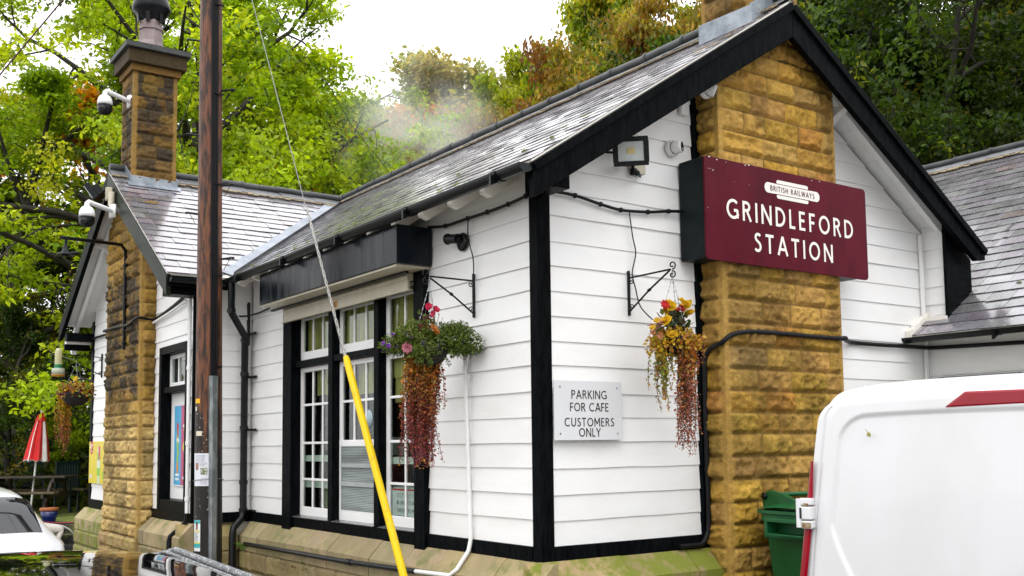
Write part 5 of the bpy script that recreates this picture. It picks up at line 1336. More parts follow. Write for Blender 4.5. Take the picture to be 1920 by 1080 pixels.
# ---- telegraph pole
def add_tar(mm):      # the foot of the pole is coated with tar, with a ragged upper edge
    t = mm.node_tree; b_ = t.nodes["Principled BSDF"]; src = b_.inputs["Base Color"].links[0].from_socket; co = t.nodes.new("ShaderNodeTexCoord"); sp = t.nodes.new("ShaderNodeSeparateXYZ"); t.links.new(co.outputs["Object"], sp.inputs[0])
    nz = t.nodes.new("ShaderNodeTexNoise"); nz.inputs["Scale"].default_value = 7; mp = t.nodes.new("ShaderNodeMapping"); mp.inputs["Scale"].default_value = (2, 2, .35); t.links.new(co.outputs["Object"], mp.inputs[0]); t.links.new(mp.outputs[0], nz.inputs["Vector"])
    ml = t.nodes.new("ShaderNodeMath"); ml.operation = 'MULTIPLY_ADD'; ml.inputs[1].default_value = 2.4; t.links.new(nz.outputs["Fac"], ml.inputs[0]); t.links.new(sp.outputs["Z"], ml.inputs[2])
    mr = t.nodes.new("ShaderNodeMapRange"); mr.inputs[1].default_value = 3.15; mr.inputs[2].default_value = 2.75; t.links.new(ml.outputs[0], mr.inputs[0])
    mi = t.nodes.new("ShaderNodeMixRGB"); t.links.new(mr.outputs[0], mi.inputs[0]); t.links.new(src, mi.inputs[1]); mi.inputs[2].default_value = (.010, .007, .006, 1); t.links.new(mi.outputs[0], b_.inputs["Base Color"])
def pole_at(z): return Vector((-.873 - .018 * (z - .68), 3.66 - .030 * (z - .68), z))
PO = thing("telegraph_pole", "tall weathered brown telegraph pole with cables and a steel cable guard", "pole", pole_at(0))
M['polewood'] = mat('tarred_pole_wood', (.020, .009, .005), .42, col2=(.17, .058, .022), mix2=.50, sharp=.10, scale=5, stretch=(6, 6, .9), bump=.8, bscale=30, spec=.4, rvar=.12)
b = MB(); b.smooth = True; b.tube([pole_at(z) for z in (-.3, 1, 2, 3, 4, 5, 6, 7.2)], [.122, .119, .114, .108, .102, .097, .092, .085], 20); b.build("shaft", M['polewood'], PO)
add_tar(M['polewood'])
sd_ = Vector((.09, -.99, 0)).normalized(); px_ = Vector((.99, .09, 0)).normalized()
b = MB()
for k in range(4): b.tube([pole_at(z) + sd_ * (.124 - .005 * z) + px_ * (-.030 + .016 * k) for z in (.1, 1.5, 3, 4.5, 6, 7.1)], .0095, 6)
for z in (2.4, 3.2, 4.0, 4.8, 5.6, 6.4): q = pole_at(z) + sd_ * .112 + px_ * .03; b.box(q, (.07, .02, .014), math.atan2(px_.y, px_.x))
b.build("service_cable", M['cable'], PO)
b = MB(); q = lambda z, k: pole_at(z) + sd_ * (.116 + k[1]) + px_ * (k[0] - .012)
prof = [(-.035, -.02), (-.035, .015), (-.018, .032), (.020, .032), (.038, .012), (.038, -.03)]
b.prism([q(.02, k) for k in prof], pole_at(2.32) - pole_at(.02)); b.build("cable_guard", M['grey_metal'], PO)
for z, sg in ((4.85, 1), (4.0, 1), (5.3, -1), (4.45, -1), (3.75, -1), (5.75, 1), (3.35, 1)):
    b = MB(); a = pole_at(z) + Vector(_ri) * sg * .085; b.tube([a, a + Vector(_ri) * sg * .11 + Vector((0, 0, .015)), a + Vector(_ri) * sg * .13 + Vector((0, 0, .012))], [.009, .010, .012], 8); b.tube([a + Vector(_ri) * sg * .09, a + Vector(_ri) * sg * .04 - Vector((0, 0, .09))], .003, 5); b.build("step_iron", M['black_metal'], PO)
b = MB(); b.tube([pole_at(1.42) + Vector((math.cos(t), math.sin(t), -.12 * math.sin(t))) * .126 for t in [i * .35 for i in range(19)]], .003, 5); b.build("wire_tie", M['grey_metal'], PO)
def on_pole(z0, z1, a0, a1, rad, mb, K=8, wob=0.0):
    """curved sheet wrapped on the pole between angles (deg)"""
    for i in range(K):
        t0, t1 = R_(a0 + (a1 - a0) * i / K), R_(a0 + (a1 - a0) * (i + 1) / K)
        f = lambda t, z: pole_at(z) + Vector((math.cos(t), math.sin(t), 0)) * (rad + wob * math.sin(t * 9 + z * 6))
        mb.quad(f(t0, z0), f(t1, z0), f(t1, z1), f(t0, z1))
# notices (facing the camera, about -125 deg)
N1 = thing("paper_notice", "crumpled white paper notice with two small photographs pinned on the pole", "notice", pole_at(1.38)); pz = .1225
b = MB(); on_pole(1.375, 1.655, -178, -98, pz, b, 12, .002); b.build("paper_sheet", mat('wet_paper', (.66, .67, .72), .5, var=.05, scale=9, bump=.2, bscale=14), N1)
b = MB(); r = random.Random(5)
for k in range(9): z = 1.635 - .011 * k; on_pole(z, z + .0035, -165, -112 - r.uniform(0, 14), pz + .0012, b, 5, .002)
for k in range(6): z = 1.44 - .010 * k; on_pole(z, z + .003, -140, -112 - r.uniform(0, 10), pz + .0012, b, 5, .002)
b.build("printed_lines", mat('grey_print', (.30, .30, .33), .6), N1)
b = MB(); on_pole(1.472, 1.53, -141, -112, pz + .0015, b, 5, .002); b.build("photograph", mat('green_photo', (.08, .12, .04), .4, col2=(.45, .46, .38), scale=60, sharp=.05), N1)
b = MB(); on_pole(1.512, 1.572, -165, -151, pz + .0015, b, 4, .002); b.build("photograph", mat('portrait_photo', (.05, .09, .16), .4, col2=(.5, .2, .08), scale=50, sharp=.05), N1)
N2 = thing("safety_notice", "narrow turquoise and white notice low on the pole", "notice", pole_at(.82)); 
b = MB(); on_pole(.82, 1.085, -176, -140, pz, b, 6); b.build("paper_sheet", mat('notice_white', (.70, .72, .70), .5), N2)
b = MB(); on_pole(1.055, 1.084, -175, -141, pz + .001, b, 6); on_pole(.85, .885, -175, -141, pz + .001, b, 6); b.build("turquoise_band", mat('turquoise', (.03, .36, .38), .5), N2)
b = MB(); on_pole(.985, .995, -175, -141, pz + .001, b, 6); on_pole(.885, .897, -175, -141, pz + .001, b, 6); b.build("yellow_band", mat('yellow_band', (.65, .56, .05), .5), N2)
b = MB(); on_pole(1.0, 1.07, -163, -152, pz + .0014, b, 3); b.build("photograph", mat('figure_photo', (.02, .02, .02), .5, col2=(.45, .2, .15), scale=30, sharp=.05), N2)
b = MB()
for k in range(8): on_pole(.975 - .010 * k, .978 - .010 * k, -172, -148 - (k % 3) * 3, pz + .0012, b, 3)
b.build("printed_lines", M['ink'], N2)
for lab, z0, z1, a0, a1, c_ in (("small orange tag nailed to the pole", 2.085, 2.125, -178, -148, (.75, .40, .0)), ("small cream tag nailed lower on the pole", 1.805, 1.845, -170, -138, (.66, .60, .46)), ("tiny white tag nailed between the pole's other tags", 2.02, 2.055, -178, -166, (.6, .58, .5))):
    b = MB(); on_pole(z0, z1, a0, a1, pz - .006, b, 4); o = b.build("pole_tag", mat('tag_paint', c_, .5), None); tag(o, lab, "tag")
# staples and scraps left on the tarred part
b = MB(); r = random.Random(77)
for k in range(46):
    z = r.uniform(1.1, 2.0); a = r.uniform(-175, -100); s = r.uniform(.004, .010); on_pole(z, z + s, a, a + s * 500, .1195 - .0045 * (z - 1), b, 1)
b.build("paper_scraps", mat('scraps', (.45, .42, .36), .6), PO)
# ---- stay wire with its yellow guard
A_ = pole_at(7.05); G_ = Vector((-.33, .73, .0))
dirw = (Vector((-.406, 1.04, .811)) - A_); dirw.normalize()
gb = A_ + dirw * ((0.02 - A_.z) / dirw.z); gt = A_ + dirw * ((2.36 - A_.z) / dirw.z)
SW = thing("stay_wire", "pole stay wire running down into a yellow plastic guard tube", "stay wire", gb)
b = MB(); b.smooth = True; b.tube([A_, gt.lerp(A_, .5), gt - Vector((0, 0, .05))], .0035, 6)
for i in range(30): pass
b.build("wire", mat('galvanised_wire', (.24, .24, .23), .5, metal=.3), SW)
b = MB(); b.smooth = True; K = 90; s1 = dirw.orthogonal().normalized(); s2 = dirw.cross(s1); top = gt.lerp(A_, .26)
for ph in (0, math.pi):
    b.tube([gt.lerp(top, i / K) + (s1 * math.cos(ph + i * .55) + s2 * math.sin(ph + i * .55)) * .006 for i in range(K)], .0042, 5)
b.build("preformed_grip", mat('steel_grip', (.42, .41, .38), .45, metal=.3), SW)
b = MB(); b.smooth = True; b.tube([gt, gt.lerp(gb, .02), gb], [.0205, .0265, .029], 16); b.build("guard_tube", M['yellow'], SW)
# overhead wires
cable("thin dark red overhead wire crossing the sky at the top left", [[(-5.8, 7.45, .15), (-4.3, 6.12, 2.27), (-2.706, 4.722, 4.661), (-2.489, 4.533, 4.994), (-2.064, 4.163, 5.643), (-1.768, 3.905, 6.106), (-.5, 2.8, 8.1)]], .007, False, "wire", mat('red_wire', (.05, .008, .020), .5), "overhead_wire")
far = lambda p: tuple(CAM + (Vector(p) - CAM) * (14.5 / 11.5))
cable("thin slack overhead line hanging before the trees left of the roof", [[far((.02, 5.62, 7.09)), far((.266, 5.475, 6.712)), far((.553, 5.316, 6.29)), far((.89, 5.128, 5.808)), far((1.156, 4.994, 5.296)), far((1.468, 4.821, 4.844)), far((1.6, 4.75, 4.62))]], .0045, False, "wire", M['cable'], "overhead_wire")
# ================================================================== vehicles
def loft(stations, half):
    """stations: list of (y, params); half(params)->list of (x,z) from bottom centre round to top centre. returns grid of Vector"""
    rows = []
    for y, p in stations:
        h = half(p); rows.append([(x, y, z) for x, z in h])
    return rows
def car_half(p):
    zb, zs, zt, wb, ws, wt = p
    return [(0, zb), (wb * .85, zb), (wb, zb + .07), (wb + (ws - wb) * .7, zb + (zs - zb) * .45), (ws, zs - .16), (ws - .004, zs - .05), (ws - .03, zs), (ws - .03 + (wt - ws + .03) * .12, zs + (zt - zs) * .10),
            (wt + (ws - wt) * .10, zs + (zt - zs) * .80), (wt - .02, zs + (zt - zs) * .93), (wt * .80, zs + (zt - zs) * .985), (wt * .4, zt), (0, zt + .004)]
def lerp_st(st, y):
    for i in range(len(st) - 1):
        if st[i][0] <= y <= st[i + 1][0]:
            t = (y - st[i][0]) / (st[i + 1][0] - st[i][0]); return tuple(a + (b - a) * t for a, b in zip(st[i][1], st[i + 1][1]))
    return st[-1][1]
def skin(rows, mirror=True, caps=True):
    V_, F_ = [], []
    full = [r + [(-x, y, z) for x, y, z in r[-2:0:-1]] for r in rows] if mirror else rows
    n = len(full[0])
    for r in full: V_ += r
    for i in range(len(full) - 1):
        for j in range(n): F_.append((i * n + j, i * n + (j + 1) % n, (i + 1) * n + (j + 1) % n, (i + 1) * n + j))
    if caps: F_.append(tuple(range(n - 1, -1, -1))); F_.append(tuple((len(full) - 1) * n + j for j in range(n)))
    return V_, F_
def body_obj(name, V_, F_, m_, parent, sub=2):
    me = bpy.data.meshes.new(name); me.from_pydata(V_, [], F_); me.polygons.foreach_set("use_smooth", [True] * len(F_)); me.update()
    o = link(name, me, parent, (m_,)); md = o.modifiers.new("sub", 'SUBSURF'); md.levels = sub; md.render_levels = sub; return o
def wheel(parent, x, y, r_, side):
    b = MB(); ax = (side, 0, 0); b.lathe([(r_ * .62, -.10), (r_ * .92, -.105), (r_, -.07), (r_, .07), (r_ * .92, .105), (r_ * .62, .10)], (0, 0, 0), 32, ax)
    w_ = b.build("wheel", mat('tyre', (.012, .012, .013), .7, bump=.3), parent); w_.location = (x, y, r_)
    b = MB(); b.lathe([(r_ * .64, .06), (r_ * .60, .085), (r_ * .5, .05), (.06, .06), (.05, .08), (0, .08)], (0, 0, 0), 32, ax)
    for k in range(5):
        t = k * 2 * math.pi / 5; b.bar((side * .07, .05 * math.cos(t), .05 * math.sin(t)), (side * .075, r_ * .6 * math.cos(t), r_ * .6 * math.sin(t)), .05, .02, (1, 0, 0))
    o = b.build("rim", mat('alloy', (.45, .46, .47), .3, metal=.8), None); o.parent = w_; o.location = (0, 0, 0)
def glass_strip(name, st, idx, ys, off, m_, parent, side=0, full=False):
    """panel following the loft between half-section parameters idx=(a,b) at stations ys"""
    V_, F_ = [], []; K = 10
    def pt(y, s):
        h = car_half(lerp_st(st, y)); i = min(int(s), len(h) - 2); t = s - i; x = h[i][0] + (h[i + 1][0] - h[i][0]) * t; z = h[i][1] + (h[i + 1][1] - h[i][1]) * t; return Vector((x, y, z))
    for sg in ((1, -1) if side == 0 else (side,)):
        base = len(V_)
        for i in range(len(ys)):
            for j in range(K + 1):
                s = idx[0] + (idx[1] - idx[0]) * j / K; p = pt(ys[i], s)
                e1 = pt(ys[min(i + 1, len(ys) - 1)], s) - pt(ys[max(0, i - 1)], s); e2 = pt(ys[i], min(s + .2, 11.99)) - pt(ys[i], max(0, s - .2)); n = e2.cross(e1)
                n = n.normalized() if n.length > 1e-8 else Vector((0, 0, 1))
                if n.x * p.x < 0 and abs(n.x) > .3: n = -n
                if abs(n.x) <= .3 and n.z < 0: n = -n
                p = p + n * off; V_.append((p.x * sg, p.y, p.z))
        for i in range(len(ys) - 1):
            for j in range(K):
                a = base + i * (K + 1) + j; F_.append((a, a + 1, a + K + 2, a + K + 1))
    me = bpy.data.meshes.new(name); me.from_pydata(V_, [], F_); me.polygons.foreach_set("use_smooth", [True] * len(F_)); me.update(); return link(name, me, parent, (m_,))
CARGLASS = mat('tinted_car_glass', (.006, .008, .010), .03, spec=.8, var=.1)
TRIM = mat('car_trim', (.010, .010, .011), .45)
def hatchback(name, label, paint, loc, rz, rails=False, hgt=1.45, wid=1.78, L=4.2):
    t = thing(name, label, "car"); w2 = wid / 2; h = hgt
    #        y      zb   zs    zt    wb     ws     wt
    st = [(0.00, (.42, .80, .86, w2 * .80, w2 * .86, w2 * .80)), (.06, (.30, .90, .95, w2 * .88, w2 * .94, w2 * .82)), (.16, (.24, .96, 1.04, w2 * .92, w2 * .985, w2 * .76)),
          (.36, (.22, .97, h * .885, w2 * .93, w2, w2 * .70)), (.56, (.22, .965, h * .945, w2 * .93, w2, w2 * .685)), (.80, (.22, .96, h * .968, w2 * .93, w2, w2 * .69)), (1.40, (.22, .945, h * .988, w2 * .93, w2, w2 * .70)),
          (2.00, (.22, .935, h, w2 * .93, w2, w2 * .69)), (2.35, (.22, .93, h * .965, w2 * .93, w2, w2 * .67)), (2.70, (.22, .925, h * .85, w2 * .93, w2, w2 * .66)), (3.05, (.22, .92, 1.02, w2 * .93, w2 * .99, w2 * .72)), (3.20, (.22, .90, .955, w2 * .92, w2 * .98, w2 * .78)),
          (3.70, (.23, .83, .88, w2 * .9, w2 * .95, w2 * .76)), (4.05, (.26, .72, .77, w2 * .82, w2 * .88, w2 * .7)), (L, (.34, .58, .62, w2 * .66, w2 * .72, w2 * .6))]
    V_, F_ = skin(loft(st, car_half)); body_obj("body", V_, F_, paint, t)
    rg_ = glass_strip("rear_window", st, (8.6, 11.99), [.17, .22, .28, .34, .40, .46], .012, CARGLASS, t)
    glass_strip("windscreen", st, (8.8, 11.99), [2.45, 2.6, 2.75, 2.9, 3.0], .012, CARGLASS, t)
    for sg in (1, -1):
        glass_strip("side_window", st, (7.1, 8.7), [.70, .9, 1.1, 1.3, 1.42], .010, CARGLASS, t, sg); glass_strip("side_window", st, (7.1, 8.7), [1.50, 1.8, 2.1, 2.4, 2.6], .010, CARGLASS, t, sg)
        b = MB(); b.lathe([(.0, -.11), (.06, -.10), (.085, -.04), (.08, .03), (.05, .06), (.0, .065)], (sg * (w2 + .09), 2.55, 1.03), 16, (0, 1, 0), .8); b.bar((sg * (w2 - .05), 2.58, .98), (sg * (w2 + .06), 2.56, 1.0), .05, .03); b.build("door_mirror", TRIM, t)
        b = MB(); b.prism([(sg * w2 * .62, -.0, .66), (sg * w2 * .93, .04, .66), (sg * w2 * .945, .09, .77), (sg * w2 * .62, .03, .77)], (0, -.03, 0)); b.build("tail_lamp", mat('red_lamp', (.35, .008, .012), .12), t, .01)
        b = MB(); b.prism([(sg * w2 * .60, 4.10, .62), (sg * w2 * .84, 3.98, .62), (sg * w2 * .90, 3.88, .72), (sg * w2 * .60, 4.04, .72)], (0, .03, .0)); b.build("headlight", mat('lamp_clear', (.5, .52, .54), .08), t, .01)
        for y in (.72, 3.30): wheel(t, sg * (w2 - .11), y, .31, sg)
        if rails:
            b = MB(); b.smooth = True; xr = sg * w2 * .655; zr = lambda y: car_half(lerp_st(st, y))[9][1]
            ys = [.50 + .05 * i for i in range(34)]; b.tube([(xr, y, zr(y) + .006 - .022 * max(0, (y - 2.08) / .09) - .035 * max(0, (.58 - y) / .08)) for y in ys], [.0085] * len(ys), 10)
            b.tube([(xr - sg * .025, y, zr(y) + .004) for y in ys], .005, 8)
            b.build("roof_rail", mat('droplet_grey_rail', (.12, .125, .13), .42, col2=(.42, .43, .44), scale=110, mix2=.56, sharp=.06, bump=1.0, bscale=160), t)
    b = MB(); b.bb(-.26, .26, -.012, .02, .60, .71); b.build("number_plate", mat('plate_yellow', (.62, .48, .03), .4), t)
    b = MB(); b.bb(-w2 * .8, w2 * .8, -.02, .03, .40, .48); b.build("bumper_trim", TRIM, t, .01)
    b = MB(); b.tube([(-.10, .15, 1.0), (.18, .19, 1.03)], .008, 6); b.build("wiper", TRIM, t)
    t.rotation_euler = (0, 0, rz); t.location = loc; return t
hatchback("parked_car", "glossy black car with silver roof rails, reflecting the building in its roof",
          mat('black_car_paint', (.003, .003, .004), .05, spec=.9, coat=1.0, coatr=.02, var=.1), (-3.74, -4.62, 0), R_(-1.5), True, 1.482, 1.80, 4.2)
hatchback("parked_car", "white hatchback with a dark rear window parked by the far wing",
          mat('white_car_paint', (.74, .75, .76), .18, coat=.7, var=.02), (-2.70, 4.28, -.06), R_(4), False, 1.47, 1.76, 4.2)
# ---- white van seen from behind
def van():
    t = thing("parked_van", "white panel van seen from behind, in front of the stone breast", "van")
    WP = mat('white_van_paint', (.72, .725, .735), .22, coat=.5, col2=(.65, .65, .64), mix2=.58, sharp=.16, scale=2.2, stretch=(1, 1, .45)); H = 1.955; w2 = .95
    def half(p):
        k, ww, hh, zb = p   # ww half width at waist, hh height
        pts = [(0, zb), (ww * .9, zb), (ww * .97, zb + .07), (ww, zb + .30), (ww, .95), (ww * .970, 1.20), (ww * .930, 1.45), (ww * .885, hh - .25), (ww * .862, hh - .13), (ww * .815, hh - .055), (ww * .73, hh - .020), (ww * .4, hh - .006), (0, hh)]
        return pts
    st = [(0.0, (0, w2 * .980, H - .030, .42)), (.012, (0, w2 * .990, H - .016, .36)), (.04, (0, w2 * .995, H - .008, .32)), (.10, (0, w2, H, .30)), (.9, (0, w2, H, .28)), (2.0, (0, w2, H, .28)), (2.9, (0, w2, H - .01, .28)), (3.25, (0, w2, H - .06, .28)), (3.45, (0, w2 * .99, 1.70, .28))]
    rows = loft(st, half); V_, F_ = skin(rows); o = body_obj("body", V_, F_, WP, t, 2)
    # bonnet
    hb = lambda p: [(0, .3), (p[1] * .9, .3), (p[1], .42), (p[1], .8), (p[1] * .97, p[0] - .12), (p[1] * .85, p[0] - .02), (p[1] * .4, p[0]), (0, p[0] + .01)]
    V_, F_ = skin(loft([(3.35, (1.32, w2 * .99)), (3.7, (1.17, w2 * .98)), (4.1, (1.04, w2 * .93)), (4.35, (.85, w2 * .82)), (4.42, (.6, w2 * .7))], hb)); body_obj("bonnet", V_, F_, WP, t, 2)
    b = MB(); b.prism([(-.78, 3.47, 1.30), (.78, 3.47, 1.30), (.70, 3.30, 1.82), (-.70, 3.30, 1.82)], (0, .03, .01)); b.build("windscreen", CARGLASS, t, .01)
    # rear door skin: raised panel with a pressed rounded groove
    yd = lambda x, z: -.010 - .030 * (1 - (x / w2) ** 2) - .012 * math.sin(max(0, min(1, (z - .5) / 1.4)) * math.pi)
    def wx(z): return w2 * (.978 - .128 * max(0, (z - .95)) ** 1.15)
    NX, NZ = 280, 180; V_ = []; zt = 1.915
    def groove(x, z):
        # pressed outline: rounded rectangle, its lower corner swept inwards
        X1 = wx(z) - .115; xl = abs(x)
        d_top = 1.812 - .016 * (x / w2) ** 2 - z; r_ = .10
        dx = X1 - xl; dz = d_top
        if dx < r_ and dz < r_: d = r_ - math.hypot(r_ - dx, r_ - dz)
        else: d = min(dx, dz)
        low = 1.36 - z
        if low > 0: d = min(d, (X1 - .78 * low ** 1.3) - xl)
        return d
    for i in range(NX + 1):
        for k in range(NZ + 1):
            z = .50 + (zt - .50) * k / NZ; ww = wx(z) * (1 - .0 * z) - max(0, (z - 1.80)) ** 2 * 6.0; u = -1 + 2 * i / NX; x = u * ww; d = groove(x, z)
            y = yd(x, z) + .009 * float(sstep(-.006, .006, d)) + .022 * float(sstep(.9, 1.0, abs(u))) + .025 * float(sstep(1.86, 1.915, z))
            y += .010 * math.exp(-((abs(u) - .958) / .006) ** 2) * (1 if z < 1.86 else 0)
            V_.append((x, y, z - (.03 * (abs(u)) ** 4 if z > 1.7 else 0) * (z - 1.7) / .2))
    F_ = [(i * (NZ + 1) + k, (i + 1) * (NZ + 1) + k, (i + 1) * (NZ + 1) + k + 1, i * (NZ + 1) + k + 1) for i in range(NX) for k in range(NZ)]
    me = bpy.data.meshes.new("rear_door"); me.from_pydata(V_, [], F_); me.polygons.foreach_set("use_smooth", [True] * len(F_)); me.update(); link("rear_door", me, t, (WP,))
    RL = mat('van_red_lens', (.27, .002, .012), .12, spec=.5)
    b = MB()     # high brake light
    b.prism([(-.22, -.043, 1.882), (.22, -.043, 1.882), (.26, -.045, 1.832), (-.30, -.045, 1.822), ], (0, .04, .0)); b.build("brake_light", RL, t, .008)
    for sg in (-1, 1):
        V2 = []; K = 16
        for k in range(K + 1):
            z = 1.615 - (1.615 - .62) * k / K; xo = w2 * (1.0 - .072 * max(0, (z - .95) / .5)) + .002; f = math.sin(math.pi * min(1, (k + .4) / 3)) if k < 1.2 else 1
            wd = .036 * (0.45 + .55 * min(1, k / 4))
            V2 += [(sg * (xo - wd), -.022, z), (sg * (xo - .012), -.028, z), (sg * (xo + .004), -.005, z), (sg * (xo + .004), .07, z)]
        F2 = [(k * 4 + j, k * 4 + j + 1, k * 4 + j + 5, k * 4 + j + 4) for k in range(K) for j in range(3)]
        me = bpy.data.meshes.new("tail_lamp"); me.from_pydata(V2, [], F2); me.polygons.foreach_set("use_smooth", [True] * len(F2)); me.update(); link("tail_lamp", me, t, (RL,))
        for z in (1.40, .78):
            b = MB(); x0 = sg * (w2 * (1 - .072 * max(0, (z - .95) / .5)) + .004)
            b.box((x0 - sg * .015, -.030, z + .047), (.056, .04, .030)); b.box((x0 - sg * .015, -.030, z), (.056, .045, .055)); b.box((x0 - sg * .018, -.028, z - .048), (.050, .04, .034)); b.tube([(x0 + sg * .014, -.045, z - .06), (x0 + sg * .014, -.045, z + .06)], .012, 10)
            hg = b.build("door_hinge", WP, t, .006); b = MB(); b.box((x0 + sg * .006, -.0535, z), (.014, .003, .045)); b.build("hinge_slot", M['ink'], hg)
            b = MB(); b.box((x0 - sg * .02, -.050, z - .05), (.04, .002, .022)); b.box((x0 - sg * .02, -.0515, z + .035), (.02, .002, .012)); b.build("rust_stain", mat('rust', (.16, .085, .03), .8, col2=(.45, .38, .25), scale=40), hg)
        for y in (.85, 3.55): wheel(t, sg * (w2 - .13), y, .33, sg)
    b = MB(); b.bb(-.86, .86, -.09, .02, .36, .50); b.build("bumper", TRIM, t, .02)
    b = MB(); b.bb(-.26, .26, -.056, -.046, .78, .89); b.build("number_plate", mat('van_plate', (.62, .48, .03), .4), t)
    b = MB(); b.bb(-.02, .02, -.075, -.045, 1.05, 1.22); b.build("door_handle", TRIM, t, .006)
    return t
VN = van(); VN.rotation_euler = (0, 0, R_(14 - 90)); VN.location = (-.375 + .95 * .242, -2.295 - .95 * .970, 0)
# fallen leaf on the van door
L = Leaves(5); 
LF = thing("fallen_leaf", "yellow-green fallen leaf stuck on the white van's rear door", "leaf")
b = MB(); s = .026
Vn_ = VN.location; ax = Vector((math.cos(R_(14)), math.sin(R_(14)), 0)); rr_ = Vector((.242, -.970, 0)); 
P = Vn_ + rr_ * (-.60) - ax * .048 + Vector((0, 0, 1.735)); e1 = (rr_ * .5 + Vector((0, 0, -.86))).normalized(); e2 = ax.cross(e1).normalized()
b.add([P, P + e1 * s * .5 + e2 * s * .38 - ax * .004, P + e1 * s, P + e1 * s * .5 - e2 * s * .34 - ax * .002, P + e1 * s * .5 - ax * .001], [(0, 1, 4), (1, 2, 4), (2, 3, 4), (3, 0, 4)])
o = b.build("leaf_blade", mat('fallen_leaf', (.16, .20, .03), .5, col2=(.35, .26, .05), scale=40), LF)
b = MB(); b.tube([P, P - e1 * .012], .0012, 5); b.build("leaf_stalk", mat('stalk', (.3, .25, .05), .6), LF)
# ---- green wheeled bin
def green_bin():
    t = thing("wheeled_bin", "large green wheeled bin with a hinged lid between the white van and the stone breast", "bin")
    G = mat('green_bin_plastic', (.006, .078, .022), .38, col2=(.010, .105, .032), scale=4, spec=.4, rvar=.08)
    # local: x along the wall (length 1.15), y depth (.72), hinge side at y=+.36
    Lx, Dy = 1.16, .72
    b = MB(); z0, z1 = .22, 1.10
    def ring(z, sx_, sy_, r_=.06):
        return [(x, y, z) for x, y in rrect(0, 0, Lx * sx_, Dy * sy_, r_, 4)]
    R0, R1, R2 = ring(z0, .86, .80), ring(.95, .955, .93), ring(z1, .97, .95); n = len(R0)
    b.smooth = False; b.add(R0 + R1 + R2, [(i, (i + 1) % n, n + (i + 1) % n, n + i) for i in range(n)] + [(n + i, n + (i + 1) % n, 2 * n + (i + 1) % n, 2 * n + i) for i in range(n)] + [tuple(range(n - 1, -1, -1))])
    for x in (-.52, .52): b.bb(x - .012, x + .012, -.36, -.20, .45, 1.05)
    b.build("bin_body", G, t, .006)
    b = MB()     # rim with hollow lifting pockets on both ends
    b.prism([(x, y, 1.10) for x, y in rrect(0, 0, Lx * 1.02, Dy * 1.02, .07, 4)], (0, 0, .05))
    b.build("rim", G, t, .006)
    for sg in (-1, 1):
        b = MB(); x0, x1 = sg * (Lx * .49), sg * (Lx * .49 + .115)
        xa, xb2 = min(x0, x1), max(x0, x1)
        b.bb(xa, xb2, -.20, .20, 1.105, 1.13); b.bb(xa, xb2, -.19, .19, 1.0, 1.025); b.bb(xa, xb2, -.20, -.175, 1.025, 1.105); b.bb(xa, xb2, .175, .20, 1.025, 1.105); b.bb(sg * (Lx * .49) - .004, sg * (Lx * .49) + .004, -.175, .175, 1.025, 1.105)
        b.bb(xb2 - .022 if sg > 0 else xa, xb2 if sg > 0 else xa + .022, -.2, .2, 1.0, 1.03); b.build("lifting_pocket", G, t, .006)
    b = MB(); NX = 14; 
    for i in range(NX):          # lid: slopes down to the front, slight crown
        for q in range(8):
            f = lambda a, c: (-Lx * .515 + Lx * 1.03 * a, Dy * .53 - Dy * 1.07 * c, 1.155 + .105 * math.sin(min(1, c * 1.25 + .05) * math.pi * .55 + .35) * (1 - .5 * abs(2 * a - 1) ** 6) - .05 * c * c)
            b.quad(f(i / NX, q / 8), f((i + 1) / NX, q / 8), f((i + 1) / NX, (q + 1) / 8), f(i / NX, (q + 1) / 8))
    b.prism([(x, y, 1.152) for x, y in rrect(0, -.005, Lx * 1.045, Dy * 1.09, .07, 4)], (0, 0, .022))
    b.build("lid", G, t)
    for x in (-.50, .50):
        b = MB(); pts = [(x, .40, 1.14), (x, .41, 1.27)] + [(x, .36 - .045 * math.cos(a) * -1 - .02, 1.27 + .035 * math.sin(a)) for a in (0.3, 1.0, 1.8)] + [(x, .20, 1.285), (x, .02, 1.215), (x, .02, 1.18)]
        b.prism([(px_2, py, pz) for px_2, py, pz in pts], (.035, 0, 0)); b.build("hinge_arm", G, t, .008)
        b = MB(); b.lathe([(.0, 0), (.024, 0), (.024, .012), (.0, .014)], (x - .006 if x < 0 else x + .041, .375, 1.265), 16, (-1 if x < 0 else 1, 0, 0)); b.build("hinge_cap", M['black_plastic'], t)
    b = MB(); b.tube([(-.49, .30, 1.275), (.52, .30, 1.275)], .016, 10); b.build("hinge_bar", G, t)
    b = MB(); b.bb(-.46, .46, -.383, -.372, 1.045, 1.095); b.bb(-.585, -.575, -.34, -.22, 1.05, 1.095); b.build("dark_band", mat('navy_band', (.008, .014, .022), .5), t)
    for x in (-.42, .42):
        for y in (-.24, .24): 
            wb = MB(); wb.lathe([(.05, -.025), (.1, -.025), (.1, .025), (.05, .025)], (x, y, .10), 20, (0, 1, 0)); wb.bar((x, y, .1), (x, y, .23), .05, .05); wb.build("castor", TRIM, t, .003)
    return t
GB = green_bin(); GB.location = (2.19, -.735, .055); GB.rotation_euler = (0, 0, R_(-6))
slab = MB(); slab.bb(1.3, 2.9, -1.35, -.22, -.05, .054); tag(slab.build("paving", M['plinth'], None, .01), kind="structure")
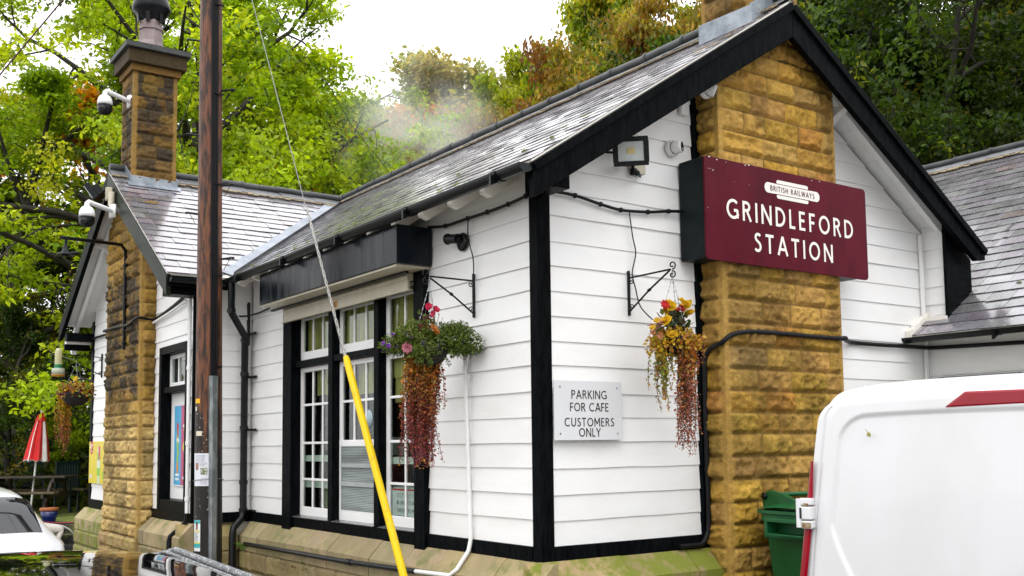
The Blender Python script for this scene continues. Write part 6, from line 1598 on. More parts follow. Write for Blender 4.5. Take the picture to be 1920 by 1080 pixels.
# ================================================================== terrace at the far end with picnic furniture
b = MB(); P = [(-9, 14.6), (1.0, 13.6), (9.5, 9.6), (14, 13), (14, 30), (-9, 30)]
b.prism([(x, y, -.02) for x, y in P], (0, 0, .46)); 
tag(b.build("terrace", mat('mossy_terrace', (.055, .062, .015), .9, col2=(.16, .20, .018), scale=3.5, bump=.8, bscale=30), None), kind="structure")
b = MB()
for k in range(3): b.prism([(-.6 + .0 * k, 13.1 + .28 * k, -.01), (1.3, 12.2 + .28 * k, -.01), (1.3, 13.6, -.01), (-.6, 14.3, -.01)], (0, 0, .15 * (k + 1)))
tag(b.build("steps", M['plinth'], None, .012), kind="structure")
DW = mat('dark_wet_timber', (.020, .014, .009), .5, col2=(.055, .038, .022), scale=5, stretch=(1, 6, 6), bump=.4, bscale=30)
OW = mat('old_brown_timber', (.06, .040, .020), .6, col2=(.12, .085, .045), scale=5, bump=.4, bscale=30)
def picnic(loc, rz, label, group=None):
    t = thing("picnic_table", label, "picnic table", (0, 0, 0), group)
    b = MB()
    for k in range(5): b.bb(-.90, .90, -.36 + .148 * k, -.36 + .148 * k + .135, .715, .755)
    b.bb(-.92, -.88, -.36, .37, .62, .712); b.build("tabletop", DW, t, .006)
    for sg in (-1, 1):
        b = MB(); b.bb(-.90, .90, sg * .72 - .13, sg * .72 - .005, .43, .47); b.bb(-.90, .90, sg * .72 + .005, sg * .72 + .13, .43, .47); b.build("bench_seat", OW, t, .006)
        for x in (-.62, .62):
            b = MB(); b.bar((x, sg * .22, .715), (x, sg * .70, .0), .09, .05, (1, 0, 0)); b.build("leg", DW, t, .004)
    for x in (-.62, .62):
        b = MB(); b.bar((x + .05, -.84, .39), (x + .05, .84, .39), .05, .09); b.bar((x + .05, -.36, .67), (x + .05, .36, .67), .05, .08); b.build("cross_beam", DW, t, .004)
    t.location = loc; t.rotation_euler = (0, 0, rz); return t
picnic((-.05, 16.75, .44), R_(-33), "dark wet picnic table with the closed red and white parasol standing in it")
# parasol
UM = thing("closed_parasol", "closed red and white striped parasol standing in the picnic table", "parasol", (.02, 16.55, .46))
uc = Vector((.07, 16.58, 0)); lean = Vector((.085, .02, 1.0)); UB = Vector((.02, 16.56, .50))
b = MB(); b.smooth = True; b.tube([UB, UB + lean * 2.02], .019, 10); b.build("pole", M['white_plastic'], UM)
b = MB(); n = 48; rings = [(.0, 1.98), (.06, 1.92), (.10, 1.80), (.085, 1.785), (.15, 1.45), (.20, 1.08), (.21, 1.02), (.19, 1.0)]; vs = []
b.smooth = False
rg2 = random.Random(2)
for i, (rr, z) in enumerate(rings):
    for j in range(n):
        t = 2 * math.pi * j / n; fold = 1 + (.16 if i > 2 else .05) * math.cos(8 * t + .4) ; vs.append(UB + lean * z * .98 + Vector((math.cos(t) * rr * fold, math.sin(t) * rr * fold, .02 * math.sin(8 * t) if i > 4 else 0)))
fr, fw_ = [], []
for i in range(len(rings) - 1):
    for j in range(n):
        f = (i * n + j, i * n + (j + 1) % n, (i + 1) * n + (j + 1) % n, (i + 1) * n + j)
        white = ((j // 3) % 4 == 1 and 2 <= i < 6) or i >= 6
        (fw_ if white else fr).append(f)
me = bpy.data.meshes.new("canopy"); me.from_pydata([tuple(Vector(v) - UM.location) for v in vs], [], fr + fw_); me.materials.append(mat('red_canvas', (.62, .012, .012), .6)); me.materials.append(mat('white_canvas', (.74, .72, .72), .6)); me.polygons.foreach_set("material_index", [0] * len(fr) + [1] * len(fw_)); me.update(); link("canopy", me, UM)
b = MB(); b.lathe([(.03, 0), (.03, .03), (.012, .05), (.0, .06)], UB + lean * 1.95, 12); b.build("finial", M['white_plastic'], UM)
def chair(loc, rz, label):
    t = thing("garden_chair", label, "chair", (0, 0, 0), "dark green garden chairs"); G = mat('dark_green_plastic', (.006, .022, .024), .35)
    b = MB()
    for k in range(8): b.bb(-.23 + .058 * k, -.23 + .058 * k + .045, .20, .23, .48, .98)
    b.bb(-.27, .27, .195, .235, .95, 1.02); b.bb(-.27, -.235, .195, .235, .44, .98); b.bb(.235, .27, .195, .235, .44, .98); b.build("backrest", G, t, .006)
    b = MB()
    for k in range(7): b.bb(-.25, .25, -.24 + .062 * k, -.24 + .062 * k + .052, .42, .445)
    b.build("seat", G, t, .005)
    for sg in (-1, 1):
        b = MB(); b.bb(sg * .27 - .025, sg * .27 + .025, -.27, .24, .64, .665); b.build("armrest", G, t, .006)
        for y in (-.24, .21): b = MB(); b.bb(sg * .27 - .02, sg * .27 + .02, y - .02, y + .02, 0, .645); b.build("leg", G, t, .004)
    t.location = loc; t.rotation_euler = (0, 0, rz)
chair((.92, 17.1, .44), R_(25), "dark green slatted garden chair between the parasol and the far wing")
chair((.30, 18.3, .44), R_(-10), "dark green slatted garden chair half hidden behind the parasol")
# timber fence behind
FE = thing("timber_fence", "dark timber post and board fence behind the picnic table", "fence", (0, 20, .44))
a0, a1 = Vector((-4.5, 24.2, .44)), Vector((6.5, 16.4, .44)); dn = (a1 - a0).normalized()
for k in range(9): q = a0.lerp(a1, k / 8); b = MB(); b.box(q + Vector((0, 0, .62)), (.09, .09, 1.24), math.atan2(dn.y, dn.x)); b.build("post", DW, FE, .006)
for z in (.25, 1.14):
    b = MB(); b.bar(a0 + Vector((0, 0, z)), a1 + Vector((0, 0, z)), .05, .09); b.build("rail", DW, FE, .005)
b = MB(); k = 0; Lf = (a1 - a0).length; r = random.Random(3)
while k * .16 < Lf: q = a0 + dn * (k * .16) + Vector((-dn.y, dn.x, 0)) * .04; b.box(q + Vector((0, 0, .56)), (.115, .02, 1.0 + r.uniform(-.03, .03)), math.atan2(dn.y, dn.x)); k += 1
b.build("board_panel", DW, FE)
# planter
PL = thing("glazed_planter", "blue planter with a terracotta rim on the terrace near the steps", "planter", (-.10, 14.2, .44))
b = MB(); b.lathe([(.10, .44), (.125, .52), (.145, .64), (.0, .64)], (-.10, 14.2, 0), 24); b.build("pot", mat('blue_glaze', (.008, .018, .10), .2), PL)
b = MB(); b.lathe([(.150, .64), (.158, .66), (.155, .69), (.12, .695), (.0, .68)], (-.10, 14.2, 0), 24); b.build("rim", mat('terracotta', (.30, .09, .02), .6), PL)
# posters on the far wing
YD = Vector((0, -1, 0))
def panelx(mb, x, y0, y1, z0, z1): mb.bb(x - .002, x, y0, y1, z0, z1)
IC = thing("ice_cream_poster", "yellow ice cream poster on the far wing's end boards beside the stone breast", "poster", (-.64, 8.75, 1.5))
xq = -.612
b = MB(); b.bb(xq - .006, xq, 8.02, 9.13, 1.26, 1.80); b.build("poster_sheet", mat('poster_yellow', (.68, .55, .006), .35, var=.03), IC)
b = MB(); b.prism([(xq - .0065, 9.06, 1.80), (xq - .0065, 8.93, 1.80), (xq - .0065, 8.93, 1.66), (xq - .0065, 8.995, 1.625), (xq - .0065, 9.06, 1.66)], (-.001, 0, 0)); b.build("red_badge", mat('badge_red', (.52, .012, .012), .35), IC)
def heart(mb, x, yc, zc, s, hollow=True):
    pts = []
    for i in range(28):
        t = 2 * math.pi * i / 28; pts.append((yc - s * 16 * math.sin(t) ** 3 / 17, zc + s * (13 * math.cos(t) - 5 * math.cos(2 * t) - 2 * math.cos(3 * t) - math.cos(4 * t)) / 17))
    mb.tube([(x, *p) for p in pts + pts[:1]], s * .16, 5)
b = MB(); heart(b, xq - .0085, 8.995, 1.735, .038); b.bb(xq - .009, xq - .008, 8.97, 9.02, 1.668, 1.682); b.build("badge_mark", M['white_plastic'], IC)
b = MB(); zz = [1.26, 1.36, 1.46, 1.56, 1.66, 1.72, 1.745]; ww_ = [.06, .075, .085, .088, .08, .055, .0]
for i in range(6):
    b.cur = ((.55, .62, .40), (.22, .50, .03), (.62, .66, .52), (.24, .52, .04), (.66, .66, .56), (.55, .60, .4))[i]
    y0 = 8.62; b.quad((xq - .0068, y0 + ww_[i], zz[i]), (xq - .0068, y0 - ww_[i], zz[i]), (xq - .0068, y0 - ww_[i + 1], zz[i + 1]), (xq - .0068, y0 + ww_[i + 1], zz[i + 1]))
b.cur = (.60, .01, .12); b.quad((xq - .0073, 8.62, 1.55), (xq - .0073, 8.555, 1.58), (xq - .0073, 8.56, 1.735), (xq - .0073, 8.64, 1.74))
b.cur = (.62, .62, .60); b.quad((xq - .0071, 9.08, 1.325), (xq - .0071, 8.96, 1.325), (xq - .0071, 8.96, 1.375), (xq - .0071, 9.08, 1.375))
b.cur = (.2, .45, .03); b.quad((xq - .0066, 8.42, 1.32), (xq - .0066, 8.36, 1.32), (xq - .0066, 8.36, 1.42), (xq - .0066, 8.42, 1.40)); b.build("lolly_picture", mat('print_inks', (1, 1, 1), .4, attr=True, var=.04), IC)
ID = thing("ice_lolly_poster", "blue and pink ice lolly poster in a silver frame on the white door", "poster", (-.52, 5.55, 1.7)); xd = -.513
b = MB(); b.bb(xd - .012, xd, 5.30, 5.80, 1.30, 2.16); b.build("poster_frame", M['signgrey'], ID, .003)
b = MB(); b.bb(xd - .014, xd - .0125, 5.56, 5.785, 1.32, 2.145); b.build("blue_panel", mat('poster_blue', (.05, .34, .58), .35), ID)
b = MB(); b.bb(xd - .0142, xd - .0125, 5.315, 5.558, 1.32, 2.145); b.build("pink_panel", mat('poster_pink', (.46, .06, .16), .35), ID)
b = MB(); r = random.Random(9); xx = xd - .0146
def blob(y, z, ry, rz_, c): 
    b.cur = c; xo = r.uniform(0, .0012); b.poly([(xx - xo, y - ry * math.cos(t), z + rz_ * math.sin(t)) for t in [i * .524 for i in range(12)]])
blob(5.675, 1.93, .035, .04, (.5, .05, .05)); heart_b = None
for k in range(5): blob(5.67 + r.uniform(-.02, .02), 1.88 - .075 * k, .03, .05, ((.55, .1, .02), (.6, .3, .02), (.3, .5, .04), (.35, .5, .05), (.3, .5, .04))[k])
blob(5.67, 1.50, .035, .065, (.6, .25, .03)); blob(5.66, 1.78, .05, .03, (.7, .7, .65))
for k in range(13): blob(5.43 + r.uniform(-.06, .06), 1.48 + .038 * k, r.uniform(.025, .05), r.uniform(.025, .045), r.choice(((.62, .52, .08), (.6, .6, .4), (.35, .5, .05), (.62, .3, .05))))
b.build("lolly_picture", bpy.data.materials['print_inks'], ID)
b = MB()
for z, yc in ((1.41, 5.67), (1.365, 5.67), (1.92, 5.43), (1.38, 5.43)): b.bb(xd - .0165, xd - .016, yc - .06, yc + .06, z, z + .026)
b.build("white_print", M['white_plastic'], ID)
# small fern rooted in the plinth and leaves caught on the roof
FN = thing("fern", "small bright green fern growing from the plinth below the downpipe", "plant", (-.15, 4.7, .72)); L = Leaves(8); r = random.Random(8)
for k in range(7):
    a = R_(180 + r.uniform(-75, 75)); p = Vector((-.15, 4.72, .70)); d = Vector((math.cos(a) * .6, math.sin(a), .75)).normalized(); pts = [p.copy()]
    for i in range(9):
        d = (d + Vector((0, 0, -.11))).normalized(); p = p + d * .022; pts.append(p.copy())
        for sg in (-1, 1): L.leaf(p, .034 * (1 - .07 * i), (.12, .26, .02), aspect=.45)
    L.stem(pts, .0018, (.12, .2, .02))
L.build("fronds", M['leafy'], FN)
WD = thing("wall_weed", "reddish weeds growing from the plinth joints below the big window", "plant", (-.15, 3.6, .67)); L = Leaves(9)
for k in range(60): L.leaf((-.155 - r.random() * .03, r.uniform(3.0, 3.75), .665 + r.uniform(-.08, .04)), r.uniform(.012, .028), r.choice(((.16, .05, .02), (.10, .14, .02))), aspect=.6)
L.build("leaves", M['leafy'], WD)
# ================================================================== dog
DG = thing("dog", "white dog with tan head patches standing by the steps on a red lead", "dog", (-.20, 13.0, 0))
def dog():
    bm = bpy.data.meshes.new("dog_body")
    pts = {'pelvis': (0, 0, .40, .085), 'belly': (.16, 0, .40, .085), 'chest': (.32, 0, .41, .105), 'neck': (.43, 0, .49, .065), 'head': (.52, 0, .54, .072), 'muz': (.60, 0, .515, .038), 'nose': (.655, 0, .505, .022),
           'tail1': (-.08, 0, .42, .022), 'tail2': (-.20, .02, .36, .014), 'tail3': (-.28, .03, .28, .008)}
    edges = [('pelvis', 'belly'), ('belly', 'chest'), ('chest', 'neck'), ('neck', 'head'), ('head', 'muz'), ('muz', 'nose'), ('pelvis', 'tail1'), ('tail1', 'tail2'), ('tail2', 'tail3')]
    for sg, s in ((1, 'l'), (-1, 'r')):
        pts.update({'hip' + s: (.0, sg * .07, .34, .062), 'knee' + s: (.05, sg * .085, .235, .036), 'hock' + s: (-.055, sg * .085, .13, .020), 'hft' + s: (-.04, sg * .085, .022, .020), 'htoe' + s: (.01, sg * .085, .014, .016),
                    'sh' + s: (.33, sg * .075, .33, .052), 'el' + s: (.31, sg * .08, .22, .030), 'wr' + s: (.325, sg * .08, .11, .020), 'fft' + s: (.325, sg * .08, .022, .020), 'ftoe' + s: (.37, sg * .08, .014, .016)})
        edges += [('pelvis', 'hip' + s), ('hip' + s, 'knee' + s), ('knee' + s, 'hock' + s), ('hock' + s, 'hft' + s), ('hft' + s, 'htoe' + s), ('chest', 'sh' + s), ('sh' + s, 'el' + s), ('el' + s, 'wr' + s), ('wr' + s, 'fft' + s), ('fft' + s, 'ftoe' + s)]
    nm = list(pts); bm.from_pydata([pts[k][:3] for k in nm], [(nm.index(a), nm.index(c)) for a, c in edges], []); bm.update()
    o = link("body", bm, DG, (mat('dog_coat', (.66, .62, .56), .8, col2=(.40, .20, .08), mix2=.66, sharp=.03, scale=3.4, bump=.4, bscale=60),))
    md = o.modifiers.new("skin", 'SKIN'); bm.skin_vertices[0].data[0].use_root = True
    for i, k in enumerate(nm): bm.skin_vertices[0].data[i].radius = (pts[k][3], pts[k][3])
    s = o.modifiers.new("sub", 'SUBSURF'); s.levels = 2; s.render_levels = 2; md.use_smooth_shade = True
    T = mat('tan_fur', (.36, .17, .06), .8)
    for sg in (-1, 1):
        b = MB(); b.prism([(.49, sg * .060, .60), (.535, sg * .066, .585), (.53, sg * .095, .50), (.50, sg * .10, .48), (.475, sg * .09, .53)], (0, sg * .012, 0)); e_ = b.build("ear", T, None, .006); e_.parent = DG
        b = MB(); b.lathe([(.0, -.010), (.009, 0), (.0, .010)], (.575, sg * .038, .552), 8); e_ = b.build("eye", M['ink'], None); e_.parent = DG
    b = MB(); b.lathe([(.0, -.015), (.02, -.004), (.018, .008), (.0, .014)], (.672, 0, .508), 10, (1, 0, 0)); e_ = b.build("nose", M['ink'], None); e_.parent = DG
    b = MB(); b.smooth = True; b.tube([(.40 + .006 * math.cos(t), .074 * math.cos(t) , .475 + .074 * math.sin(t)) for t in [i * .35 for i in range(19)]], .010, 6); e_ = b.build("collar", mat('red_collar', (.35, .02, .04), .5), None); e_.parent = DG
dog(); DG.rotation_euler = (0, 0, R_(205)); DG.scale = (1.05,) * 3
cable("thin red lead running from the dog's collar behind the plinth", [[(-.56, 12.83, .56), (-.1, 12.95, .50), (.5, 12.6, .56), (1.0, 12.3, .75)]], .008, False, "lead", mat('red_lead', (.32, .02, .05), .5), "dog_lead")
# ================================================================== trees
def leaf_material(name, trans=0.5, spec=0.25):
    mm = bpy.data.materials.new(name); mm.use_nodes = True; t = mm.node_tree; b = t.nodes["Principled BSDF"]
    b.inputs["Roughness"].default_value = .42; b.inputs["Specular IOR Level"].default_value = spec
    at = t.nodes.new("ShaderNodeAttribute"); at.attribute_name = "Col"
    oi = t.nodes.new("ShaderNodeObjectInfo"); hv = t.nodes.new("ShaderNodeHueSaturation")
    mr = t.nodes.new("ShaderNodeMapRange"); mr.inputs[3].default_value = .494; mr.inputs[4].default_value = .506
    t.links.new(oi.outputs["Random"], mr.inputs[0]); t.links.new(mr.outputs[0], hv.inputs["Hue"]); t.links.new(at.outputs["Color"], hv.inputs["Color"])
    t.links.new(hv.outputs[0], b.inputs["Base Color"])
    tr = t.nodes.new("ShaderNodeBsdfTranslucent"); mu = t.nodes.new("ShaderNodeMixRGB"); mu.blend_type = 'MULTIPLY'; mu.inputs[0].default_value = 1; mu.inputs[2].default_value = (1.25, 1.2, .5, 1)
    t.links.new(hv.outputs[0], mu.inputs[1]); t.links.new(mu.outputs[0], tr.inputs[0])
    ms = t.nodes.new("ShaderNodeMixShader"); ms.inputs[0].default_value = trans; out = t.nodes["Material Output"]
    t.links.new(b.outputs[0], ms.inputs[1]); t.links.new(tr.outputs[0], ms.inputs[2]); t.links.new(ms.outputs[0], out.inputs[0]); return mm
M['leaf'] = leaf_material('tree_leaf')
M['bark'] = mat('dark_bark', (.014, .011, .008), .8, col2=(.045, .040, .028), scale=8, stretch=(1, 1, .3), bump=.6, bscale=20)
def tubes_np(segs, n=5):
    """segs: list of (points, radii) -> verts, faces"""
    V_, F_ = [], []; base = 0
    for pts, rs in segs:
        P = np.array(pts, float); k = len(P); T = np.gradient(P, axis=0); T /= np.linalg.norm(T, axis=1)[:, None] + 1e-9
        ref = np.array([.31, .62, .2]); S = np.cross(T, ref); S /= np.linalg.norm(S, axis=1)[:, None] + 1e-9; U_ = np.cross(T, S)
        a = np.arange(n) * 2 * np.pi / n
        ring = P[:, None, :] + (S[:, None, :] * np.cos(a)[None, :, None] + U_[:, None, :] * np.sin(a)[None, :, None]) * np.array(rs)[:, None, None]
        V_.append(ring.reshape(-1, 3)); i = np.arange(k - 1)[:, None] * n; j = np.arange(n)[None, :]
        f = np.stack([i + j, i + (j + 1) % n, i + n + (j + 1) % n, i + n + j], -1).reshape(-1, 4) + base; F_.append(f); base += k * n
    return np.concatenate(V_), np.concatenate(F_)
def grow(seed, H, R, trunk_r, first=.22, n1=12, n2=6, n3=4, up1=.55, droop=.1, shape='round', lean=(0, 0)):
    r = random.Random(seed); segs = []; tips = []
    def path(p, d, L, k, wob, trop):
        pts = [p.copy()]
        for i in range(k):
            d = (d + Vector((r.gauss(0, wob), r.gauss(0, wob), r.gauss(0, wob) + trop))).normalized(); p = p + d * (L / k); pts.append(p.copy())
        return pts
    trunk = path(Vector((0, 0, 0)), Vector((lean[0], lean[1], 1)).normalized(), H * .88, 9, .10, .06)
    segs.append((trunk, [trunk_r * (1 - .88 * i / 9) for i in range(10)]))
    az = r.uniform(0, 6)
    for i in range(n1):
        f = first + (.97 - first) * (i + r.random() * .7) / n1; q = f * 9; a = min(8, int(q)); p = trunk[a].lerp(trunk[a + 1], q - a); az += 2.4 + r.gauss(0, .35)
        if shape == 'round': prof = math.sin(math.pi * min(1, (f - first) / (1 - first) * .82 + .20)) ** .7
        elif shape == 'tall': prof = .55 + .45 * (1 - f)
        else: prof = 1 - .6 * (f - first) / (1 - first)
        L = R * prof * r.uniform(.75, 1.15); el = up1 * r.uniform(.6, 1.4) + .5 * f; d = Vector((math.cos(az) * math.cos(el), math.sin(az) * math.cos(el), math.sin(el)))
        b1 = path(p, d, L, 6, .16, .03 - droop * .4); r1 = trunk_r * (1 - .85 * f) * .55 + .012; segs.append((b1, [r1 * (1 - .85 * k / 6) for k in range(7)]))
        for j in range(n2):
            g = .25 + .75 * (j + r.random() * .8) / n2; q = g * 6; a = min(5, int(q)); p2 = b1[a].lerp(b1[a + 1], min(1, q - a)); dd = (b1[a + 1] - b1[a]).normalized()
            d2 = (dd * .6 + Vector((r.gauss(0, .75), r.gauss(0, .75), r.gauss(.1, .45)))).normalized(); L2 = L * .42 * (1.15 - .5 * g) * r.uniform(.7, 1.3); b2 = path(p2, d2, L2, 4, .18, -droop * .5)
            r2 = max(.006, r1 * .42 * (1 - .6 * g)); segs.append((b2, [r2 * (1 - .8 * k / 4) for k in range(5)]))
            for l in range(n3):
                h = .3 + .7 * (l + r.random()) / n3; q = min(3.999, h * 4); a = int(q); p3 = b2[a].lerp(b2[a + 1], q - a)
                d3 = ((b2[a + 1] - b2[a]).normalized() * .5 + Vector((r.gauss(0, .8), r.gauss(0, .8), r.gauss(.05, .5)))).normalized(); L3 = max(.18, L2 * .45 * r.uniform(.6, 1.3)); b3 = path(p3, d3, L3, 3, .2, -droop)
                segs.append((b3, [max(.003, r2 * .35) * (1 - .7 * k / 3) for k in range(4)])); tips += [(b3[1], d3), (b3[2], d3), (b3[3], d3)]
    return segs, tips
def crown(seed, tips, per, ls, rad, cols, flat=.55, keep=1.0, horiz=.0):
    """leaf-sized faces round each twig; cols: list of (rgb, weight)"""
    g = np.random.default_rng(seed); T = np.array([tuple(t[0]) for t in tips])
    if keep < 1: T = T[g.random(len(T)) < keep]
    N = len(T); big = fbm(T[:, 0] * .55, T[:, 1] * .55, T[:, 2] * .55, seed, 2)      # clumps of colour
    Wt = np.array([c[1] for c in cols], float); Wt /= Wt.sum(); cum = np.cumsum(Wt); pal = np.array([c[0] for c in cols])
    u = np.clip((big - .22) / .56 + g.normal(0, .13, N), 0, .999); ci = np.searchsorted(cum, u)
    cc = pal[np.clip(ci, 0, len(pal) - 1)] * g.uniform(.75, 1.25, (N, 1))
    P = np.repeat(T, per, 0); col = np.repeat(cc, per, 0) * g.uniform(.65, 1.35, (N * per, 1)); K = N * per
    off = g.normal(0, 1, (K, 3)); off /= np.linalg.norm(off, axis=1)[:, None]; off *= (g.random((K, 1)) ** .45) * rad; off[:, 2] *= flat; P = P + off
    nrm = g.normal(0, 1, (K, 3)); nrm[:, 2] = nrm[:, 2] * .8 + .5 + horiz; nrm /= np.linalg.norm(nrm, axis=1)[:, None]
    d = g.normal(0, 1, (K, 3)); d[:, 2] -= .35; d -= nrm * (d * nrm).sum(1)[:, None]; d /= np.linalg.norm(d, axis=1)[:, None] + 1e-9; s = np.cross(nrm, d)
    L = ls * g.uniform(.6, 1.3, (K, 1)); W_ = L * .27; bend = nrm * L * .10
    V_ = np.stack([P, P + d * L * .45 + s * W_ + bend, P + d * L, P + d * L * .45 - s * W_ + bend], 1).reshape(-1, 3)
    F_ = np.arange(K * 4).reshape(-1, 4); return V_, F_, np.repeat(col, 4, 0)
LIME = [((.40, .53, .016), 3), ((.28, .41, .014), 3), ((.50, .58, .022), 2), ((.16, .26, .012), 2)]
LIMEG = [((.30, .45, .016), 3), ((.19, .31, .012), 3), ((.44, .55, .02), 2), ((.50, .54, .03), 1)]
ORANGE = [((.56, .24, .012), 3), ((.46, .30, .018), 2), ((.34, .32, .02), 2), ((.58, .17, .01), 1)]
RUST = [((.33, .20, .03), 3), ((.40, .24, .035), 2), ((.24, .20, .025), 3), ((.36, .29, .04), 2), ((.27, .13, .025), 2)]
GOLDG = [((.34, .38, .016), 3), ((.21, .31, .014), 3), ((.40, .36, .018), 2), ((.44, .34, .015), 1)]
BIRCH = [((.36, .37, .16), 3), ((.42, .36, .15), 3), ((.30, .33, .14), 2)]
DARK = [((.046, .090, .010), 4), ((.075, .135, .012), 3), ((.026, .052, .007), 4), ((.15, .18, .015), 1)]
DARKY = [((.055, .10, .011), 4), ((.11, .14, .014), 2), ((.20, .16, .02), 1), ((.030, .06, .007), 3)]
KIND = {}; HK = {}
def tree_kind(key, seed, H, R, tr, cols, per, ls, rad, **k):
    flat = k.pop('flat', .55); keep = k.pop('keep', 1.0); horiz = k.pop('horiz', 0.0)
    segs, tips = grow(seed, H, R, tr, **k); V_, F_ = tubes_np(segs); tm = np_mesh("trunk", V_, F_, None, True); tm.materials.append(M['bark'])
    V_, F_, cc = crown(seed + 1, tips, per, ls, rad, cols, flat, keep, horiz); cm = np_mesh("crown", V_, F_, cc); cm.materials.append(M['leaf']); KIND[key] = (tm, cm); HK[key] = float(np.percentile(V_[:, 2], 99.5))
# kind: feathery lime-green trees with open limbs; autumn trees; dark wood trees
tree_kind('ash1', 1, 13, 5.2, .38, LIME, 34, .135, .40, first=.22, n1=14, n2=7, n3=4, up1=.40, droop=.10, flat=.40, keep=.74, horiz=.7)
tree_kind('ash2', 2, 12, 5.0, .26, LIMEG, 32, .135, .42, first=.18, n1=13, n2=7, n3=4, up1=.30, droop=.12, flat=.40, keep=.9, horiz=.7)
tree_kind('low', 3, 7, 3.6, .16, LIME, 30, .12, .36, first=.12, n1=12, n2=6, n3=4, up1=.5, droop=.05, flat=.5)
tree_kind('orange', 4, 9, 3.4, .18, ORANGE, 18, .17, .36, first=.15, n1=12, n2=6, n3=4, up1=.6)
tree_kind('rust', 5, 9, 4.0, .20, RUST, 26, .17, .42, first=.10, n1=13, n2=6, n3=4, up1=.5)
tree_kind('gold', 6, 10, 4.0, .22, GOLDG, 26, .17, .40, first=.15, n1=13, n2=6, n3=4, up1=.5)
tree_kind('birch', 7, 11, 3.2, .14, BIRCH, 20, .15, .45, first=.15, n1=14, n2=6, n3=4, up1=.8, shape='tall', droop=.16, keep=.9)
tree_kind('dark1', 8, 12, 4.6, .24, DARK, 26, .14, .46, first=.15, n1=14, n2=6, n3=4, up1=.35)
tree_kind('dark2', 9, 11, 4.4, .22, DARKY, 26, .15, .46, first=.12, n1=13, n2=6, n3=4, up1=.4)
def at_px(px, t, z=None):
    """ground point seen t metres ahead in picture column px of the photograph"""
    s = (px - 960) / 1917.2 * t; p = CAM + _fw * t + _ri * s; return p.x, p.y
used = set()
def plant(name, key, x, y, scale, rz, label, group, zoff=0.0, sz=None, lean=None):
    t = thing(name, label, "tree", (x, y, terr1(x, y) + zoff - .05), group); tm, cm = KIND[key]
    o = bpy.data.objects.new("trunk", tm); C.objects.link(o); o.parent = t; o = bpy.data.objects.new("crown", cm); C.objects.link(o); o.parent = t
    t.scale = (scale, scale, sz or scale); t.rotation_euler = (lean[0] if lean else 0, lean[1] if lean else 0, rz); return t
GA, GB_, GC = "lime green trees behind the far wing", "autumn trees on the slope behind the roof", "dark green trees on the wooded hillside"
def P2(name, key, px, t, ytop, rz, label, group, wf=1.0):
    """ytop: picture row of the photograph that the crown reaches at its distance"""
    x, y = at_px(px, t); hz = 841 - (px - 1000) * .011
    z = CAM.z + (hz - ytop) / 1917.2 * t * 1.0; s_ = (z - terr1(x, y)) / HK[key]; return plant(name, key, x, y, s_ * wf, rz, label, group, sz=s_)
P2("broadleaf_tree", 'ash1', 352, 23.5, -110, 0.6, "tall open lime-green tree whose dark forked limbs show between the stone stack and the pole", GA)
P2("broadleaf_tree", 'ash2', 60, 24, 80, 2.1, "spreading lime-green tree at the photo's left edge, left of the clay-pot chimney", GA)
P2("broadleaf_tree", 'ash1', 470, 27, 15, 3.9, "lime-green tree rising right of the pole behind the far wing's ridge", GA)
P2("broadleaf_tree", 'ash1', 235, 28, -60, 4.6, "lime-green tree directly behind the clay-pot chimney", GA)
P2("broadleaf_tree", 'low', 470, 20.5, 235, 1.0, "low bright yellow-green tree just over the far wing's ridge beside the pole", GA)
P2("broadleaf_tree", 'low', 590, 22, 225, 2.5, "low bright yellow-green tree over the valley between the two roofs", GA)
P2("broadleaf_tree", 'low', 650, 25, 268, 4.4, "small yellow-green tree just left of the steam over the long ridge", GA, .8)
P2("broadleaf_tree", 'dark2', 20, 21.5, 560, 3.3, "low leafy tree behind the parasol below the swan-neck lamp", GA)
P2("broadleaf_tree", 'dark2', -60, 27, 280, 1.9, "dark tree shading the fence at the photo's far left edge", GA)
P2("broadleaf_tree", 'dark2', 130, 25.5, 420, .4, "dark tree behind the bird feeder and the far wing's gable", GA)
P2("broadleaf_tree", 'ash2', 430, 33, 60, 5.3, "farther lime-green tree half hidden by the telegraph pole", GA)
P2("autumn_tree", 'orange', 650, 32, 175, .5, "bright orange autumn tree above the meeting of the two ridges", GB_)
P2("autumn_tree", 'orange', 300, 31, 150, 2.5, "orange autumn tree glowing through the limbs behind the clay-pot chimney", GB_)
P2("autumn_tree", 'gold', 560, 38, 190, 1.5, "yellowing tree between the lime-green trees and the orange one", GB_)
P2("birch_tree", 'birch', 805, 44, 118, .2, "pale thin birch standing highest in the steam behind the ridge", GB_, 1.25)
P2("birch_tree", 'birch', 868, 43, 135, 1.7, "pale olive birch right of the birch in the steam", GB_, 1.25)
P2("birch_tree", 'birch', 935, 41, 138, 3.0, "pale olive birch nearest the green-gold tree", GB_, 1.25)
P2("birch_tree", 'birch', 755, 46, 215, 4.0, "small misty birch at the left edge of the pale birches", GB_, 1.25)
P2("autumn_tree", 'gold', 1085, 35, -40, .9, "tall green and gold tree topping the slope above the long roof", GB_, .62)
P2("autumn_tree", 'gold', 1015, 34, 60, 2.2, "smaller green and gold tree left of the tallest gold one", GB_, .75)
P2("autumn_tree", 'gold', 1215, 41, -60, 4.2, "golden tree rising behind the russet ones near the sooty stack", GB_, .7)
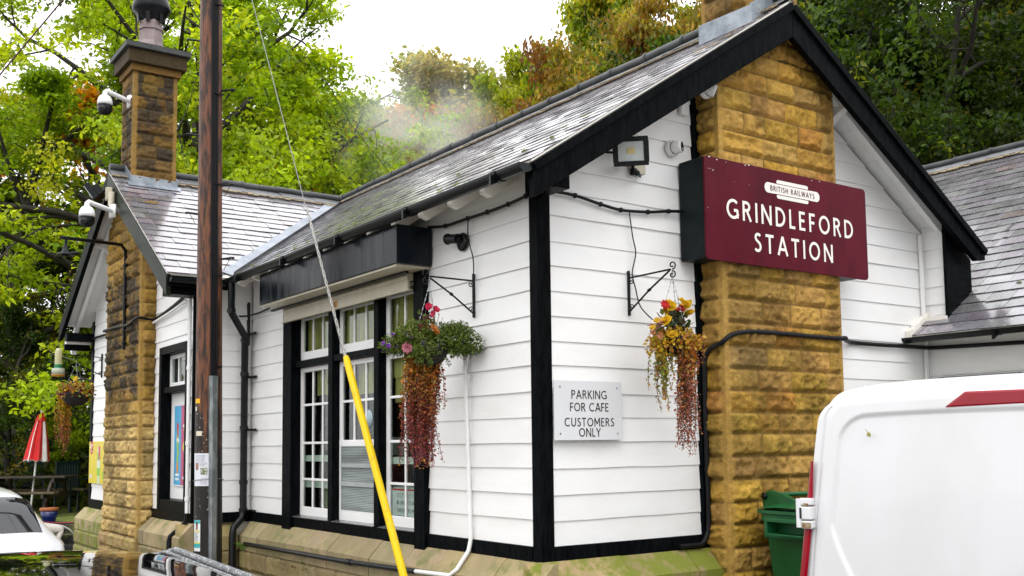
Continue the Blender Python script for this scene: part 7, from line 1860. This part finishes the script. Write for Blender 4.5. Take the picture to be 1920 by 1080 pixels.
for i, (px, t, s, rz) in enumerate(((850, 31, 262, .3), (920, 30, 225, 1.6), (990, 29, 212, 2.7), (1065, 28, 172, 3.8), (1140, 28, 80, 4.9), (1215, 27, 25, .9), (1285, 26, -15, 2.0), (1345, 27, -40, 3.1), (765, 34, 265, 1.1))):
    P2("russet_tree", 'rust', px, t, s, rz, ("low russet tree at the left end of the russet row", "russet tree second along above the long ridge", "russet tree under the smaller gold tree", "russet tree beneath the tall gold tree", "russet tree in the middle of the slope right of the tall gold tree",
        "dense russet tree below the golden tree", "russet tree just left of the sooty stack", "russet tree hidden partly behind the sooty stack", "small misty russet tree below the birches")[i], GB_, .60)
DL = ["dark green tree right behind the nearest gable's peak", "dark green tree above the right barge slope", "dark green tree over the low wing's ridge end", "dark green tree at the photo's right edge above the low wing", "dark green tree higher up the hill behind the peak",
      "dark green tree high in the hillside's middle", "dark green tree high at the right of the hillside", "dark green tree topmost at the right corner", "dark green tree low behind the right barge board", "dark green tree beside the gap over the low wing",
      "dark tree farthest up behind the sooty stack", "dark tree farthest up the hillside"]
for i, (px, t, s, rz, key) in enumerate(((1545, 20, -60, .2, 'dark1'), (1665, 19, -40, 1.4, 'dark2'), (1790, 18.5, -50, 2.6, 'dark1'), (1915, 18, -60, 3.8, 'dark2'), (1600, 26, -150, 5.0, 'dark2'), (1730, 25, -150, .7, 'dark1'), (1860, 24, -160, 1.9, 'dark2'), (1960, 23, -200, 3.1, 'dark1'), (1640, 18.5, 140, 4.3, 'dark1'), (1840, 20.5, -80, 5.5, 'dark1'), (1480, 31, -120, .9, 'dark2'), (1700, 34, -220, 2.2, 'dark1'))):
    P2("woodland_tree", key, px, t, s, rz, DL[i], GC)
# leafy undergrowth: one uncountable mass on the hillside and under the trees
g = np.random.default_rng(77); N = 60000
pxs = np.concatenate([g.uniform(1380, 2100, N), g.uniform(-160, 520, N // 2), g.uniform(520, 1420, N // 2)]); ts = np.concatenate([g.uniform(15.5, 44, N), g.uniform(21.5, 38, N // 2), g.uniform(27, 52, N // 2)])
X = CAM.x + _fw.x * ts + _ri.x * (pxs - 960) / 1917 * ts; Y = CAM.y + _fw.y * ts + _ri.y * (pxs - 960) / 1917 * ts
ok = ~((X < 12.2) & (Y < 12)); X, Y, pxs = X[ok], Y[ok], pxs[ok]; K = len(X); hgt = fbm(X * .35, Y * .35, 0, 9, 3); Zz = terr(X, Y) + g.random(K) ** 1.3 * np.clip((hgt - .25) * 5.5, .1, 2.6)
nrm = g.normal(0, 1, (K, 3)); nrm[:, 2] += .8; nrm /= np.linalg.norm(nrm, axis=1)[:, None]; d = g.normal(0, 1, (K, 3)); d -= nrm * (d * nrm).sum(1)[:, None]; d /= np.linalg.norm(d, axis=1)[:, None]; s = np.cross(nrm, d); L_ = g.uniform(.10, .26, (K, 1)); Pp = np.stack([X, Y, Zz], 1)
V_ = np.stack([Pp, Pp + d * L_ * .5 + s * L_ * .3, Pp + d * L_, Pp + d * L_ * .5 - s * L_ * .3], 1).reshape(-1, 3)
pal = np.array([(.035, .065, .012), (.06, .10, .015), (.10, .12, .018), (.14, .10, .022), (.045, .05, .012)]); pk = pal[np.clip((fbm(X * .3, Y * .3, 0, 21, 3) * 7 - 1.2 + g.normal(0, .5, K)).astype(int), 0, 4)] * g.uniform(.6, 1.3, (K, 1))
tag(link("undergrowth", np_mesh("undergrowth", V_, np.arange(K * 4).reshape(-1, 4), np.repeat(pk, 4, 0)), None, (M['leaf'],)), "dark leafy undergrowth covering the hillside beneath the trees", "undergrowth", None, "stuff")
# climber and shrubs behind the fence
GD = "leafy shrubs along the timber fence"
for px, t, s, rz, k_, lab in ((10, 24.5, 800, 1, 'dark1', "dark shrub behind the fence left of the parasol"), (150, 23.5, 760, 2, 'low', "brighter shrub behind the fence under the far hanging basket"), (85, 25, 780, 3, 'dark2', "dark shrub behind the fence right of the parasol")):
    o = P2("shrub", k_, px, t, s, rz, lab, GD); o["category"] = "shrub"
# ================================================================== steam drifting up behind the long ridge
def steam(label, c, s, dens, seed):
    b = MB(); n = 20; vs = []; rows = 12
    for i in range(rows + 1):
        f = math.pi * i / rows
        for j in range(n):
            t = 2 * math.pi * j / n; vs.append(Vector(c) + Vector((math.sin(f) * math.cos(t) * s[0], math.sin(f) * math.sin(t) * s[1], -math.cos(f) * s[2])))
    b.add(vs, [(i * n + j, i * n + (j + 1) % n, (i + 1) * n + (j + 1) % n, (i + 1) * n + j) for i in range(rows) for j in range(n)])
    mm = bpy.data.materials.new("steam"); mm.use_nodes = True; t = mm.node_tree; t.nodes.remove(t.nodes["Principled BSDF"]); out = t.nodes["Material Output"]
    pv = t.nodes.new("ShaderNodeVolumePrincipled"); pv.inputs["Color"].default_value = (1, 1, 1, 1); pv.inputs["Anisotropy"].default_value = 0
    co = t.nodes.new("ShaderNodeTexCoord"); nz = t.nodes.new("ShaderNodeTexNoise"); nz.inputs["Scale"].default_value = .8; nz.inputs["Detail"].default_value = 4; nz.inputs["Distortion"].default_value = .6
    mp = t.nodes.new("ShaderNodeMapping"); mp.inputs["Location"].default_value = (seed, 0, 0); t.links.new(co.outputs["Object"], mp.inputs[0]); t.links.new(mp.outputs[0], nz.inputs["Vector"])
    ln = t.nodes.new("ShaderNodeVectorMath"); ln.operation = 'MULTIPLY'; ln.inputs[1].default_value = (1 / s[0], 1 / s[1], 1 / s[2]); t.links.new(co.outputs["Object"], ln.inputs[0])
    le = t.nodes.new("ShaderNodeVectorMath"); le.operation = 'LENGTH'; t.links.new(ln.outputs[0], le.inputs[0])
    fo = t.nodes.new("ShaderNodeMapRange"); fo.inputs[1].default_value = 1.0; fo.inputs[2].default_value = .15; fo.inputs[3].default_value = 0; fo.inputs[4].default_value = 1; t.links.new(le.outputs["Value"], fo.inputs[0])
    rn = t.nodes.new("ShaderNodeMapRange"); rn.inputs[1].default_value = .42; rn.inputs[2].default_value = .70; rn.inputs[4].default_value = dens; t.links.new(nz.outputs["Fac"], rn.inputs[0])
    mu = t.nodes.new("ShaderNodeMath"); mu.operation = 'MULTIPLY'; t.links.new(fo.outputs[0], mu.inputs[0]); t.links.new(rn.outputs[0], mu.inputs[1]); t.links.new(mu.outputs[0], pv.inputs["Density"]); t.links.new(pv.outputs[0], out.inputs["Volume"])
    o = b.build("steam", mm, None); me = o.data
    for v in me.vertices: v.co -= Vector(c)
    o.location = c
    return tag(o, label, "steam", None, "stuff")
steam("pale steam drifting above the long ridge before the misty birches", (7.85, 15.1, 8.5), (2.3, 2.3, 2.8), 0.65, 3)
